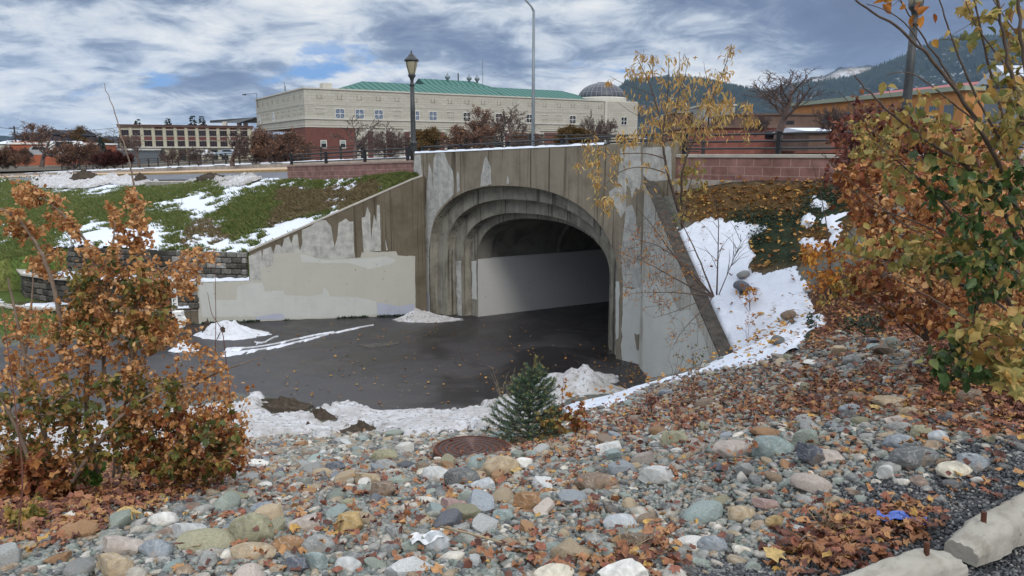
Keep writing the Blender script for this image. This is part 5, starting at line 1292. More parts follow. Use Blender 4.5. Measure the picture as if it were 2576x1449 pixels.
Mpath = Mask([([(1440,905),(1530,885),(1560,898),(1600,925),(1625,950),(1600,955),(1560,940),(1500,930),(1400,925)], 1.), ([(1380,880),(1560,870),(1600,960),(1300,960)], .12), ([(640,830),(1300,800),(1560,900),(1400,1000),(900,1030),(640,980)], .02)], 8)
litter('fallen_leaves', 60000, lambda u, v: np.clip(Mpath(u, v), 0, 1), M['litter_y'], (.05, .085), 91, 12.5, 24., keep=lambda x, y, u, v: x < wrx(y)-.05, lift=.012, kinds=('ovate', 'curl'), flat=.15)
litter('fallen_leaves', 120000, lambda u, v: np.clip(Mleaf(u, v)*(.10 + .32*(u > 1700)) + .04*Mstone(u, v), 0, .45)*np.clip((u-300)/1500, .35, 1)*(1-.9*(Msnow_d(u, v) > .5))*smooth01((fbm(u*.01, v*.02, 1.6, 3)-.36)*5), M['litter'], (.03, .058), 161, 2.2, 12., keep=onB, lift=.06, flat=.4)
# low dark ground cover on the right slope
r = np.random.default_rng(17); n = 130000; y = r.uniform(8.5, 17.2, n); x = r.uniform(2.5, 11, n); z = H(x, y); u, v, _ = proj(np.stack([x, y, z], -1))
ok = (r.random(n) < Mgreen(u, v)*(1-.9*(Msnow_d(u, v) > .5))*smooth01((fbm(x, y, 1.4, 3)-.33)*5)) & (x > wrx(y)+.4); x, y, z = x[ok][:30000], y[ok][:30000], z[ok][:30000]; m_ = len(x)
D = r.normal(size=(m_, 3))*.8 + [0, -.2, .5]
hump = .16*smooth01((fbm(x, y, 1.4, 3)-.33)*4)
tag(leaf_mesh('ground_cover', ('ovate',), np.stack([x, y, z+hump*r.random(m_)], 1), D, r.uniform(.025, .055, m_), M['cotoneaster'], 18), kind='stuff')

# grass: blades on the bank (tufts), denser and taller where it shows nearest
def blades(name, x, y, z, h, w, mat, seed, lean=(0, 0)):
    r = np.random.default_rng(seed); n = len(x); a = r.uniform(0, 6.28, n); lx = r.normal(lean[0], .45, n); ly = r.normal(lean[1], .45, n)
    c, s = np.cos(a)*w, np.sin(a)*w
    V = np.stack([np.stack([x-c, y-s, z-.02], 1), np.stack([x+c, y+s, z-.02], 1), np.stack([x+lx*h*.5+c*.6, y+ly*h*.5+s*.6, z+h*.6], 1), np.stack([x+lx*h, y+ly*h, z+h], 1)], 1)
    F_ = np.arange(n)[:, None]*4; Fc = np.concatenate([np.hstack([F_, F_+1, F_+2]), np.hstack([F_, F_+2, F_+3])])
    return tag(np_mesh(name, V.reshape(-1, 3), Fc, mat), kind='stuff')
r = np.random.default_rng(33); n = 230000
fi = r.uniform(nS*.24, nS-1.01, n); ti = r.random(n)**1.1*.93*(nT-1); i_ = fi.astype(int); j_ = ti.astype(int)
def bil(A):
    a, b = (fi-i_), (ti-j_); return A[i_, j_]*(1-a)*(1-b)+A[i_+1, j_]*a*(1-b)+A[i_, j_+1]*(1-a)*b+A[i_+1, j_+1]*a*b
x, y, z = bil(CXY[..., 0]), bil(CXY[..., 1]), bil(CZ); u, v, d = proj(np.stack([x, y, z], 1))
sn = Msnow_c(u, v) + ragged(x, y, 1.6, .85) + .04; br = Mbrown_c(u, v)+(fbm(x, y, 1.4, 4)-.5)*.8
ok = (sn < .5) & (u > -250); tu = fbm(x, y, 3.2, 3)
g1 = ok & (br < .42); g2 = ok & (br >= .42)
for nm, g, mt in (('grass', g1, 'grassblade'), ('dead_grass', g2, 'deadblade')):
    blades(nm, x[g], y[g], z[g], (.05+.09*tu[g])*(1+.4*r.random(g.sum())), .010+.006*r.random(g.sum()), M[mt], 3, (-.3, -.3))
n = 26000; y_ = r.uniform(17.5, 23, n); x_ = r.uniform(-24, -9, n); lw = smooth01((-x_ - 9)/2.)*smooth01((y_ - (19.6 + (x_+12)*.15))/1.2); k_ = (r.random(n) < lw); x_, y_ = x_[k_], y_[k_]; z_ = H(x_, y_); k_ = z_ > .03
blades('grass', x_[k_], y_[k_], z_[k_], .04+.06*r.random(k_.sum()), .012+0*x_[k_], M['grassblade'], 13)
n = 900; x_ = r.uniform(-9, 3, n); y_ = r.uniform(14, 22.5, n); a_ = r.uniform(0, 6.28, n)
tag(leaf_mesh('path_debris', ('curl', 'narrow'), np.stack([x_, y_, np.full(n, .006)], 1), np.stack([np.cos(a_), np.sin(a_), a_*0], 1), .012+.035*r.random(n)**3, M['straw'], 45, flat=.1), kind='stuff')
# thin weeds along the foot of the left wing wall
n = 1500; sx = r.uniform(.1, 6.9, n); x = WL0[0]+WLd[0]*sx-LN[0]*(.03+.12*r.random(n)**2); y = WL0[1]+WLd[1]*sx-LN[1]*(.03+.12*r.random(n)**2)
k = fbm(sx, sx*0, 1.5, 3) > .50
D = r.normal(size=(k.sum(), 3))+[0, 0, .8]
tag(leaf_mesh('weeds', ('ovate', 'narrow'), np.stack([x[k], y[k], np.full(k.sum(), .01)], 1), D, r.uniform(.04, .09, k.sum()), M['cotoneaster'], 44), kind='stuff')

# ------------------------------------------------------------------ manhole, wheel stops, small litter
th = thing('manhole', 'rust edged cast iron manhole lid with concentric rings lying in the stones', 'manhole', (MH[0], MH[1], MH[2]))
c = (MH[0], MH[1], MH[2]+.07)
mb = MB(); mb.lathe([(.40, -.14), (.405, .0), (.40, .015), (.375, .018), (.372, .008)], c, 56); mb.build('frame', M['rust'], th, smooth=False)
prof_ = [(.372, .002)]
for r0 in (.33, .265, .20, .135, .07): prof_ += [(r0+.028, .002), (r0+.022, .014), (r0, .014), (r0-.006, .002)]
prof_ += [(.03, .002), (.025, .012), (.001, .012)]
mb = MB(); mb.lathe([(.372, -.03)]+prof_, c, 64); mb.build('lid', M['iron'], th)
for k in range(2):
    a = 2.4 + k*3.14; mb = MB(); mb.bbox((c[0]+math.cos(a)*.33-.02, c[1]+math.sin(a)*.33-.008, c[2]+.014), (c[0]+math.cos(a)*.33+.02, c[1]+math.sin(a)*.33+.008, c[2]+.028), .003); mb.build('lifting_lug', M['rust'], th)
th.rotation_euler = (R(-4), R(1), 0)
for k in range(3): pass
def wheel_stop(label, p0, p1, z0, lab_end):
    p0, p1 = np.array(p0), np.array(p1); L = np.linalg.norm(p1-p0); d = (p1-p0)/L; th = thing('wheel_stop', label, 'wheel stop', (*p0, z0))
    nx, ns = 60, 22; S = np.linspace(0, 1, nx)
    sec = [(-.08,0),(-.077,.035),(-.066,.072),(-.045,.09),(0,.095),(.045,.09),(.066,.072),(.077,.035),(.08,0)]
    sec = np.array(sec); k = np.linspace(0, len(sec)-1, ns); i_ = np.minimum(k.astype(int), len(sec)-2); f_ = (k-i_)[:, None]; sec = sec[i_]*(1-f_)+sec[i_+1]*f_
    V = np.zeros((nx, ns, 3))
    for i, s in enumerate(S):
        e = min(s, 1-s)*L; brk = smooth01(e/.16)*.55+.45; brk = brk + .12*(fbm(np.array([s*9]), np.array([p0[0]]), 3, 3)[0]-.5)*(e < .25)
        w = sec[:, 0]*(.75+.25*brk); h = sec[:, 1]*(brk if e < .16 else 1)
        n2 = 1+.16*(fbm(sec[:, 0]*20+s*30, sec[:, 1]*20, 1.2, 5)-.5) - .10*(fbm(sec[:, 0]*30+s*70+p0[0]*9, sec[:, 1]*30, 1.0, 2) > .66)
        V[i, :, 0] = p0[0]+d[0]*s*L - d[1]*w*n2; V[i, :, 1] = p0[1]+d[1]*s*L + d[0]*w*n2; V[i, :, 2] = z0 - .03 + (h+.03*(sec[:, 1] > 0))*n2
    Fc = grid_faces(nx, ns); o = np_mesh('block', V.reshape(-1, 3), Fc, M['stopcon'], parent=th, smooth=True)
    for Ve in (V[0], V[-1]): mb = MB(); mb.add([tuple(p) for p in Ve], [tuple(range(ns))]); mb.build('end_face', M['stopcon'], th)
    for e in ((.16, L-.16)):
        q_ = p0+d*e; mb = MB(); mb.tube([(q_[0], q_[1], z0+.03), (q_[0]-.004, q_[1]+.003, z0+.135)], .0105, 10); mb.build('rebar_pin', M['rust'], th)
    return d
g0 = 3.6
a0 = at_z(2400, 1362, g0+.10)[:2]; a1 = at_z(2130, 1462, g0+.10)[:2]; dd = (a0-a1)/np.linalg.norm(a0-a1)
wheel_stop('chipped concrete wheel stop running off the bottom edge of the photo', a0, a0-dd*1.75, g0, 0)
b0 = at_z(2425, 1335, g0+.10)[:2]; b1 = at_z(2590, 1252, g0+.10)[:2]; d2 = (b1-b0)/np.linalg.norm(b1-b0)
wheel_stop('concrete wheel stop running off the right edge of the photo', b0, b0+d2*1.75, g0, 0)
def sheet(name, label, cat, u_, v_, w_, h_, col, seed, rot=0., rough=.3, trans=0., lift=.03):
    P_, t_ = hit(u_, v_); w = w_/2/FPX*t_; h = h_/2/FPX*t_*2.2; n_, m_ = 18, 9; a, b = np.meshgrid(np.linspace(-1, 1, n_), np.linspace(-1, 1, m_), indexing='ij')
    z = .014*(fbm(a*2+seed, b*2, 1.6, 3)-.5)*2 + .012*np.sin(a*5+seed); ed = 1-.3*np.abs(a)**3*(.5+fbm(a*2, b*3+seed, 2, 2))
    x = a*w; y = b*h*ed; c, s = math.cos(rot), math.sin(rot)
    V = np.stack([P_[0]+x*c-y*s, P_[1]+x*s+y*c, P_[2]+lift+z+.0*x], -1).reshape(-1, 3)
    V = np.concatenate([V, V-[0, 0, .002]]); Fc = grid_faces(n_, m_); Fc = np.concatenate([Fc, Fc[:, ::-1]+n_*m_])
    m, t, b_ = new_mat(name+'_material', rough, .5); b_.inputs['Base Color'].default_value = (*col, 1); b_.inputs['Transmission Weight'].default_value = trans
    return tag(np_mesh(name, V, Fc, m, smooth=True), label, cat)
sheet('plastic_wrapper', 'crumpled translucent blue plastic wrapper lying on leaves by the wheel stops', 'wrapper', 2266, 1322, 112, 22, (.08, .17, .62), 2., -.45, .2, .35, .04)
sheet('paper_scrap', 'torn white paper scrap lying on the stones near the bottom edge', 'paper', 1075, 1388, 84, 20, (.60, .61, .62), 5., .35, .5, 0., .07)
def stick(label, pts, rad, mat, name='stick', cat='stick'):
    P_ = []
    for (u_, v_, l_) in pts: q_, _ = hit(u_, v_); P_.append((q_[0], q_[1], q_[2]+l_))
    mb = MB(); mb.tube(P_, rad, 6); return tag(mb.build(name, mat, smooth=True, at=P_[0]), label, cat)
stick('pale dry stalk lying right of the white paper scrap', [(1110,1372,.09),(1180,1388,.09),(1262,1402,.07)], .005, M['straw'])
stick('grey dead stick lying in leaves above the first wheel stop', [(1985,1352,.05),(2030,1385,.06),(2078,1412,.05)], .007, M['barklight'])
stick('short bent dead stick crossing the longer grey one', [(2010,1395,.06),(2045,1372,.08),(2060,1358,.07)], .005, M['barklight'])
# yellow dead leaves lying singly
for k, (u_, v_, s_) in enumerate(((1925,1435,.10),(2445,1010,.0),(2190,1045,.09),(2420,1085,.0),(290,1323,.13),(1285,1200,.09))):
    if not s_: continue
    P_, t_ = hit(u_, v_); o = leaf_mesh('yellow_leaf', ('maple',), np.array([[P_[0], P_[1], P_[2]+.05]]), np.array([[.8, .3, .1]]), np.array([s_]), M['l_yellow'], 500+k, flat=.2)
    tag(o, ['yellow curled leaf on the dark gravel by the bottom edge', '', 'large yellow leaf in the litter below the blue grey rounded stone', '', 'bright yellow leaf at the edge of the left leaf litter', 'yellow leaf tucked beside the tan boulder at the manhole'][k], 'leaf')
# earth heaps at the near edge of the snow ridge
for (u_, v_, w_, h_), lab in zip(((905,1088,125,26), (800,1052,110,26), (716,1022,120,22), (775,1085,40,22)), ('wide dark soil heap in front of the snow ridge', 'dark sod clump lying in the snow ridge', 'flat patch heap of muddy turf at the path edge', 'small mossy clod in the snow ridge')):
    P_, t_ = hit(u_, v_); o = heap('soil_heap', lab, u_, v_, w_, h_, M['dirt'], u_*.13, .6, 0, .7, P_[2]); o['category'] = 'soil'; o['group'] = 'soil heaps along the snow ridge'
# ------------------------------------------------------------------ background buildings
def sub(name, mat, parent, fn, smooth=False, uvf=None):
    """part built in the local coordinates of a thing (rotated Empty)"""
    mb = MB(); fn(mb); me = bpy.data.meshes.new(name); me.from_pydata(mb.v, [], mb.f)
    mats = mat if isinstance(mat, (list, tuple)) else [mat]
    for m in mats: me.materials.append(m)
    if len(mats) > 1: me.polygons.foreach_set('material_index', mb.mi)
    if smooth: me.polygons.foreach_set('use_smooth', [True]*len(me.polygons))
    o = bpy.data.objects.new(name, me); COL.objects.link(o); o.parent = parent
    if uvf: add_uv(o, uvf)
    return o
wallUV = lambda co: np.column_stack([co[:, 0]+co[:, 1], co[:, 2]])
BA = math.atan2(.521, .8536)
court = thing('civic_building', 'long cream stone and red brick building with green metal roofs and a dark ribbed dome', 'building', (-32.5, 119., 3.2), BA)
LX, LY, HT = 67.6, 32.4, 11.5
sub('stone_wall', M['cream'], court, lambda m: (m.box((0, 0, 5.6), (LX, LY, HT)), m.box((8.1, .01, -.8), (LX, LY, 5.6))), uvf=wallUV)
sub('brick_wall', M['brick'], court, lambda m: (m.box((-.12, -.12, -.8), (8.1, 5.5, 5.62)), m.box((-.10, 5.5, -.8), (8, LY+.1, 3.4))), uvf=wallUV)
sub('brick_wall', M['brick'], court, lambda m: m.box((45.2, -.12, -.8), (59.3, 4, 5.3)), uvf=wallUV)
def bands(m):
    for z, h, d in ((HT-.02, .22, .16), (9.1, .10, .06), (6.85, .28, .16), (6.0, .08, .07), (5.62, .10, .20)):
        m.box((-d, -d, z), (LX+d, .0-.002, z+h)); m.box((-d, .0, z), (-.002, LY+d, z+h))
sub('string_course', M['cream_plain'], court, bands)
def upslots(m):
    for i in range(19):
        x = 2.4+3.29*i
        for dx in (-.38, .30): m.box((x+dx, -.035, 10.05), (x+dx+.09, -.005, 10.75))
        m.box((x-.30, -.035, 10.02), (x+.52, -.005, 10.10))
    for i in range(9):
        y = 1.9+3.55*i
        for dy in (-.3, .3): m.box((-.035, y+dy, 10.05), (-.005, y+dy+.09, 10.75))
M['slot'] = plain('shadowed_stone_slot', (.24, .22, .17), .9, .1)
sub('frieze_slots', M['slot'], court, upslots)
glazed = {1: 'glass_blue', 2: 'glass_blue', 3: 'glass_blue', 5: 'glass_blue', 6: 'glass_blue', 8: 'glass_dark', 15: 'glass_dark', 10: 'glass_dark', 12: 'glass_dark'}
def window_big(i, side=0):
    x = 2.4+3.29*i; w, z0, z1 = .76, 7.02, 8.60
    T = (lambda a: a) if side == 0 else None
    def frame(m):
        for a, b, c, d in ((-w, -w+.06, z0, z1), (w-.06, w, z0, z1), (-.03, .03, z0, z1)): m.box((x+a, -.075, c), (x+b, -.01, d))
        for z in (z0, z1-.07, (z0+z1)/2-.04): m.box((x-w, -.085, z), (x+w, -.012, z+.08))
        for sx in (-1, 1):
            for sz in (-1, 1):
                cz = (z0+z1)/2; n_ = 1
                p0, p1 = (x+sx*.05, cz+sz*.05), (x+sx*(w-.05), cz+sz*((z1-z0)/2-.06)); m.add([(p0[0], -.07, p0[1]-.018), (p1[0], -.07, p1[1]-.018), (p1[0], -.07, p1[1]+.018), (p0[0], -.07, p0[1]+.018)], [(0, 1, 2, 3)])
    gl = glazed.get(i)
    f = sub('window', M['white'] if gl else M['cream_plain'], court, frame)
    if gl: p = sub('pane', M[gl], f, lambda m: m.box((x-w, -.03, z0), (x+w, -.012, z1)))
    return f
for i in range(19):
    if i in (17,): continue
    window_big(i)
# the round end window
for k, y in enumerate([1.9+3.55*i for i in range(9)]):
    def fr(m):
        for a in (-.72, -.04, .65): m.box((-.075, y+a, 7.02), (-.01, y+a+.07, 8.6))
        for z in (7.02, 7.78, 8.53): m.box((-.085, y-.72, z), (-.012, y+.72, z+.07))
    f = sub('window', M['white'] if k in (5, 8) else M['cream_plain'], court, fr)
    if k in (5, 8): sub('pane', M['glass_blue'], f, lambda m: m.box((-.03, y-.7, 7.02), (-.012, y+.7, 8.6)))
for x in (2.75, 5.9):
    f = sub('window', M['white'], court, lambda m: [m.box((x+a, -.20, 2.35), (x+b, -.13, 3.6)) for a, b in ((-.5, -.42), (.42, .5))] + [m.box((x-.5, -.205, z), (x+.5, -.13, z+.09)) for z in (2.35, 3.52)])
    sub('pane', M['glass_dark'], f, lambda m: m.box((x-.42, -.145, 2.4), (x+.42, -.125, 3.05))); sub('blind', M['blind'], f, lambda m: m.box((x-.42, -.15, 3.05), (x+.42, -.124, 3.55)))
for i in range(2, 17):
    x = 2.4+3.29*i+1.65
    if x > 44.5: break
    pr = sub('pier', M['cream_plain'], court, lambda m: (m.box((x-.68, -.10, -.8), (x-.48, -.002, 5.55)), m.box((x+.48, -.10, -.8), (x+.68, -.002, 5.55)), m.box((x-.68, -.11, 5.1), (x+.68, -.003, 5.6))))
    sub('brick_panel', M['brick2'], pr, lambda m: m.box((x-.48, -.06, -.8), (x+.48, -.002, 5.1)))
    xw = 2.4+3.29*i
    f = sub('window', M['cream_plain'], court, lambda m: (m.box((xw-.75, -.1, 2.0), (xw+.75, -.01, 2.18)), m.box((xw-.75, -.08, 3.65), (xw+.75, -.01, 3.75)), m.box((xw-.75, -.07, 2.18), (xw-.68, -.01, 3.65)), m.box((xw+.68, -.07, 2.18), (xw+.75, -.01, 3.65))))
    sub('pane', M['glass_dark'], f, lambda m: m.box((xw-.70, -.03, 2.18), (xw+.70, -.012, 3.65)))
sub('pilaster', M['cream_plain'], court, lambda m: (m.box((59.4, -.35, -.8), (59.9, 0, HT)), ))
sub('end_bay', M['cream'], court, lambda m: m.box((59.9, -.30, -.8), (LX+.2, 6, HT-.03)), uvf=wallUV)
xw = 64.2
f = sub('window', M['white'], court, lambda m: [m.box((xw+a, -.40, 7.02), (xw+b, -.31, 8.6)) for a, b in ((-.76, -.69), (.69, .76), (-.04, .04))] + [m.box((xw-.76, -.41, z), (xw+.76, -.31, z+.08)) for z in (7.02, 7.75, 8.52)])
sub('pane', M['glass_dark'], f, lambda m: m.box((xw-.7, -.33, 7.02), (xw+.7, -.305, 8.6)))
def hip(x0, x1, y0, y1, ze, zr, hl, hr):
    ym = (y0+y1)/2; v = [(x0, y0, ze), (x1, y0, ze), (x1, y1, ze), (x0, y1, ze), (x0+hl, ym, zr), (x1-hr, ym, zr)]
    return v, [(0, 1, 5, 4), (2, 3, 4, 5), (3, 0, 4), (1, 2, 5), (0, 3, 2, 1)]
roofUV = lambda co: np.column_stack([co[:, 0] + .35*co[:, 1], co[:, 2]])
for (a, lab) in ((hip(6.2, 43.5, 4.2, 22.2, HT-.1, 14.25, 8.3, 2.5), 'long front roof, its left end hipped'), (hip(39.6, 64.8, 4.0, 22.2, HT-.1, 14.35, 2.2, 6.6), 'right front roof'), (hip(30.4, 52, 17.5, 31, 13.2, 16.4, .2, 9.), 'rear roof with vents')):
    o = sub('roof', M['greenroof'], court, lambda m: m.add(*a), uvf=lambda co: np.column_stack([co[:, 0], co[:, 2]])); o['label'] = lab
    sub('eave', M['white'], o, lambda m: m.box((min(p[0] for p in a[0])-.15, min(p[1] for p in a[0])-.15, a[0][0][2]-.12), (max(p[0] for p in a[0])+.15, min(p[1] for p in a[0])-.02, a[0][0][2]-.0)))
dm = sub('dome', M['domeglass'], court, lambda m: m.lathe([(4.9*math.cos(t), 12.75+3.1*math.sin(t)) for t in np.linspace(0, 1.50, 14)]+[(.01, 15.86)], (65.0, 8.0, 0), 56), smooth=True)
def ribs(m):
    for k in range(28):
        a = 2*math.pi*k/28; m.tube([(65+4.93*math.cos(t)*math.cos(a), 8+4.93*math.cos(t)*math.sin(a), 12.75+3.13*math.sin(t)) for t in np.linspace(0, 1.35, 8)], .04, 4)
    for t in (.35, .7): m.tube([(65+4.93*math.cos(t)*math.cos(a), 8+4.93*math.cos(t)*math.sin(a), 12.75+3.13*math.sin(t)) for a in np.linspace(0, 2*math.pi, 57)], .035, 4)
sub('dome_ribs', M['domerib'], dm, ribs)
sub('dome_finial', M['domerib'], dm, lambda m: m.lathe([(.95, 15.75), (1.0, 15.95), (.6, 16.0), (.01, 16.02)], (65, 8, 0), 20))
sub('dome_drum', M['cream_plain'], court, lambda m: m.lathe([(5.15, HT), (5.15, 12.6), (5.0, 12.78)], (65, 8, 0), 48))
for xx, yy in ((37.2, 24.3), (42.3, 24.3), (44.2, 24.3)):
    sub('roof_vent', M['galv'], court, lambda m: m.lathe([(.25, 15.6), (.25, 16.5), (.55, 16.8), (.55, 17.1), (.2, 17.4), (.12, 17.8)], (xx, yy, 0), 12), smooth=True)
sub('flue', M['lampmetal'], court, lambda m: m.tube([(39.7, 24.3, 16), (39.7, 24.3, 17.9)], .13, 8))
def mast(m):
    m.tube([(46.5, 26, 14), (46.5, 26, 21.3)], .06, 5)
    for z, w in ((18.2, .45), (19.4, .4), (20.3, .3)): m.tube([(46.5-w, 26, z), (46.5+w, 26, z)], .035, 4)
sub('antenna_mast', M['galv'], court, mast)
sub('antenna', M['galv'], court, lambda m: (m.tube([(0.5, 13, HT), (0.5, 13, HT+2.0)], .05, 5), m.tube([(0.5, 12.4, HT), (0.5, 12.4, HT+1.3)], .08, 5)))
sub('chimney', M['cream_plain'], court, lambda m: m.box((4.0, 3.0, HT), (5.6, 4.6, HT+1.25)))
sub('lamp_bracket', M['wood'], court, lambda m: (m.tube([(-.3, 30, 10), (-.3, 30, 12.6), (-2.2, 31.2, 12.5)], .05, 5), m.box((-2.6, 31.1, 12.3), (-2.0, 31.4, 12.5))))

# three storey building with pilasters
def oriented(name, label, cat, pL, pR, v_top, v_base, Ydist, yR):
    a = at_y(pL, v_base, Ydist); b = at_y(pR, v_base, yR); d = np.array([b[0]-a[0], b[1]-a[1]]); W = np.linalg.norm(d)
    top = at_y(pL, v_top, Ydist)[2]; th = thing(name, label, cat, (a[0], a[1], a[2]), math.atan2(d[1], d[0])); return th, W, top-a[2]
th, W, Hh = oriented('office_block', 'three storey cream office block with brick spandrels between rows of dark windows', 'building', 305, 640, 313, 405, 190., 203.)
M['cream2'] = plain('cream_render', (.44, .41, .31), .9, .1, .5)
k = Hh/92.
sub('wall', M['cream2'], th, lambda m: (m.box((0, .25, -1), (W, 18, Hh-.5)), m.box((-.2, 0, Hh-.55), (W+.2, 18, Hh-.1))))
sub('cornice', M['brick2'], th, lambda m: (m.box((-.3, -.25, Hh-.55), (W+.3, -.01, Hh-.4)), m.box((-.4, -.35, Hh-.12), (W+.4, 18, Hh+.05))))
bay = W/12.4
for i in range(12):
    x0 = .55 + bay*i; w = bay*.66
    if i >= 3: sub('brick_spandrel', M['brick2'], th, lambda m: m.box((x0, .10, Hh*.895), (x0+w, .27, Hh*.935)))
    sub('brick_spandrel', M['brick2'], th, lambda m: m.box((x0, .10, Hh*.575), (x0+w, .27, Hh*.675)))
    for za, zb in ((.70, .86), (.40, .56)):
        f = sub('window', M['cream_plain'], th, lambda m: (m.box((x0, .05, Hh*za-.12), (x0+w, .27, Hh*za)), m.box((x0, .05, Hh*zb), (x0+w, .27, Hh*zb+.10))))
        sub('pane', M['glass_dark'], f, lambda m: m.box((x0, .18, Hh*za), (x0+w, .24, Hh*zb)))
        sub('mullion', M['brick2'], f, lambda m: (m.box((x0+w*.32, .10, Hh*za), (x0+w*.36, .2, Hh*zb)), m.box((x0+w*.65, .10, Hh*za), (x0+w*.69, .2, Hh*zb))))
    sub('pilaster', M['cream2'], th, lambda m: m.box((x0+w+.1, .0, 0), (x0+bay-.1, .3, Hh*.95)))
    if i in (2, 3, 5, 6, 8, 9): sub('ground_floor_opening', M['glass_dark'], th, lambda m: m.box((x0, .1, .2), (x0+w, .26, Hh*.3)))
sub('floor_band', M['cream_plain'], th, lambda m: m.box((0, -.5, Hh*.36), (W, .0, Hh*.39)))
# wedge shaped canopy roof behind
p0 = at_y(528, 310, 215.); p1 = at_y(642, 296, 205.)
th = thing('canopy_roof', 'dark wedge shaped roof with a raised right tip, between the office block and civic building', 'roof', (p0[0], p0[1], 4.))
mb = MB(); A = [at_y(528, 303, 216), at_y(640, 295, 204), at_y(636, 299, 204), at_y(600, 309, 206), at_y(528, 309, 216)]
mb.add([tuple(a) for a in A]+[(a[0]+2, a[1]+9, a[2]+.3) for a in A], [(0, 1, 2, 3, 4), (5, 6, 7, 8, 9)]+[(i, (i+1) % 5, 5+(i+1) % 5, 5+i) for i in range(5)]); mb.build('roof_slab', M['lampmetal'], th)
for uu in (566, 602, 618):
    q_ = at_y(uu, 312, 209.); mb = MB(); mb.box((q_[0]-.5, 208.5, 3), (q_[0]+.5, 209.5, at_y(uu, 306, 209)[2])); mb.build('column', M['cream_plain'], th)
# left group: dark house, orange brick block, small houses
def box_house(name, label, u0, u1, v_e, v_r, v_b, Y, wallm, roofm, dep=9., cat='house', gable=None, wins=()):
    a, b = at_y(u0, v_b, Y), at_y(u1, v_b, Y); ze, zr = at_y(u0, v_e, Y)[2], at_y(u0, v_r, Y)[2]; th = thing(name, label, cat, (a[0], Y, a[2])); W = b[0]-a[0]; he, hr = ze-a[2], zr-a[2]
    sub('wall', wallm, th, lambda m: m.box((0, 0, -1), (W, dep, he)))
    if hr - he > .15:
        if gable == 'front': v = [(-.4, -.4, he), (W+.4, -.4, he), (W+.4, dep+.4, he), (-.4, dep+.4, he), (W*.45, -.4, hr), (W*.45, dep+.4, hr)]; f = [(0, 4, 5, 3), (1, 2, 5, 4), (0, 1, 4), (2, 3, 5)]
        else: v = [(-.4, -.4, he), (W+.4, -.4, he), (W+.4, dep+.4, he), (-.4, dep+.4, he), (-.4, dep/2, hr), (W+.4, dep/2, hr)]; f = [(0, 1, 5, 4), (2, 3, 4, 5), (0, 4, 3), (1, 2, 5)]
        sub('roof', roofm, th, lambda m: m.add(v, f))
    else: sub('roof', roofm, th, lambda m: m.box((-.2, -.2, he), (W+.2, dep, he+.25)))
    for (a_, b_, c_, d_) in wins: sub('window', M['glass_dark'], th, lambda m: m.box((W*a_, -.06, he*c_), (W*b_, -.01, he*d_)))
    return th
M['navy'] = plain('navy_siding', (.035, .045, .075), .8, .2, 1); M['shingle'] = plain('dark_shingle', (.045, .05, .06), .9, .2, 1)
box_house('house', 'dark navy two storey house with a front gable and one snowy roof edge', 120, 176, 339, 326, 372, 150., M['navy'], M['shingle'], 10., gable='front', wins=((.62, .75, .3, .55),))
box_house('house', 'dark shingled wing of the navy house at its right', 160, 190, 341, 325, 372, 153., M['navy'], M['shingle'], 8.)
box_house('shop_building', 'low orange red brick building with a white roof edge behind the left bushes', 28, 164, 363, 362, 398, 105., M['orangebrick'], M['white'], 14., cat='building')
sub('brick_parapet', M['orangebrick'], bpy.data.objects['shop_building'], lambda m: m.box((.3, .5, 1.9), (7, 9, 2.3)))
box_house('house', 'small pale green gabled house right of the navy house', 196, 226, 368, 361, 385, 165., plain('pale_green_siding', (.33, .38, .34), .9, .1), M['galv'], 8., gable='front')
box_house('house', 'small grey house with a pale gable beside the dark conifer', 226, 246, 369, 363, 385, 172., plain('grey_siding', (.30, .31, .30), .9, .1), M['white'], 8., gable='front', wins=((.2, .4, .3, .7),))
box_house('house', 'white low building at the far left edge with snow on its roof', -8, 24, 362, 352, 378, 185., M['cream_plain'], M['snow'], 10.)
box_house('warehouse', 'long grey low warehouse behind the round maroon bush', 250, 330, 378, 376, 396, 120., M['galv'], M['white'], 10., cat='building')
# right group
M['orangewall'] = plain('orange_render', (.46, .21, .075), .9, .12, .6); M['redroof'] = plain('red_metal_roof', (.30, .050, .042), .5, .15, 1); M['greycon'] = plain('grey_concrete_tower', (.30, .30, .29), .9, .1, .5); M['brownb'] = plain('brown_brick_wall', (.14, .09, .07), .9, .2, 1)
a = at_y(1990, 318, 120.); b = at_y(2420, 320, 88.); d = np.array([b[0]-a[0], b[1]-a[1]]); W = np.linalg.norm(d); th = thing('orange_building', 'long orange rendered building with a red metal roof behind the right railing', 'building', (a[0], a[1], 3.2), math.atan2(d[1], d[0]))
ht = at_y(1990, 268, 120.)[2]-3.2
sub('wall', M['orangewall'], th, lambda m: m.box((0, 0, -1), (W, 14, ht)))
sub('cornice', plain('sage_cornice', (.30, .34, .26), .8, .1), th, lambda m: m.box((-.3, -.5, ht), (W+.3, 14, ht+.55)))
sub('roof', M['redroof'], th, lambda m: m.add([(W*.36, .5, ht+.55), (W, .5, ht+.55), (W, 8, ht+1.7), (W*.36, 8, ht+1.7), (W*.36, 8, ht+.5), (W, 8, ht+.5)], [(0, 1, 2, 3), (3, 2, 5, 4)]))
for i in range(14):
    x = W*(.05+.068*i); f = sub('window', plain('sage_frame', (.2, .24, .2), .8) if i == 0 else bpy.data.materials['sage_frame'], th, lambda m: (m.box((x-.75, -.10, 5.2), (x+.75, -.01, 5.35)), m.box((x-.75, -.10, 7.25), (x+.75, -.01, 7.35)), m.box((x-.04, -.09, 5.3), (x+.04, -.02, 7.3)))); sub('pane', M['glass_blue'], f, lambda m: m.box((x-.7, -.05, 5.3), (x+.7, -.012, 7.28)))
sub('lower_band', M['brownb'], th, lambda m: m.box((0, -.3, -1), (W, -.01, 3.6)))
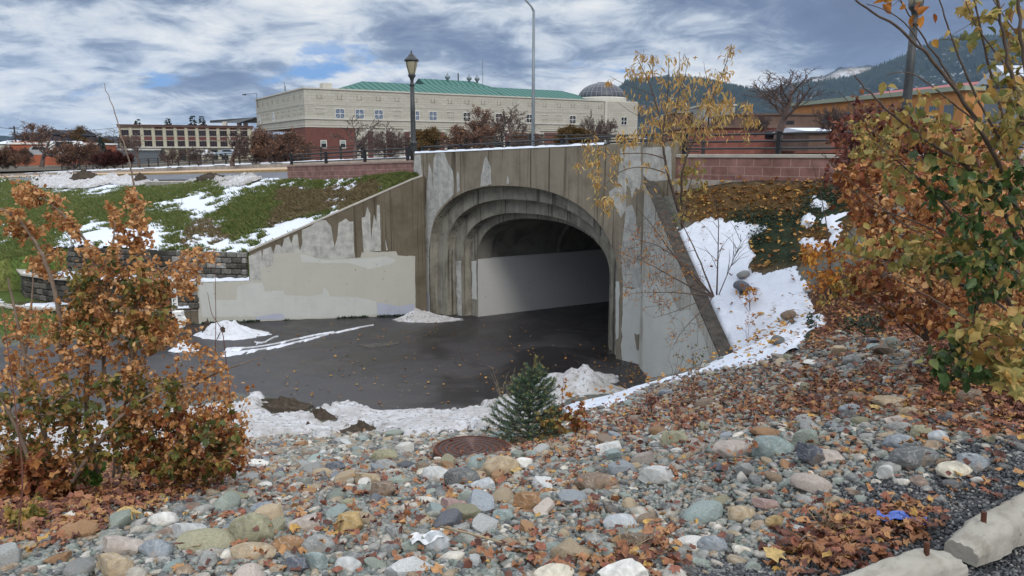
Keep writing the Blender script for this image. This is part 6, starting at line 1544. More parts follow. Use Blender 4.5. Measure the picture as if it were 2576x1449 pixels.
box_house('brick_store', 'long low red brick building seen between the rails right of the portal', 1735, 2140, 322, 321, 392, 62., M['brick2'] if False else plain('warm_red_brick', (.20, .075, .055), .9, .3, 2), M['brownb'], 12., cat='building', wins=((.46, .52, .62, .9), (.54, .60, .62, .9)))
box_house('tower_block', 'grey concrete block building behind the yellow leaved tree', 1768, 1846, 266, 266, 330, 118., M['greycon'], M['cream_plain'], 12., cat='building', wins=((.15, .19, .1, .75), (.5, .54, .1, .75)))
box_house('tower_block', 'lower brown building left of the grey concrete block', 1700, 1770, 284, 283, 330, 125., M['brownb'], M['greycon'], 12., cat='building', wins=((.1, .2, .3, .5), (.3, .4, .3, .5)))
box_house('brown_hall', 'dark brown flat roofed building behind the bare tree right of the portal', 1846, 2060, 290, 289, 335, 105., M['brownb'], M['brownb'], 12., cat='building', wins=((.3, .4, .4, .7), (.6, .7, .4, .7)))
box_house('snowy_shed', 'low shed with snow on its roof beyond the right railing', 2035, 2092, 330, 318, 345, 55., M['brownb'], M['snow'], 7., cat='shed')
box_house('grain_shed', 'tall pale metal sided shed with a grey roof at the far right edge', 2538, 2660, 205, 158, 330, 42., M['galv'], plain('pale_metal_roof', (.42, .46, .52), .4, .1), 2.5, cat='shed')
# utility pole and wires, vehicles
pb = at_y(44, 392, 118.)
th = thing('utility_pole', 'wooden utility pole with a crossarm at the far left', 'utility pole', (pb[0], pb[1], 3.))
zt_ = at_y(44, 317, 118.)[2]; mb = MB(); mb.tube([(pb[0], pb[1], 3.), (pb[0], pb[1], zt_)], [.16, .11], 8); mb.build('pole', M['wood'], th); mb = MB(); mb.tube([(pb[0]-.8, pb[1], zt_-.3), (pb[0]+.8, pb[1], zt_-.3)], .07, 6); mb.build('crossarm', M['wood'], th)
for k, (vv, lab) in enumerate(((318, 'upper black wire from the utility pole across to the office block'), (350, 'lower wire running past the navy house'))):
    A_, B_ = at_y(-40, vv-1, 118.), at_y(305, vv+2, 150.); mb = MB(); mb.tube([A_*(1-t)+B_*t-np.array([0, 0, .8*math.sin(math.pi*t)]) for t in np.linspace(0, 1, 12)], .035, 4); tag(mb.build('power_line', M['wire'], at=tuple(A_)), lab, 'wire')
def car(name, label, u_, Y, col, cat='car', van=False, rz=0.):
    p = at_y(u_, 392, Y); th = thing(name, label, cat, (p[0], p[1], p[2]-.2), rz); m_ = plain(name+'_paint_%d' % u_, col, .35, .03, 1, spec=.6)
    L, Wd, h = (5.2, 2., 2.1) if van else (4.5, 1.8, 1.45)
    if van: sub('body', m_, th, lambda m: m.add([(x, y, z) for y in (0, Wd) for x, z in ((0, .4), (L, .4), (L, 1.1), (L-.9, 1.3), (L-1.6, h), (0, h))], [(0, 1, 2, 3, 4, 5), (6, 7, 8, 9, 10, 11)]+[(i, (i+1) % 6, 6+(i+1) % 6, 6+i) for i in range(6)]))
    else: sub('body', m_, th, lambda m: m.add([(x, y, z) for y in (0, Wd) for x, z in ((0, .35), (L, .35), (L, .85), (L-1., .98), (L-1.7, h), (1.2, h), (.5, 1.), (0, .95))], [tuple(range(8)), tuple(range(8, 16))]+[(i, (i+1) % 8, 8+(i+1) % 8, 8+i) for i in range(8)]))
    sub('side_window', M['glass_dark'], th, lambda m: m.add([(1.1, -.01, 1.0), (L-1.3, -.01, 1.0), (L-1.8, -.01, h-.1), (1.3, -.01, h-.1)], [(0, 1, 2, 3)]))
    for x in (.9, L-.95): sub('wheel', M['black'], th, lambda m: m.tube([(x, -.03, .33), (x, .2, .33)], .33, 14))
car('parked_van', 'white van parked behind the left bushes', 118, 98., (.75, .76, .76), 'van', True)
car('parked_car', 'white car parked in front of the office block', 478, 150., (.70, .71, .72)); car('parked_car', 'pale blue car parked by the office block entrance', 545, 150., (.35, .42, .5)); car('parked_car', 'grey car at the far left behind the leafless bush', 60, 98., (.3, .31, .32))

# ------------------------------------------------------------------ far side fence, one thing
th = thing('rail_fence', 'dark horizontal rail fence along the far side of the road', 'fence', fpt(-20, 14.5, ZROAD(-20, 14.5)))
zf = lambda s: ZROAD(s, 14.5)+.37
posts_s = np.arange(-95, 2, 2.6)
for s in posts_s:
    mb = MB(); mb.frame_box((FO[0]+FN[0]*14.5, FO[1]+FN[1]*14.5), FD, s-.06, s+.06, -.06, .06, zf(s), zf(s)+1.0); mb.build('post', M['wood'], th)
for h in (.25, .5, .75, .95):
    mb = MB(); mb.tube([fpt(s, 14.5, zf(s)+h) for s in np.linspace(-95, 1, 30)], .035, 5); mb.build('rail', M['wood'], th)
# thin old snow on the far verge
gs, gq = np.meshgrid(np.linspace(-100, 20, 500), np.linspace(10.8, 15.8, 24), indexing='ij')
V = np.stack([FO[0]+FD[0]*gs+FN[0]*gq, FO[1]+FD[1]*gs+FN[1]*gq, ZROAD(gs, gq)+.33+.10*smooth01((fbm(gs, gq, .8, 4)-.40)*6)], -1).reshape(-1, 3)
tag(np_mesh('snow', V, grid_faces(500, 24), M['snow_some'], smooth=True), kind='stuff')
ga, gb = np.meshgrid(np.linspace(-70, 60, 160), np.linspace(17, 60, 60), indexing='ij')
V = np.stack([FO[0]+FD[0]*ga*1.5+FN[0]*gb, FO[1]+FD[1]*ga*1.5+FN[1]*gb, 2.3+.5*smooth01((fbm(ga, gb, .13, 4)-.47)*5)+np.clip((40-gb)/24, 0, 1)*(ZROAD(ga*1.5)+.36-2.7)*.0], -1).reshape(-1, 3)
tag(np_mesh('snow', V, grid_faces(160, 60), M['snow_some'], smooth=True), kind='stuff')

# ------------------------------------------------------------------ hills
def forest_mat():
    m, t, b = new_mat('forested_hillside', .95, .1); g = geopos(t)
    f = noise(t, g, .035, 8, .72); f2 = noise(t, g, .006, 5, .6)
    r = ramp(t, [(.3, (.008, .014, .018)), (.52, (.018, .030, .030)), (.72, (.045, .052, .042))]); lk(t, f, r.inputs[0])
    at = t.nodes.new('ShaderNodeVertexColor'); at.layer_name = 'tone'
    sep_ = t.nodes.new('ShaderNodeSeparateColor'); lk(t, at.outputs[0], sep_.inputs[0])
    sn = maprange(t, mth(t, 'ADD', noise(t, mapping(t, g, scale=(1, 1, .35)), .05, 7, .75), mth(t, 'MULTIPLY', sep_.outputs[0], .45)), .72, .80)
    c = mixc(t, sn, r.outputs[0], (.5, .53, .58))
    c = mixc(t, sep_.outputs[1], c, mixc(t, maprange(t, noise(t, g, .02, 6, .7), .4, .62), (.20, .155, .10), (.55, .56, .58)))
    lk(t, c, b.inputs['Base Color']); bump(t, b, f, 1., 8.); return m
M['forest'] = forest_mat()
def hill(name, sky_, D, base_v, depth, seed, snow=.3, bare=None):
    sky_ = np.array(sky_, float); n = 260; us = np.linspace(sky_[0, 0], sky_[-1, 0], n); vs_ = np.interp(us, sky_[:, 0], sky_[:, 1]); m_ = 70
    V = np.zeros((n, m_, 3)); C = np.zeros((n, m_, 3))
    for i in range(n):
        top = at_y(us[i], vs_[i], D); t = np.linspace(0, 1, m_); yy = D*(1-depth*(1-t)); k = (top[0]/D)
        V[i, :, 0] = k*yy; V[i, :, 1] = yy; V[i, :, 2] = -8 + (top[2]+8)*(np.sin(t*math.pi/2)**1.25)
        C[i, :, 0] = snow*(1-t)**.7
    nz = (fbm(V[..., 0]/90+seed, V[..., 1]/60, 1., 6)-.5)*2
    amp = np.linspace(0, 1, m_)[None]; V[..., 2] += nz*D*.012*np.sin(amp*math.pi) + (fbm(V[..., 0]/14, V[..., 1]/14, 1., 3)-.5)*D*.0016
    if bare is not None:
        u, v, _ = proj(V); C[..., 1] = Mask([bare], 3, 2)(u, v)
    o = np_mesh(name, V.reshape(-1, 3), grid_faces(n, m_), M['forest'], smooth=True, color=C.reshape(-1, 3)); o['kind'] = 'structure'
    return V
H1 = hill('hill', [(1480,262),(1545,240),(1575,213),(1620,205),(1660,203),(1700,204),(1760,206),(1800,212),(1850,222),(1900,232),(1960,250),(2010,262)], 2200., 300, .35, 1., .42)
H3 = hill('hill', [(1780,262),(1900,245),(1960,225),(2000,212),(2040,200),(2075,196),(2110,178),(2140,172),(2190,171),(2240,176),(2300,196),(2420,240)], 3600., 300, .3, 5., .1, bare=[(1990,212),(2050,196),(2080,194),(2108,180),(2140,172),(2195,171),(2210,180),(2190,186),(2160,190),(2140,205),(2100,214),(2050,212)])
H2 = hill('hill', [(1850,262),(1930,242),(1990,224),(2060,214),(2110,207),(2160,196),(2200,180),(2250,160),(2300,140),(2340,118),(2380,104),(2440,101),(2520,103),(2600,98),(2750,92),(2900,110)], 2500., 300, .4, 9., .5)
# conifers standing along the ridges and slopes, far too many to count
def far_forest(V, n, seed, size, jmin=.35):
    r = np.random.default_rng(seed); i = r.integers(0, V.shape[0], n); j = (V.shape[1]-1-(r.random(n)**2*(1-jmin)*V.shape[1])).astype(int); j[:n//3] = V.shape[1]-1
    P = V[i, j] + r.normal(0, 3, (n, 3))*[1, 1, 0]; h = r.uniform(.6, 1.5, n)*size; w = h*.22; a = r.uniform(0, 6, n)
    ring = np.stack([np.stack([np.cos(a+k*2*math.pi/5)*w, np.sin(a+k*2*math.pi/5)*w, -h*.1], 1) for k in range(5)], 1)
    Vv = np.concatenate([ring + P[:, None], (P+np.stack([h*0, h*0, h], 1))[:, None]], 1); F_ = np.arange(n)[:, None]*6
    Fc = np.concatenate([np.hstack([F_+k, F_+(k+1) % 5, F_+5]) for k in range(5)]); tag(np_mesh('forest', Vv.reshape(-1, 3), Fc, M['needlefar']), kind='stuff')
far_forest(H1, 3500, 1, 9.); far_forest(H2, 5000, 2, 10.)
# low far rise on the left horizon
hill('hill', [(-500,352),(-100,348),(60,346),(200,350),(330,346),(480,345),(640,344),(800,350)], 2600., 380, .3, 13., .1)

# ------------------------------------------------------------------ trees and shrubs
class Tree:
    def __init__(s, seed): s.r = np.random.default_rng(seed); s.b = []; s.tips = []; s.td = []; s.lv = []
    def grow(s, p, d, L, r0, lvl, spec):
        r = s.r; sp = spec[lvl]; n = sp.get('seg', 5); pts = [np.array(p, float)]; d = np.array(d, float)/np.linalg.norm(d)
        for i in range(n):
            d = d + r.normal(0, sp.get('wob', .12), 3) + np.array(sp.get('pull', (0, 0, 0)))*(1/n); d /= np.linalg.norm(d); pts.append(pts[-1] + d*L/n)
        r1 = r0*sp.get('tap', .35); s.b.append((pts, np.linspace(r0, max(r1, .0008), n+1), 6 if lvl == 0 else 4 if lvl == 1 else 3))
        if lvl == len(spec)-1 or sp.get('leafy'):
            k = sp.get('leaves', 4)
            for _ in range(k):
                t = r.uniform(sp.get('lmin', .2), 1)*n; i = min(int(t), n-1); f = t-i; s.tips.append(pts[i]*(1-f)+pts[i+1]*f); s.td.append(pts[i+1]-pts[i]); s.lv.append(lvl)
        if lvl < len(spec)-1:
            k = sp['kids']; k = int(r.integers(k[0], k[1]+1)) if isinstance(k, tuple) else k
            for q in range(k):
                t = (sp.get('cmin', .25) + (1-sp.get('cmin', .25))*(q+r.random())/k)*n; i = min(int(t), n-1); f = t-i; bp = pts[i]*(1-f)+pts[i+1]*f; dd = pts[i+1]-pts[i]; dd /= np.linalg.norm(dd)
                ax = np.cross(dd, r.normal(size=3)); ax /= np.linalg.norm(ax); an = r.uniform(*sp.get('ang', (.5, .9))); nd = dd*math.cos(an) + ax*math.sin(an)
                s.grow(bp, nd, L*r.uniform(*sp.get('rat', (.4, .7)))*(1-.35*t/n), r0*(1-.6*t/n)*sp.get('rr', .5), lvl+1, spec)
    def wood(s, name, mat, parent, minr=0.):
        Vs, Fs, off = [], {3: [], 4: []}, 0; V, F4 = [], []
        for pts, rad, k in s.b:
            P = np.array(pts); n = len(P); d = np.gradient(P, axis=0); d /= (np.linalg.norm(d, axis=1)[:, None]+1e-9)
            ref = np.array([.3, .2, 1.]) if abs(d[0][2]) < .8 else np.array([1., .2, 0]); a = np.cross(d, ref); a /= (np.linalg.norm(a, axis=1)[:, None]+1e-9); b = np.cross(d, a)
            th_ = np.arange(k)*2*math.pi/k; R_ = np.maximum(rad, minr)
            V.append((P[:, None] + R_[:, None, None]*(np.cos(th_)[None, :, None]*a[:, None] + np.sin(th_)[None, :, None]*b[:, None])).reshape(-1, 3))
            i = np.arange(n-1)[:, None]; j = np.arange(k)[None]; F4.append(np.stack([i*k+j, i*k+(j+1) % k, (i+1)*k+(j+1) % k, (i+1)*k+j], -1).reshape(-1, 4)+off); off += n*k
        return np_mesh(name, np.concatenate(V), np.concatenate(F4), mat, parent=parent, smooth=True)
def leaves_on(tr, name, mat, parent, kinds, size, per=1, jit=.03, droop=.5, seed=0, sel=None, spread=.8):
    r = np.random.default_rng(seed); T = np.array(tr.tips); D = np.array(tr.td); D /= (np.linalg.norm(D, axis=1)[:, None]+1e-9)
    if sel is not None: k = sel(T, r); T, D = T[k], D[k]
    T = np.repeat(T, per, 0); D = np.repeat(D, per, 0); n = len(T)
    Dn = D*.5 + r.normal(size=(n, 3))*spread*.6 + np.array([0, 0, -droop])
    return leaf_mesh(name, kinds, T + r.normal(0, jit, (n, 3)), Dn, r.uniform(size[0], size[1], n), mat, seed+1, parent=parent)

# winter trees beyond the road: a few forms, copied
FAR = 52.
def bare_proto(seed, h, wide, leafmat=None, dens=6, trunkless=False, twig=.014):
    t = Tree(seed); n = 1 if not trunkless else 7
    spec = [dict(seg=6, wob=.06 if not trunkless else .12, kids=(9, 11) if not trunkless else (6, 8), cmin=.22 if not trunkless else .1, ang=(.45, 1.0), rat=(.5, .8), rr=.5, tap=.3), dict(seg=5, wob=.12, kids=(7, 9), ang=(.4, .9), rat=(.4, .7), rr=.55, pull=(0, 0, .35)), dict(seg=4, wob=.15, kids=(5, 7), ang=(.4, .9), rat=(.35, .6), rr=.55, pull=(0, 0, .3)), dict(seg=3, wob=.2, leaves=dens)]
    for k in range(n):
        a = 6.28*k/n; d = (math.cos(a)*(.0 if n == 1 else wide), math.sin(a)*(.0 if n == 1 else wide), 1)
        t.grow((0, 0, 0), d, h*(.62 if n == 1 else .75), h*(.028 if n == 1 else .014), 0, spec)
    root = bpy.data.objects.new('p', None); COL.objects.link(root)
    t.wood('branches' if n > 1 else 'trunk', M['barkfar'], root, twig)
    if leafmat: leaves_on(t, 'foliage' if n > 1 else 'crown', M[leafmat], root, ('ovate', 'curl'), (.08, .16), 1, .12, .1, seed)
    else:
        pass
    return root, t
protos_t = {'bare': bare_proto(1, 5., .5, None)[0], 'near': bare_proto(21, 5., .5, None, twig=.009)[0], 'bare2': bare_proto(2, 5., .5, None)[0], 'shrub': bare_proto(3, 3., .75, 'l_rustfar', 3, True)[0], 'shrubred': bare_proto(4, 2.6, .8, 'l_redfar', 7, True)[0], 'shrubbronze': bare_proto(5, 2.6, .8, 'l_bronze', 6, True)[0], 'rusty': bare_proto(6, 5., .5, 'l_rustfar', 1)[0], 'twiggy': bare_proto(7, 3., .7, None, 1, True)[0], 'rusty2': bare_proto(8, 5., .5, 'l_rustfar', 3)[0], 'olive': bare_proto(9, 5., .5, 'l_bronze', 8)[0]}
nm_of = {'near': 'bare_tree', 'bare': 'bare_tree', 'bare2': 'bare_tree', 'shrub': 'rusty_shrub', 'shrubred': 'maroon_shrub', 'shrubbronze': 'bronze_shrub', 'rusty': 'autumn_tree', 'twiggy': 'bare_shrub', 'rusty2': 'autumn_tree', 'olive': 'autumn_tree'}
hgt = {'near': 4.4, 'bare': 4.7, 'bare2': 4.7, 'rusty': 4.6, 'rusty2': 4.6, 'olive': 4.8, 'shrub': 2.7, 'shrubred': 2.3, 'shrubbronze': 2.3, 'twiggy': 2.7}
def plant(kind, u_, vb, vt, Y, label, wide=1.):
    a, b = at_y(u_, vb, Y), at_y(u_, vt, Y); h = b[2]-a[2]; k = h/hgt[kind]; src = protos_t[kind]
    o = thing(nm_of[kind], label, 'tree' if 'tree' in nm_of[kind] else 'shrub', (a[0], a[1], a[2]), random.uniform(0, 6.28), 'trees and shrubs beyond the road'); wide = wide*(1.65 if kind in ('bare', 'bare2', 'near', 'rusty', 'rusty2') else 1.); o.scale = (k*wide, k*wide, k)
    for c in src.children:
        d = c.copy(); COL.objects.link(d); d.parent = o
    return o
L_ = [('rusty', 105, 420, 308, 62, 'leafy orange brown tree with two stems behind the far left fence', 1.1), ('shrub', 40, 424, 372, 60, 'grey brown shrub at the far left edge of the verge', 1.), ('shrubred', 8, 425, 380, 60, 'reddish shrub cut by the left edge of the photo', 1.),
 ('shrub', 190, 424, 362, 58, 'orange brown rounded shrub left of the round maroon bush', 1.1), ('shrubred', 288, 423, 384, 57, 'round maroon bush on the verge', 1.35), ('twiggy', 245, 424, 368, 60, 'pale bare shrub between the orange and the maroon bush', 1.),
 ('bare', 350, 416, 330, 62, 'thin bare tree in front of the left end of the office block', .8), ('twiggy', 430, 417, 375, 62, 'bare shrub in front of the office block doors', 1.), ('twiggy', 500, 417, 372, 63, 'bare reddish shrub in front of the middle of the office block', 1.1),
 ('bare2', 585, 418, 312, 55, 'spreading bare tree in front of the right end of the office block', 1.25), ('twiggy', 640, 418, 352, 56, 'bare shrub at the left corner of the civic building', 1.), ('shrub', 700, 417, 330, 56, 'tall rusty twiggy shrub against the brick corner of the civic building', 1.0), ('shrub', 748, 417, 350, 58, 'rusty shrub left of the small brick wall windows', .9),
 ('bare', 893, 412, 290, 50, 'bare tree in front of the second pair of blue windows', 1.1), ('twiggy', 980, 408, 330, 48, 'wide bare shrub left of the ornamental lamp', 1.), ('bare2', 985, 408, 300, 50, 'slim bare tree left of the ornamental lamp', .6),
 ('shrubbronze', 1075, 395, 333, 46, 'bronze green shrub right of the ornamental lamp', 1.), ('rusty2', 1210, 385, 262, 45, 'rusty leaved tree left of the light pole', .62), ('shrub', 1190, 386, 318, 44, 'rusty bush at the foot of the rusty tree', 1.3), ('bare', 1290, 384, 262, 45, 'spreading bare tree crossed by the light pole', 1.), ('rusty', 1265, 386, 270, 47, 'brown leaved tree behind the light pole', .7), ('shrub', 1330, 382, 335, 44, 'low brown bush right of the light pole', 1.2),
 ('shrubbronze', 1440, 376, 325, 42, 'bronze shrub in front of the brick part of the civic building', 1.2), ('twiggy', 1500, 374, 300, 44, 'fine bare shrub left of the yellow leaved tree', .9), ('bare2', 1480, 374, 268, 48, 'very thin bare tree right of the bronze shrub', .4),
 ('near', 1957, 350, 172, 30, 'large round bare tree behind the right railing post', 1.45), ('twiggy', 2110, 350, 270, 32, 'bare shrub in front of the orange building', 1.), ('twiggy', 1900, 345, 290, 34, 'small bare shrub left of the large bare tree', .8), ('twiggy', 2200, 352, 262, 28, 'twiggy shrub near the right lamp post', 1.)]
for a in L_: plant(a[0], a[1], a[2], a[3], a[4], a[5], a[6])
for a in (('olive', 205, 385, 313, 130, 'olive and brown tree right of the navy house', 1.1), ('rusty2', 95, 390, 305, 125, 'tall orange tree left of the navy house', 1.1), ('rusty', 60, 390, 322, 128, 'orange tree beside the utility pole', 1.), ('bare', 290, 390, 322, 150, 'pale bare tree left of the office block', 1.6), ('olive', 265, 392, 345, 140, 'muted green tree behind the warehouse', 1.3), ('bare2', 240, 388, 330, 145, 'bare tree behind the small gabled houses', 1.4), ('rusty2', 320, 392, 340, 140, 'brown tree at the left corner of the office block', 1.2)):
    o = plant(*a)
for k_ in list(protos_t.values()):
    for c in list(k_.children): bpy.data.objects.remove(c)
    bpy.data.objects.remove(k_)
# conifers
def conifer(label, u_, vb, vt, Y, mat, seed, wide=.3, group=None, tiers=26, size=None):
    a, b = at_y(u_, vb, Y), at_y(u_, vt, Y); h = b[2]-a[2]; th = thing('conifer', label, 'conifer', tuple(a), 0, group); r = np.random.default_rng(seed)
    mb = MB(); mb.tube([a, b], [h*.02, h*.004], 6); mb.build('trunk', M['wood'], th)
    P, D, S = [], [], []
    for k in range(tiers):
        t = (k+.5)/tiers; z = a[2]+h*(.08+.92*t); rad = h*wide*(1-t)**.85*r.uniform(.75, 1.1)+.02*h; nb = int(9*(1-t)+4)
        for q in range(nb):
            an = r.uniform(0, 6.28); 
            for f in np.linspace(.15, 1, 5): P.append((a[0]+math.cos(an)*rad*f*.9, a[1]+math.sin(an)*rad*f*.9, z - rad*f*.25+r.normal(0, h*.006))); D.append((math.cos(an)+r.normal(0, .5), math.sin(an)+r.normal(0, .5), r.uniform(-.4, .25))); S.append(h*.12*(1.1-.5*t))
    leaf_mesh('crown', ('narrow', 'ovate'), np.array(P), np.array(D), np.array(S), M[mat], seed, parent=th); return th
for k, (u_, vt, vb, lab) in enumerate(((352, 299, 320, 'small conifer top above the left end of the office block roof'), (428, 297, 320, 'tiered conifer top above the middle of the office block roof'), (490, 290, 322, 'broad dark conifer above the office block roof'), (513, 291, 322, 'narrow conifer right beside the broad dark one'))):
    conifer(lab, u_, 375, vt, 235., 'needlefar', 40+k, .22 if k != 2 else .3, 'conifers behind the office block', 16)
conifer('dark green conifer beside the small grey house', 257, 388, 345, 110., 'needlefar', 50, .28)
# ------------------------------------------------------------------ foreground shrubs: limbs, then twigs grown out to every leaf cluster
M['l_bright'] = island_mat('bright_green_leaves', [(.0, (.10, .22, .035)), (.4, (.16, .28, .05)), (.75, (.22, .26, .05))], .45, .4, .2, 40, .3)
def px3(L): return [at_y(u, v, Y) for u, v, Y in L]
def shrub(name, label, cat, limbs, clusters, barkm, seed, base=None, twig=(.0035, .0012), sub_twigs=0, ground_ok=True):
    """limbs: (points (u,v,Y), r0, r1); clusters: (polygon, count, (Y0, Y1), leaf mat, kinds, (size), leaves per cluster, cluster radius, droop)"""
    r = np.random.default_rng(seed); P0 = px3([limbs[0][0][0]])[0] if base is None else np.array(base)
    th = thing(name, label, cat, tuple(P0)); t = Tree(seed); nodes, nrad = [], []
    for pts, ra, rb in limbs:
        P = np.array(px3(pts)); n = max(8, len(P)*6); Q = resample(P, n)
        for _ in range(45): Q[1:-1] = (Q[:-2]+Q[1:-1]*2+Q[2:])/4
        Q[1:-1] += r.normal(0, np.linalg.norm(P[-1]-P[0])*.0012, Q[1:-1].shape)
        rad = np.linspace(ra, rb, n); t.b.append((list(Q), rad, 7)); nodes += list(Q); nrad += list(rad)
    nodes = [np.array(x) for x in nodes]
    leafsets = {}
    C = []
    for ci, cl in enumerate(clusters):
        poly, cnt, (Y0, Y1), lm, kinds, size, per, rad, droop = cl
        us = np.array([p[0] for p in poly]); vs_ = np.array([p[1] for p in poly]); got = 0; tries = 0
        while got < cnt and tries < cnt*40:
            tries += 1; u, v = r.uniform(us.min(), us.max()), r.uniform(vs_.min(), vs_.max())
            if in_poly(np.array([u]), np.array([v]), poly)[0]: C.append((at_y(u, v, r.uniform(Y0, Y1)), ci)); got += 1
    NA_ = np.array(nodes); dist = [np.min(((NA_-c)**2).sum(1)) for c, _ in C]
    for k in np.argsort(dist):
        c, ci = C[k]; poly, cnt, _, lm, kinds, size, per, rad, droop = clusters[ci]
        d = NA_-c; dd = (d**2).sum(1) + np.where(d[:, 2] > .02, (d[:, 2]*1.6)**2, 0); j = int(np.argmin(dd)); a = NA_[j]; L = np.linalg.norm(c-a)
        if L > .01:
            mid = (a+c)/2 + np.array([0, 0, .10*L]) + r.normal(0, .07*L, 3); tt_ = np.linspace(0, 1, 5)[:, None]; Q = a*(1-tt_)**2 + 2*mid*tt_*(1-tt_) + c*tt_**2
            r0 = min(nrad[j]*.7, twig[0]*(1+L*2)); t.b.append((list(Q), np.linspace(max(r0, twig[1]), twig[1], 5), 3)); NA_ = np.vstack([NA_, Q[1:]]); nrad += [max(r0*.8, twig[1])]*4
        else: Q = np.array([a, c])
        for q in range(sub_twigs):
            e = c + r.normal(0, rad*1.4, 3) + [0, 0, rad*.5]; t.b.append(([c, (c+e)/2 + r.normal(0, rad*.2, 3), e], np.array([twig[1]]*3), 3))
        n = max(1, int(r.poisson(per))); f = r.uniform(.45, 1, n)[:, None]; along = a*(1-f)+c*f if L < rad*3 else c + (a-c)/max(L, 1e-6)*(r.random((n, 1))*rad*2)
        p = along + r.normal(0, rad*.45, (n, 3)); D = r.normal(size=(n, 3))*.75 + np.array([0, 0, -droop])
        S = leafsets.setdefault((lm, kinds), [[], [], []]); S[0].append(p); S[1].append(D); S[2].append(r.uniform(size[0], size[1], n))
    t.wood('branches', barkm, th)
    many = len(leafsets) > 1
    for q, ((lm, kinds), (A_, B_, S_)) in enumerate(leafsets.items()):
        nm = 'seed_clusters' if lm == 'l_seed' else 'foliage'; o = leaf_mesh(nm, kinds, np.concatenate(A_), np.concatenate(B_), np.concatenate(S_), M[lm], seed+q, parent=th)
    return th
z5 = lambda L: [(a*.3086, 415.3+b*.3086) for a, b in L]
zl = lambda L: [(a*.4709, 766.7+b*.4709) for a, b in L]
LB = [([(140,1215,4.9),(110,1080,4.8),(60,900,4.8),(20,700,4.7)], .022, .006), ([(205,1200,5.0),(160,1000,4.9),(150,850,4.9),(161,755,4.9),(93,594,4.8),(43,532,4.8),(-20,515,4.8)], .024, .004),
 ([(250,1205,5.1),(200,1040,5.0),(215,880,5.0),(264,708,5.0),(247,668,5.0),(216,600,5.0),(173,545,4.9),(102,483,4.9),(0,437,4.9)], .020, .003),
 ([(300,1190,5.2),(262,1000,5.2),(253,813,5.1),(262,724,5.1),(284,625,5.1),(290,560,5.1)], .018, .004), ([(365,1180,5.0),(330,1000,5.0),(324,813,5.0),(339,752,5.0),(370,708,5.0),(417,671,4.95),(472,634,4.9),(528,620,4.9)], .020, .003),
 ([(330,1190,5.3),(340,900,5.3),(350,700,5.3),(355,570,5.3),(342,477,5.3),(327,415,5.3),(300,310,5.3),(263,210,5.3)], .015, .002), ([(400,1175,5.1),(420,1060,5.1),(470,960,5.0),(560,930,5.0),(662,898,4.9)], .016, .003),
 ([(390,1190,4.9),(460,1120,4.8),(540,1090,4.8),(630,1060,4.8)], .014, .003), ([(180,1215,4.7),(250,1100,4.6),(330,1010,4.6),(430,960,4.6),(520,960,4.6)], .016, .003), ([(90,1220,4.6),(60,1100,4.5),(0,1000,4.4)], .018, .006),
 ([(330,1195,5.1),(420,1160,5.1),(530,1150,5.0),(620,1160,5.0)], .010, .003), ([(120,1215,4.7),(40,1150,4.6),(-40,1130,4.5)], .014, .005), ([(285,1200,5.4),(290,1000,5.4),(400,850,5.4),(430,760,5.4)], .013, .003), ([(60,1200,5.2),(40,950,5.3),(95,760,5.3),(80,640,5.3)], .015, .003)]
sd_ = ('l_seed', ('ovate', 'curl')); sz = (.018, .044)
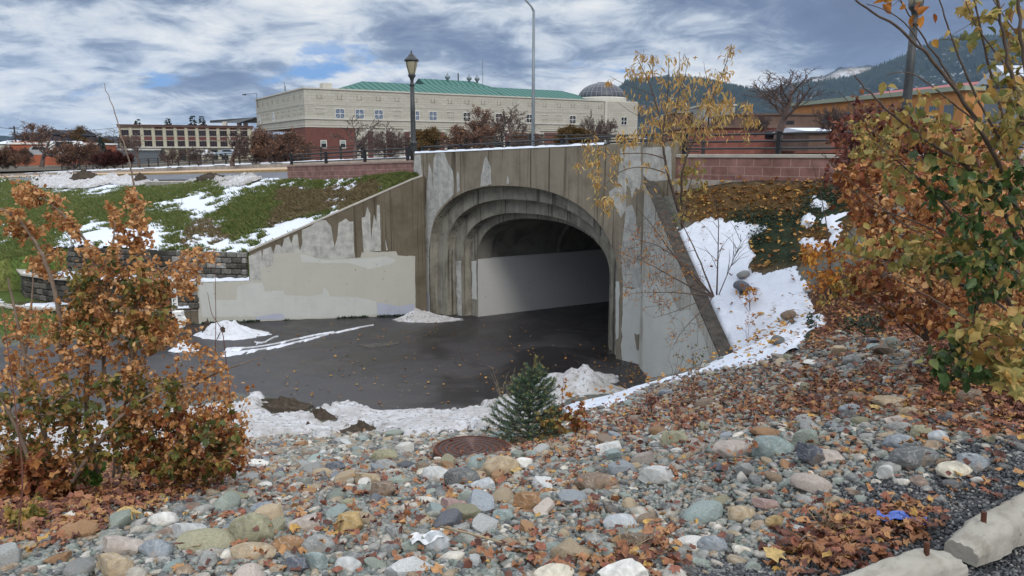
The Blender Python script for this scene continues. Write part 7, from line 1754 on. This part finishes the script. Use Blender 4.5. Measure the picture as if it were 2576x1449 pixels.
CL = [(z5([(90,160),(230,130),(260,300),(200,400),(60,440),(0,440),(0,340),(120,310)]), 26, (4.7, 5.0), *sd_, sz, 9, .035, .5),
 (z5([(240,200),(350,210),(420,240),(500,230),(530,330),(400,330),(300,300)]), 12, (4.85, 5.0), *sd_, sz, 9, .035, .5), (z5([(350,440),(420,370),(500,390),(560,400),(640,470),(640,570),(590,600),(540,530),(430,520),(350,500)]), 20, (4.9, 5.1), *sd_, sz, 9, .035, .5),
 (z5([(50,520),(130,440),(260,470),(310,560),(290,620),(160,620),(60,580)]), 18, (4.8, 5.), *sd_, sz, 9, .035, .5),
 (z5([(860,270),(930,290),(1000,380),(1060,390),(1020,270),(1040,160),(1110,180),(1150,270),(1260,320),(1210,350),(1220,480),(1250,580),(1240,680),(1130,690),(1000,640),(900,600),(870,480),(850,350)]), 60, (5.1, 5.4), *sd_, sz, 9, .035, .5),
 (z5([(240,640),(400,640),(540,720),(550,790),(500,900),(380,920),(260,880),(250,780)]), 26, (4.9, 5.2), *sd_, sz, 9, .035, .5),
 (z5([(640,600),(720,590),(810,590),(900,620),(1000,700),(1200,700),(1310,750),(1260,850),(1250,960),(1400,820),(1500,700),(1650,660),(1750,700),(1800,760),(1750,800),(1650,780),(1620,900),(1640,930),(1620,1020),(1530,1120),(1440,1040),(1330,1060),(1420,1200),(1440,1290),(1460,1449),(400,1449),(420,1240),(500,1100),(620,1060),(700,950),(650,800)]), 235, (4.75, 5.3), *sd_, sz, 9, .040, .5),
 (z5([(640,700),(1000,700),(1300,850),(1430,1200),(1400,1440),(420,1440),(600,1060)]), 80, (4.7, 5.3), 'l_olive', ('ovate',), (.04, .065), 7, .05, .6),
 (zl([(0,200),(300,180),(330,60),(940,60),(950,180),(1170,230),(1200,330),(1340,400),(1340,520),(1200,540),(1340,680),(1300,760),(1330,860),(1240,900),(900,880),(860,640),(500,560),(300,420),(0,420)]), 165, (4.6, 5.2), *sd_, sz, 9, .040, .5),
 (zl([(250,400),(500,380),(900,380),(980,560),(1200,560),(1280,860),(1100,960),(900,940),(600,880),(300,860),(0,760),(0,440)]), 150, (4.5, 5.2), 'l_olive', ('ovate', 'maple'), (.038, .065), 7, .055, .6),
 (zl([(600,560),(1250,560),(1300,880),(1000,980),(650,900)]), 110, (4.6, 5.2), 'l_rust', ('ovate', 'maple'), (.035, .06), 7, .05, .6),
 (zl([(0,760),(300,800),(420,1000),(480,1140),(200,1200),(0,1200)]), 90, (4.4, 4.9), 'l_rust', ('maple', 'curl2'), (.05, .085), 6, .055, .8),
 (zl([(0,0),(960,0),(1150,260),(1330,420),(1200,520),(900,500),(0,460)]), 110, (4.6, 5.2), *sd_, sz, 9, .04, .5),
 (zl([(0,420),(900,450),(1300,520),(1330,860),(900,900),(0,820)]), 130, (4.55, 5.1), *sd_, sz, 9, .045, .5),
 (zl([(0,0),(250,0),(250,200),(0,200)]), 18, (4.6, 5.2), *sd_, sz, 6, .04, .5)]
CL = [(c[0], int(c[1]*1.5), *c[2:]) for c in CL]
shrub('maple_shrub', 'big tan seeded shrub with olive leaves filling the left foreground', 'shrub', LB, CL, M['barklight'], 301)
for k, (pts, lab) in enumerate((([(35,1449,3.3),(60,1200,3.4),(30,950,3.5),(5,770,3.6)], 'bare reddish stem at the far left edge of the photo'), ([(540,1010,7.),(543,800,7.),(541,640,7.)], 'upright leafless weed stem in front of the white snow pile'), ([(575,960,6.6),(560,830,6.6),(532,790,6.6),(522,735,6.6)], 'curved leafless weed stem beside the upright one in front of the snow pile'))):
    P_ = px3(pts); g_ = H(P_[0][0], P_[0][1]); P_ = [np.array([P_[0][0], P_[0][1], min(float(g_), P_[0][2])])] + P_; mb = MB(); mb.tube(resample(P_, 16), list(np.linspace(.006, .002, 16)), 5); tag(mb.build('weed_stem', M['redtwig'], smooth=True, at=tuple(P_[0])), lab, 'stem')
# right foreground shrub: near, large leaves, limbs raking up to the left
zr4 = lambda a, b: (1661+a*.3552, b*.3552)
zr2 = lambda a, b: (1916.7+a*.2865, 223.6+b*.2865)
B_ = (2640, 930, 3.4)
RB = [([B_,(2560,790,3.3),(2452,610,3.2),(2389,524,3.2),(2289,424,3.2),(2200,360,3.2)], .020, .003), ([B_,(2600,640,3.2),(2500,450,3.1),(2392,387,3.1),(2318,355,3.0),(2246,289,3.0),(2189,238,3.0),(2150,190,3.0)], .018, .003),
 ([(2560,790,3.3),(2404,600,3.4),(2346,567,3.4),(2203,527,3.5),(2131,496,3.5)], .010, .002), ([B_,(2620,560,3.1),(2464,312,3.),(2400,210,3.),(2318,117,3.),(2258,57,3.),(2140,0,3.0),(2060,-60,3.)], .018, .003),
 ([B_,(2640,500,3.),(2570,300,2.9),(2530,150,2.9),(2500,-60,2.9)], .020, .005), ([(2620,560,3.1),(2520,300,3.2),(2480,150,3.2),(2440,-60,3.2)], .012, .004), ([(2560,420,3.1),(2450,250,3.1),(2400,120,3.1),(2350,-40,3.1)], .010, .003),
 ([(2600,640,3.2),(2540,480,3.3),(2460,300,3.3),(2380,180,3.3),(2300,60,3.3),(2240,-40,3.3)], .011, .003), ([B_,(2600,800,3.2),(2450,720,3.1),(2300,670,3.1),(2140,640,3.1)], .012, .003), ([B_,(2590,880,3.0),(2480,830,2.9),(2380,770,2.9),(2250,700,2.9)], .012, .003),
 ([B_,(2600,930,2.9),(2500,900,2.8),(2420,880,2.8),(2340,890,2.8)], .010, .003), ([(2520,700,3.3),(2400,640,3.5),(2250,560,3.6),(2120,440,3.7),(2060,380,3.7)], .008, .002), ([(2576,700,3.4),(2450,560,3.5),(2330,480,3.6),(2200,330,3.6),(2110,230,3.6)], .010, .002),
 ([B_,(2640,700,3.0),(2620,500,2.7),(2600,300,2.6),(2560,60,2.6),(2555,-60,2.6)], .016, .006), ([(2318,117,3.),(2290,60,3.),(2230,20,3.),(2180,10,3.)], .005, .002), ([(2464,312,3.),(2380,250,3.),(2320,190,3.),(2270,170,3.),(2230,190,3.)], .006, .002), ([(2576,230,3.1),(2500,120,3.1),(2440,60,3.1),(2420,-30,3.1)], .007, .002), ([(2576,110,3.1),(2530,50,3.2),(2480,-30,3.2)], .006, .002)]
go = ('l_gold', ('ovate', 'ovate', 'curl')); gr_ = ('l_green', ('ovate', 'ovate', 'maple')); S1 = (.022, .060)
RCl = [([(2225,190),(2280,200),(2330,250),(2400,230),(2480,200),(2576,180),(2600,520),(2500,560),(2440,500),(2400,420),(2330,400),(2290,420),(2280,330),(2240,300)], 78, (2.8, 3.3), *go, S1, 6, .06, .9),
 ([(2380,-20),(2600,-20),(2600,190),(2450,170),(2400,90)], 30, (2.9, 3.3), 'l_gold', ('maple', 'ovate'), (.03, .055), 4, .05, .8),
 ([(2400,430),(2500,450),(2600,400),(2600,640),(2500,690),(2420,600),(2380,520),(2300,440),(2340,420)], 50, (2.8, 3.2), *gr_, S1, 6, .06, .9), ([(2200,380),(2260,400),(2300,470),(2240,480),(2200,440)], 10, (3.1, 3.3), *go, S1, 5, .05, .8),
 ([(2120,600),(2200,560),(2300,580),(2420,560),(2600,600),(2600,720),(2400,720),(2300,690),(2200,680)], 50, (2.9, 3.2), *go, S1, 6, .055, .9), ([(2380,640),(2480,620),(2600,640),(2600,720),(2440,740),(2380,700)], 24, (2.8, 3.1), *gr_, S1, 6, .055, .9),
 ([(2390,800),(2450,780),(2600,780),(2600,960),(2480,900),(2400,880)], 34, (2.7, 3.), *go, S1, 6, .055, .9), ([(2320,880),(2400,860),(2480,870),(2470,950),(2350,950)], 16, (2.7, 2.9), *gr_, S1, 6, .05, .9),
 ([(2480,200),(2600,180),(2600,400),(2480,420)], 12, (2.7, 3.2), *go, S1, 6, .06, .9), ([(2220,-10),(2360,-10),(2360,120),(2240,90)], 5, (3., 3.2), 'l_orange', ('ovate',), (.04, .06), 2, .04, .9), ([(2500,880),(2600,860),(2600,1010),(2520,960)], 12, (2.6, 2.8), 'l_gold', ('maple',), (.045, .07), 4, .05, .8)]
P_ = at_y(2660, 960, 3.4); gz_ = float(H(P_[0], P_[1]))
RB.insert(0, ([(2670,1190,3.45), B_], .03, .022))
RB = [(a, b*.62, c*.8) for a, b, c in RB]
shrub('maple_shrub', 'tall golden and green leaved shrub leaning in from the right edge, nearest the camera', 'shrub', RB, RCl, M['bark'], 302)
# rust coloured mass behind it
Z_ = (2330, 855, 6.4)
RM = [([Z_,(2290,740,6.4),(2220,600,6.5),(2150,480,6.6)], .025, .004), ([Z_,(2350,700,6.3),(2340,560,6.3),(2300,430,6.4)], .025, .004), ([(2400,860,6.2),(2440,700,6.2),(2450,560,6.2),(2420,440,6.2)], .025, .004), ([(2400,860,6.2),(2520,720,6.),(2570,560,6.),(2600,430,6.)], .025, .004), ([Z_,(2230,780,6.2),(2160,720,6.2)], .012, .003), ([(2450,870,5.8),(2530,800,5.6),(2620,740,5.6)], .02, .004), ([Z_,(2180,640,6.8),(2120,560,6.9)], .012, .003)]
ru = ('l_rust', ('ovate', 'curl', 'maple')); S2 = (.05, .085)
RMc = [([(2060,600),(2200,480),(2350,300),(2560,300),(2600,840),(2400,840),(2200,760)], 170, (4.6, 5.6), 'l_rust', ('ovate', 'curl'), (.035, .06), 6, .08, .8), ([(2180,430),(2350,300),(2560,330),(2600,820),(2350,800),(2180,640)], 170, (4.4, 5.4), 'l_seed', ('ovate', 'curl'), (.025, .045), 7, .05, .8), ([(2085,430),(2200,400),(2330,420),(2600,440),(2600,620),(2300,620),(2180,590),(2110,500)], 210, (5.8, 7.), *ru, S2, 8, .09, .7), ([(2180,590),(2600,600),(2600,860),(2450,860),(2300,820),(2170,750),(2150,660)], 200, (5.6, 6.8), *ru, S2, 8, .09, .7),
 ([(2250,440),(2576,440),(2576,860),(2400,800),(2300,620)], 230, (5.2, 6.2), 'l_seed', ('ovate', 'curl'), (.035, .06), 8, .06, .8)]
shrub('maple_shrub', 'dense rust brown shrub with hanging tan seeds behind the right foreground shrub', 'shrub', RM, RMc, M['bark'], 303)
# maroon and bronze shrubs by the wall
MM = [([(2150,470,11.),(2140,400,11.),(2110,330,11.)], .025, .004), ([(2150,470,11.),(2200,360,11.),(2220,290,11.)], .025, .004), ([(2250,480,10.5),(2290,380,10.5),(2330,310,10.5)], .025, .004), ([(2320,500,10.),(2400,400,10.),(2450,340,10.)], .025, .004), ([(2150,470,11.),(2090,420,11.2),(2070,380,11.2)], .012, .003)]
shrub('maroon_shrub', 'dark maroon leaved shrub in front of the right end of the mauve wall', 'shrub', MM, [([(2075,330),(2110,290),(2160,250),(2230,265),(2300,290),(2400,320),(2500,420),(2470,500),(2300,490),(2130,450),(2070,470),(2100,420)], 260, (9.9, 11.4), 'l_maroon', ('ovate', 'curl'), (.06, .1), 8, .12, .8), ([(2150,300),(2300,300),(2450,380),(2400,480),(2200,460)], 90, (9.8, 10.8), 'l_rust', ('ovate',), (.06, .1), 8, .12, .8)], M['bark'], 304)
shrub('bronze_shrub', 'small yellow green shrub at the left side of the maroon shrub', 'shrub', [([(2170,500,9.6),(2180,400,9.6),(2190,330,9.6)], .015, .004), ([(2170,500,9.6),(2215,400,9.5),(2230,340,9.5)], .012, .004)], [([(2130,300),(2180,280),(2240,320),(2250,420),(2190,440),(2150,400)], 60, (9.3, 9.9), 'l_gold', ('ovate',), (.05, .08), 7, .09, .7)], M['bark'], 305)
# orange sapling
shrub('orange_sapling', 'small bright orange leaved sapling on the snowy slope', 'sapling', [([(2088,768,10.45),(2092,690,10.4),(2085,600,10.4),(2070,490,10.4),(2040,400,10.4)], .014, .003), ([(2100,770,10.4),(2120,700,10.3),(2160,640,10.3),(2190,600,10.3)], .012, .003), ([(2088,768,10.45),(2060,690,10.4),(2030,640,10.4)], .010, .003)],
 [([(2015,620),(2060,590),(2110,600),(2130,680),(2100,745),(2050,735),(2010,690)], 55, (10.1, 10.6), 'l_orange', ('ovate',), (.05, .085), 7, .07, .9), ([(2110,600),(2200,610),(2230,650),(2190,720),(2130,765),(2040,760),(2100,700)], 55, (10., 10.5), 'l_gold', ('ovate',), (.05, .085), 7, .07, .9)], M['bark'], 306)
# yellow leaved tree at the right wing wall
zy = lambda L, Y=14.2: [(1469.5+a*.2425, 95.8+b*.2425, Y) for a, b in L]; zyp = lambda L: [(1469.5+a*.2425, 95.8+b*.2425) for a, b in L]
bs = (1718, 572, 15.0)
YT = [([bs,(1705,520,14.7),(1680,450,14.4)]+zy([(830,1250),(820,1100),(790,900),(770,720),(700,500),(600,300),(530,170)]), .055, .005), ([bs,(1712,500,14.6)]+zy([(1000,1350),(1060,1200),(1200,950),(1300,700),(1400,450),(1490,250),(1530,60)]), .045, .004), (zy([(820,1100),(930,900),(1000,600),(980,400),(990,150)]), .03, .004), (zy([(810,1000),(880,600),(880,300),(870,200)]), .025, .004),
 (zy([(830,1250),(700,1190),(520,1190),(380,1200),(200,1230),(60,1180)], 13.7), .022, .004), (zy([(840,1400),(700,1330),(500,1330),(380,1360),(200,1520),(60,1700)], 13.4), .02, .004), (zy([(760,800),(640,870),(500,780),(340,660)]), .014, .003), (zy([(730,600),(500,500),(380,470),(260,390)]), .012, .003),
 (zy([(1100,1120),(1300,900),(1500,800),(1700,700)], 14.6), .02, .003), (zy([(1300,900),(1550,900),(1760,850)], 14.6), .012, .003), (zy([(1000,600),(1050,400),(1080,200)]), .014, .003), (zy([(1350,560),(1250,400),(1240,240)]), .012, .003), (zy([(600,300),(620,200),(620,120)]), .008, .003), (zy([(700,500),(720,300),(700,150)]), .010, .003), (zy([(820,1100),(560,1020),(400,1060),(330,1020)], 13.9), .012, .003), ([bs,(1720,500,15.),(1745,440,15.1),(1760,380,15.2)], .022, .004), ([bs,(1730,520,14.8),(1740,470,14.6)], .018, .004)]
ye = ('l_yellow', ('narrow',)); S3 = (.08, .15)
cr1 = zyp([(480,140),(620,100),(720,130),(780,220),(760,300),(880,180),(900,250),(980,110),(1110,180),(1100,260),(1050,380),(1200,420),(1190,320),(1250,210),(1280,250),(1260,400),(1400,390),(1300,340),(1350,300),(1420,280),(1500,330),(1570,340),(1560,450),(1560,560),(1500,620),(1590,660),(1560,760),(1480,800),(1580,880),(1500,1000),(1300,1000),(1100,1100),(900,1100),(700,1050),(400,1080),(330,1020),(560,930),(640,870),(600,740),(420,760),(440,700),(620,650),(400,600),(430,520),(700,560),(640,420),(360,380),(380,290),(500,300),(440,220)])
YC = [(cr1, 140, (13.6, 14.9), *ye, S3, 7, .11, 1.3), (zyp([(640,650),(1560,600),(1580,880),(1500,1000),(900,1100),(400,1080),(600,900)]), 70, (13.6, 14.9), *ye, S3, 7, .11, 1.3),
 (zyp([(0,1000),(120,1000),(150,1100),(250,1180),(180,1330),(60,1290),(0,1449)]), 14, (13.5, 13.9), *ye, S3, 7, .1, 1.3), (zyp([(200,1180),(480,1140),(420,1250),(250,1290)]), 6, (13.5, 13.9), *ye, S3, 6, .1, 1.3), ([(1450,395),(1500,410),(1550,440),(1500,470),(1460,440)], 14, (13.3, 13.7), *ye, S3, 7, .1, 1.3), ([(1445,500),(1480,520),(1540,535),(1590,480),(1560,460),(1500,500)], 14, (13.2, 13.6), *ye, S3, 7, .1, 1.3),
 (zyp([(1650,660),(1740,680),(1720,760),(1650,760)]), 5, (14.4, 14.8), *ye, S3, 7, .1, 1.3), (zyp([(1620,850),(1700,800),(1820,840),(1760,920),(1620,920)]), 10, (14.4, 14.8), *ye, S3, 7, .1, 1.3), (zyp([(1660,960),(1740,1000),(1700,1080)]), 4, (14.4, 14.8), *ye, S3, 6, .1, 1.3), (zyp([(1480,60),(1550,50),(1550,200),(1520,270),(1480,200)]), 7, (14.1, 14.3), *ye, (.08, .13), 7, .08, 1.3),
 ([(1700,390),(1760,395),(1785,440),(1770,480),(1740,540),(1700,560),(1690,470)], 34, (14.4, 15.2), 'l_gold', ('narrow', 'ovate'), (.07, .12), 7, .1, 1.2), ([(1540,420),(1620,400),(1680,420),(1660,480),(1560,460)], 10, (13.5, 14.2), *ye, S3, 4, .12, 1.2), (zyp([(230,400),(270,370),(240,470)]), 3, (14., 14.3), *ye, (.1, .15), 6, .06, 1.4)]
YT = [(a, b*.62, max(c*.8, .0025)) for a, b, c in YT]
shrub('yellow_tree', 'slender tree with drooping yellow leaves over the right end of the portal', 'tree', YT, YC, M['bark'], 307, twig=(.008, .0025))
# sparse shrub hanging over the wing wall
wb = (1795, 745, 13.0)
WS = [([wb,(1740,700,12.8),(1690,640,12.5),(1640,560,12.3),(1600,520,12.2)], .02, .003), ([wb,(1720,720,12.6),(1640,660,12.2),(1570,640,12.)], .018, .003), ([wb,(1740,740,12.6),(1660,730,12.3),(1580,740,12.1)], .014, .003), ([wb,(1760,790,12.5),(1710,830,12.3),(1690,880,12.2)], .012, .003), ([wb,(1770,680,12.9),(1740,600,12.9),(1700,540,12.9),(1670,480,12.9)], .018, .003), ([wb,(1750,760,12.5),(1690,790,12.3),(1640,800,12.2)], .01, .003), ([wb,(1720,660,12.7),(1660,610,12.5),(1590,600,12.3)], .012, .003)]
WC = [([(1550,640),(1600,560),(1680,530),(1730,600),(1760,700),(1700,760),(1640,800),(1570,745)], 110, (11.9, 12.9), 'l_orange', ('ovate',), (.03, .05), 3.2, .10, .9), ([(1680,780),(1760,780),(1780,820),(1700,890),(1670,860)], 18, (12., 12.6), 'l_orange', ('ovate',), (.03, .05), 3, .1, .9), ([(1560,640),(1660,560),(1760,640),(1780,760),(1640,800)], 60, (11.9, 12.9), 'l_rust', ('ovate',), (.03, .05), 1.2, .12, .8)]
shrub('sparse_shrub', 'sparse twiggy shrub with tiny orange leaves hanging over the right wing wall', 'shrub', WS, WC, M['bark'], 308, twig=(.006, .002), sub_twigs=2)
r = np.random.default_rng(5)
for k, (pts, rr_, lab) in enumerate((([(1803,742,13.0),(1806,650,13.0),(1808,560,13.),(1800,500,13.)], .016, 'bare upright sapling growing from the top of the right wing wall'), ([(1808,742,13.1),(1830,690,13.1),(1850,640,13.1),(1868,600,13.1)], .010, 'bare sapling leaning right beside the upright one'))):
    P_ = px3(pts); mb = MB(); mb.tube(resample(P_, 14), list(np.linspace(rr_, .003, 14)), 6)
    for q in range(14):
        i = r.integers(3, 13); a_ = resample(P_, 14)[i]; e = a_ + np.array([r.normal(0, .25), r.normal(0, .2), r.uniform(.1, .45)]); mb.tube([a_, (a_+e)/2+[0, 0, .05], e], [.005, .004, .002], 4)
    tag(mb.build('bare_sapling', M['bark'], smooth=True, at=tuple(P_[0])), lab, 'sapling')
# ------------------------------------------------------------------ small spruce with its seedlings
sb, st_ = hit(1325, 1112); sh = abs(at_y(1350, 903, sb[1])[2]-sb[2])
th = thing('spruce', 'small dark green spruce with a yellow tipped leader beside the manhole', 'conifer', tuple(sb)); r = np.random.default_rng(9)
t = Tree(9); NP, ND, NS_ = [], [], []; TP, TD_, TS = [], [], []; lean = np.array([.05, 0, 1.]); tip = sb + np.array([.10, 0, sh])
t.b.append(([sb, (sb+tip)/2, tip], np.array([.014, .009, .003]), 6))
def needles(a, b, n, s, tipm=False):
    f = r.random((n, 1)); p = a*(1-f)+b*f; ax = (b-a)/(np.linalg.norm(b-a)+1e-9); d = r.normal(size=(n, 3)); d -= np.outer(d@ax, ax); d /= (np.linalg.norm(d, axis=1)[:, None]+1e-9); d = d*.8 + ax*.7
    (TP if tipm else NP).append(p); (TD_ if tipm else ND).append(d); (TS if tipm else NS_).append(r.uniform(.7, 1.1, n)*s)
nw = 13
for w in range(nw):
    f = .04+.86*w/nw; o_ = sb*(1-f)+tip*f; Lb = (.47*(1-f)**1.05+.05)*(1 if f < .62 else .85); nb = 8 if f < .6 else 6
    for q in range(nb):
        a = 6.28*(q+r.random()*.7)/nb + w*.7; d = np.array([math.cos(a), math.sin(a)*.9, .30+.55*f]); e = o_ + d*Lb*r.uniform(.8, 1.1); mid = (o_+e)/2+[0, 0, -.03]
        t.b.append(([o_, mid, e], np.array([.006, .004, .002]), 4)); needles(o_, mid, int(60*Lb/.3), .024); needles(mid, e, int(90*Lb/.3)+20, .024); needles(e, e+d*.02, 14, .018, True)
        for s_i in range(6 if Lb > .15 else 2):
            g_ = r.uniform(.3, .95); b0_ = o_*(1-g_)+e*g_; sd2 = np.cross(d, [0, 0, 1.])*(1 if s_i % 2 else -1); e2 = b0_+(d*.5+sd2*.6+[0, 0, .1])*Lb*.38*(1.1-g_*.5); t.b.append(([b0_, e2], np.array([.003, .0015]), 3)); needles(b0_, e2, 36, .022)
            if r.random() < .4: needles(e2, e2+(e2-b0_)*.1, 8, .016, True)
needles(sb*.25+tip*.75, tip, 200, .022); needles(sb*.12+tip*.88, tip+[0, 0, .03], 120, .024, True)
t.wood('trunk', M['bark'], th)
LT['needle'] = (np.array([(-.055,0,0),(.055,0,0),(.03,.8,.02),(0,1,0),(-.03,.8,.02)]), np.array([(0,1,2),(0,2,4),(4,2,3)]))
leaf_mesh('crown', ('needle',), np.concatenate(NP), np.concatenate(ND), np.concatenate(NS_)*1.5, M['needle'], 10, parent=th); leaf_mesh('shoot_tips', ('needle',), np.concatenate(TP), np.concatenate(TD_), np.concatenate(TS)*1.4, M['needle_tip'], 11, parent=th)
Ys = sb[1]-.15
shrub('maple_seedling', 'maple seedling with red brown and olive leaves right of the small spruce', 'seedling', [([(1400,1112,Ys),(1395,1050,Ys),(1380,1030,Ys)], .006, .002), ([(1410,1112,Ys),(1412,1010,Ys),(1418,955,Ys)], .005, .002), ([(1430,1112,Ys),(1445,1060,Ys),(1462,1020,Ys)], .005, .002), ([(1400,1112,Ys),(1360,1080,Ys),(1345,1050,Ys)], .004, .002)],
 [([(1400,1020),(1470,1010),(1482,1080),(1460,1120),(1400,1110)], 60, (Ys-.15, Ys+.15), 'l_rust', ('maple', 'curl2'), (.035, .06), 5, .035, .7), ([(1340,1040),(1400,1030),(1460,1060),(1440,1120),(1370,1120)], 55, (Ys-.2, Ys+.1), 'l_gold', ('maple', 'ovate'), (.035, .055), 5, .035, .6), ([(1408,950),(1425,950),(1440,1000),(1415,1020)], 9, (Ys, Ys+.1), 'l_orange', ('maple',), (.03, .05), 3, .02, .8)], M['redtwig'], 310, twig=(.002, .0008))
def weed(label, u_, v_, hpx, n, spread_, seed, mat='redtwig', leaf=None):
    P_, t_ = hit(u_, v_); r = np.random.default_rng(seed); hh = hpx/FPX*t_; mb = MB(); lp = []
    for k in range(n):
        e = P_ + np.array([r.normal(0, spread_*hh), r.normal(0, spread_*hh), hh*r.uniform(.6, 1.05)]); m_ = (P_+e)/2 + r.normal(0, .04*hh, 3); mb.tube([P_, m_, e], [.0035, .0025, .0012], 4)
        for q in range(4):
            f = r.uniform(.4, 1); a_ = P_*(1-f)+e*f; e2 = a_+np.array([r.normal(0, .12*hh), r.normal(0, .12*hh), .12*hh]); mb.tube([a_, e2], [.0018, .0008], 3); lp.append(e2)
    if leaf is None: return tag(mb.build('dry_weed', M[mat], at=tuple(P_)), label, 'weed')
    th = thing('leafy_weed', label, 'weed', tuple(P_)); mb.build('stems', M[mat], th); lp = np.repeat(np.array(lp), 4, 0)+r.normal(0, .03*hh, (len(lp)*4, 3)); leaf_mesh('foliage', ('ovate', 'maple'), lp, r.normal(size=lp.shape)+[0, 0, .1], r.uniform(.6, 1, len(lp))*leaf[1], M[leaf[0]], seed, parent=th); return th
weed('pale dry branching weed left of the spruce at the path edge', 1265, 1010, 100, 7, .35, 1, 'straw')
weed('pale dry weed tangle beside the manhole lid', 1240, 1090, 50, 6, .6, 2, 'straw')
weed('thin dark stems in the snow at the foot of the right wing wall', 1690, 960, 100, 5, .25, 3)
weed('tall thin dark stem group standing in the stones below the wing wall', 1742, 1010, 150, 3, .12, 4, 'bark', ('l_olive', .035))
weed('low dark leaved weed in the stones left of the tall stem', 1640, 1045, 60, 6, .3, 5, 'bark', ('l_maroon', .03))
weed('thin reddish twig with few leaves standing on the snow bank', 1880, 870, 90, 3, .15, 6, 'redtwig', ('l_orange', .05))
weed('small orange leaved twig in the middle of the right snow bank', 1887, 790, 80, 5, .3, 7, 'redtwig', ('l_orange', .07))
weed('single reddish stem in the litter on the right stones', 2052, 1000, 90, 2, .08, 8, 'redtwig', ('l_rust', .03))
weed('bright green seedling at the foot of the left shrub', 243, 1238, 60, 8, .55, 9, 'redtwig', ('l_bright', .055))
weed('yellow leaved seedling at the far left in the leaf litter', 90, 1330, 55, 7, .6, 10, 'redtwig', ('l_gold', .06))
weed('yellow green seedling at the right foot of the left shrub', 470, 1215, 50, 8, .6, 11, 'redtwig', ('l_gold', .05))
weed('dead grass tuft on the leaves near the bottom edge', 1560, 1390, 55, 16, .5, 12, 'straw')
weed('dead grass tuft on the litter left of the wheel stops', 2075, 1345, 60, 16, .5, 13, 'straw')
# ------------------------------------------------------------------ white sign at the path's left edge
p = at_z(452, 870, 0.); th = thing('path_sign', 'white boxed trail sign on a thin post at the left edge of the path', 'sign', (p[0], p[1], 0)); Yp = p[1]
m_tx = plain('dark_sign_print', (.03, .04, .05), .7, .1)
a, b = at_y(440, 824, Yp), at_y(463, 782, Yp); x0, x1, z0, z1 = a[0], b[0], a[2], b[2]
mb = MB(); mb.tube([(x0-.02, Yp+.05, 0), (x0-.02, Yp+.05, at_y(440, 704, Yp)[2])], .022, 8); mb.build('post', M['galv'], th)
mb = MB(); mb.bbox((x0, Yp-.10, z0), (x1-.04, Yp+.10, z1), .015); mb.add([(x1-.041, Yp-.09, z0+.08), (x1+.07, Yp, z0+.20), (x1-.041, Yp-.09, z0+.32), (x1-.041, Yp+.09, z0+.08), (x1-.041, Yp+.09, z0+.32)], [(0, 1, 2), (3, 4, 1), (3, 1, 0), (2, 1, 4)]); bx = mb.build('box', M['white'], th)
mb = MB()
for k in range(6): mb.box((x0+.02, Yp-.106, z0+.10+k*.05), (x0+.045, Yp-.1005, z0+.125+k*.05))
for k in range(3): mb.box((x1-.13+k*.03, Yp-.106, z1-.12), (x1-.112+k*.03, Yp-.1005, z1-.09))
mb.build('print', m_tx, bx)
c0, c1 = at_y(434, 770, Yp), at_y(443, 706, Yp); mb = MB(); mb.bbox((c0[0], Yp-.02, c0[2]), (c1[0], Yp+.0, c1[2]), .004); bl = mb.build('blade', M['white'], th)
mb = MB(); w_ = c1[0]-c0[0]
for k in range(6):
    z = c1[2]-.10-k*.105; mb.box((c0[0]+w_*.25, Yp-.026, z), (c0[0]+w_*.75, Yp-.0205, z+.016)); mb.box((c0[0]+w_*.25, Yp-.026, z-.05), (c0[0]+w_*.42, Yp-.0205, z)); 
    if k % 2: mb.box((c0[0]+w_*.25, Yp-.026, z-.06), (c0[0]+w_*.75, Yp-.0205, z-.045))
mb.build('lettering', m_tx, bl)

# ------------------------------------------------------------------ air: faint blue haze over the valley
hz = MB(); hz.box((-4300, -900, -60), (4300, 4700, 560)); hm = bpy.data.materials.new('valley_haze'); hm.use_nodes = True; ht_ = hm.node_tree
ht_.nodes.remove(ht_.nodes['Principled BSDF']); pv = ht_.nodes.new('ShaderNodeVolumePrincipled'); pv.inputs['Color'].default_value = (.50, .70, 1, 1); pv.inputs['Density'].default_value = .00007
ht_.links.new(pv.outputs[0], ht_.nodes['Material Output'].inputs['Volume'])
tag(hz.build('haze', hm), kind='stuff')
SC.cycles.volume_bounces = 0
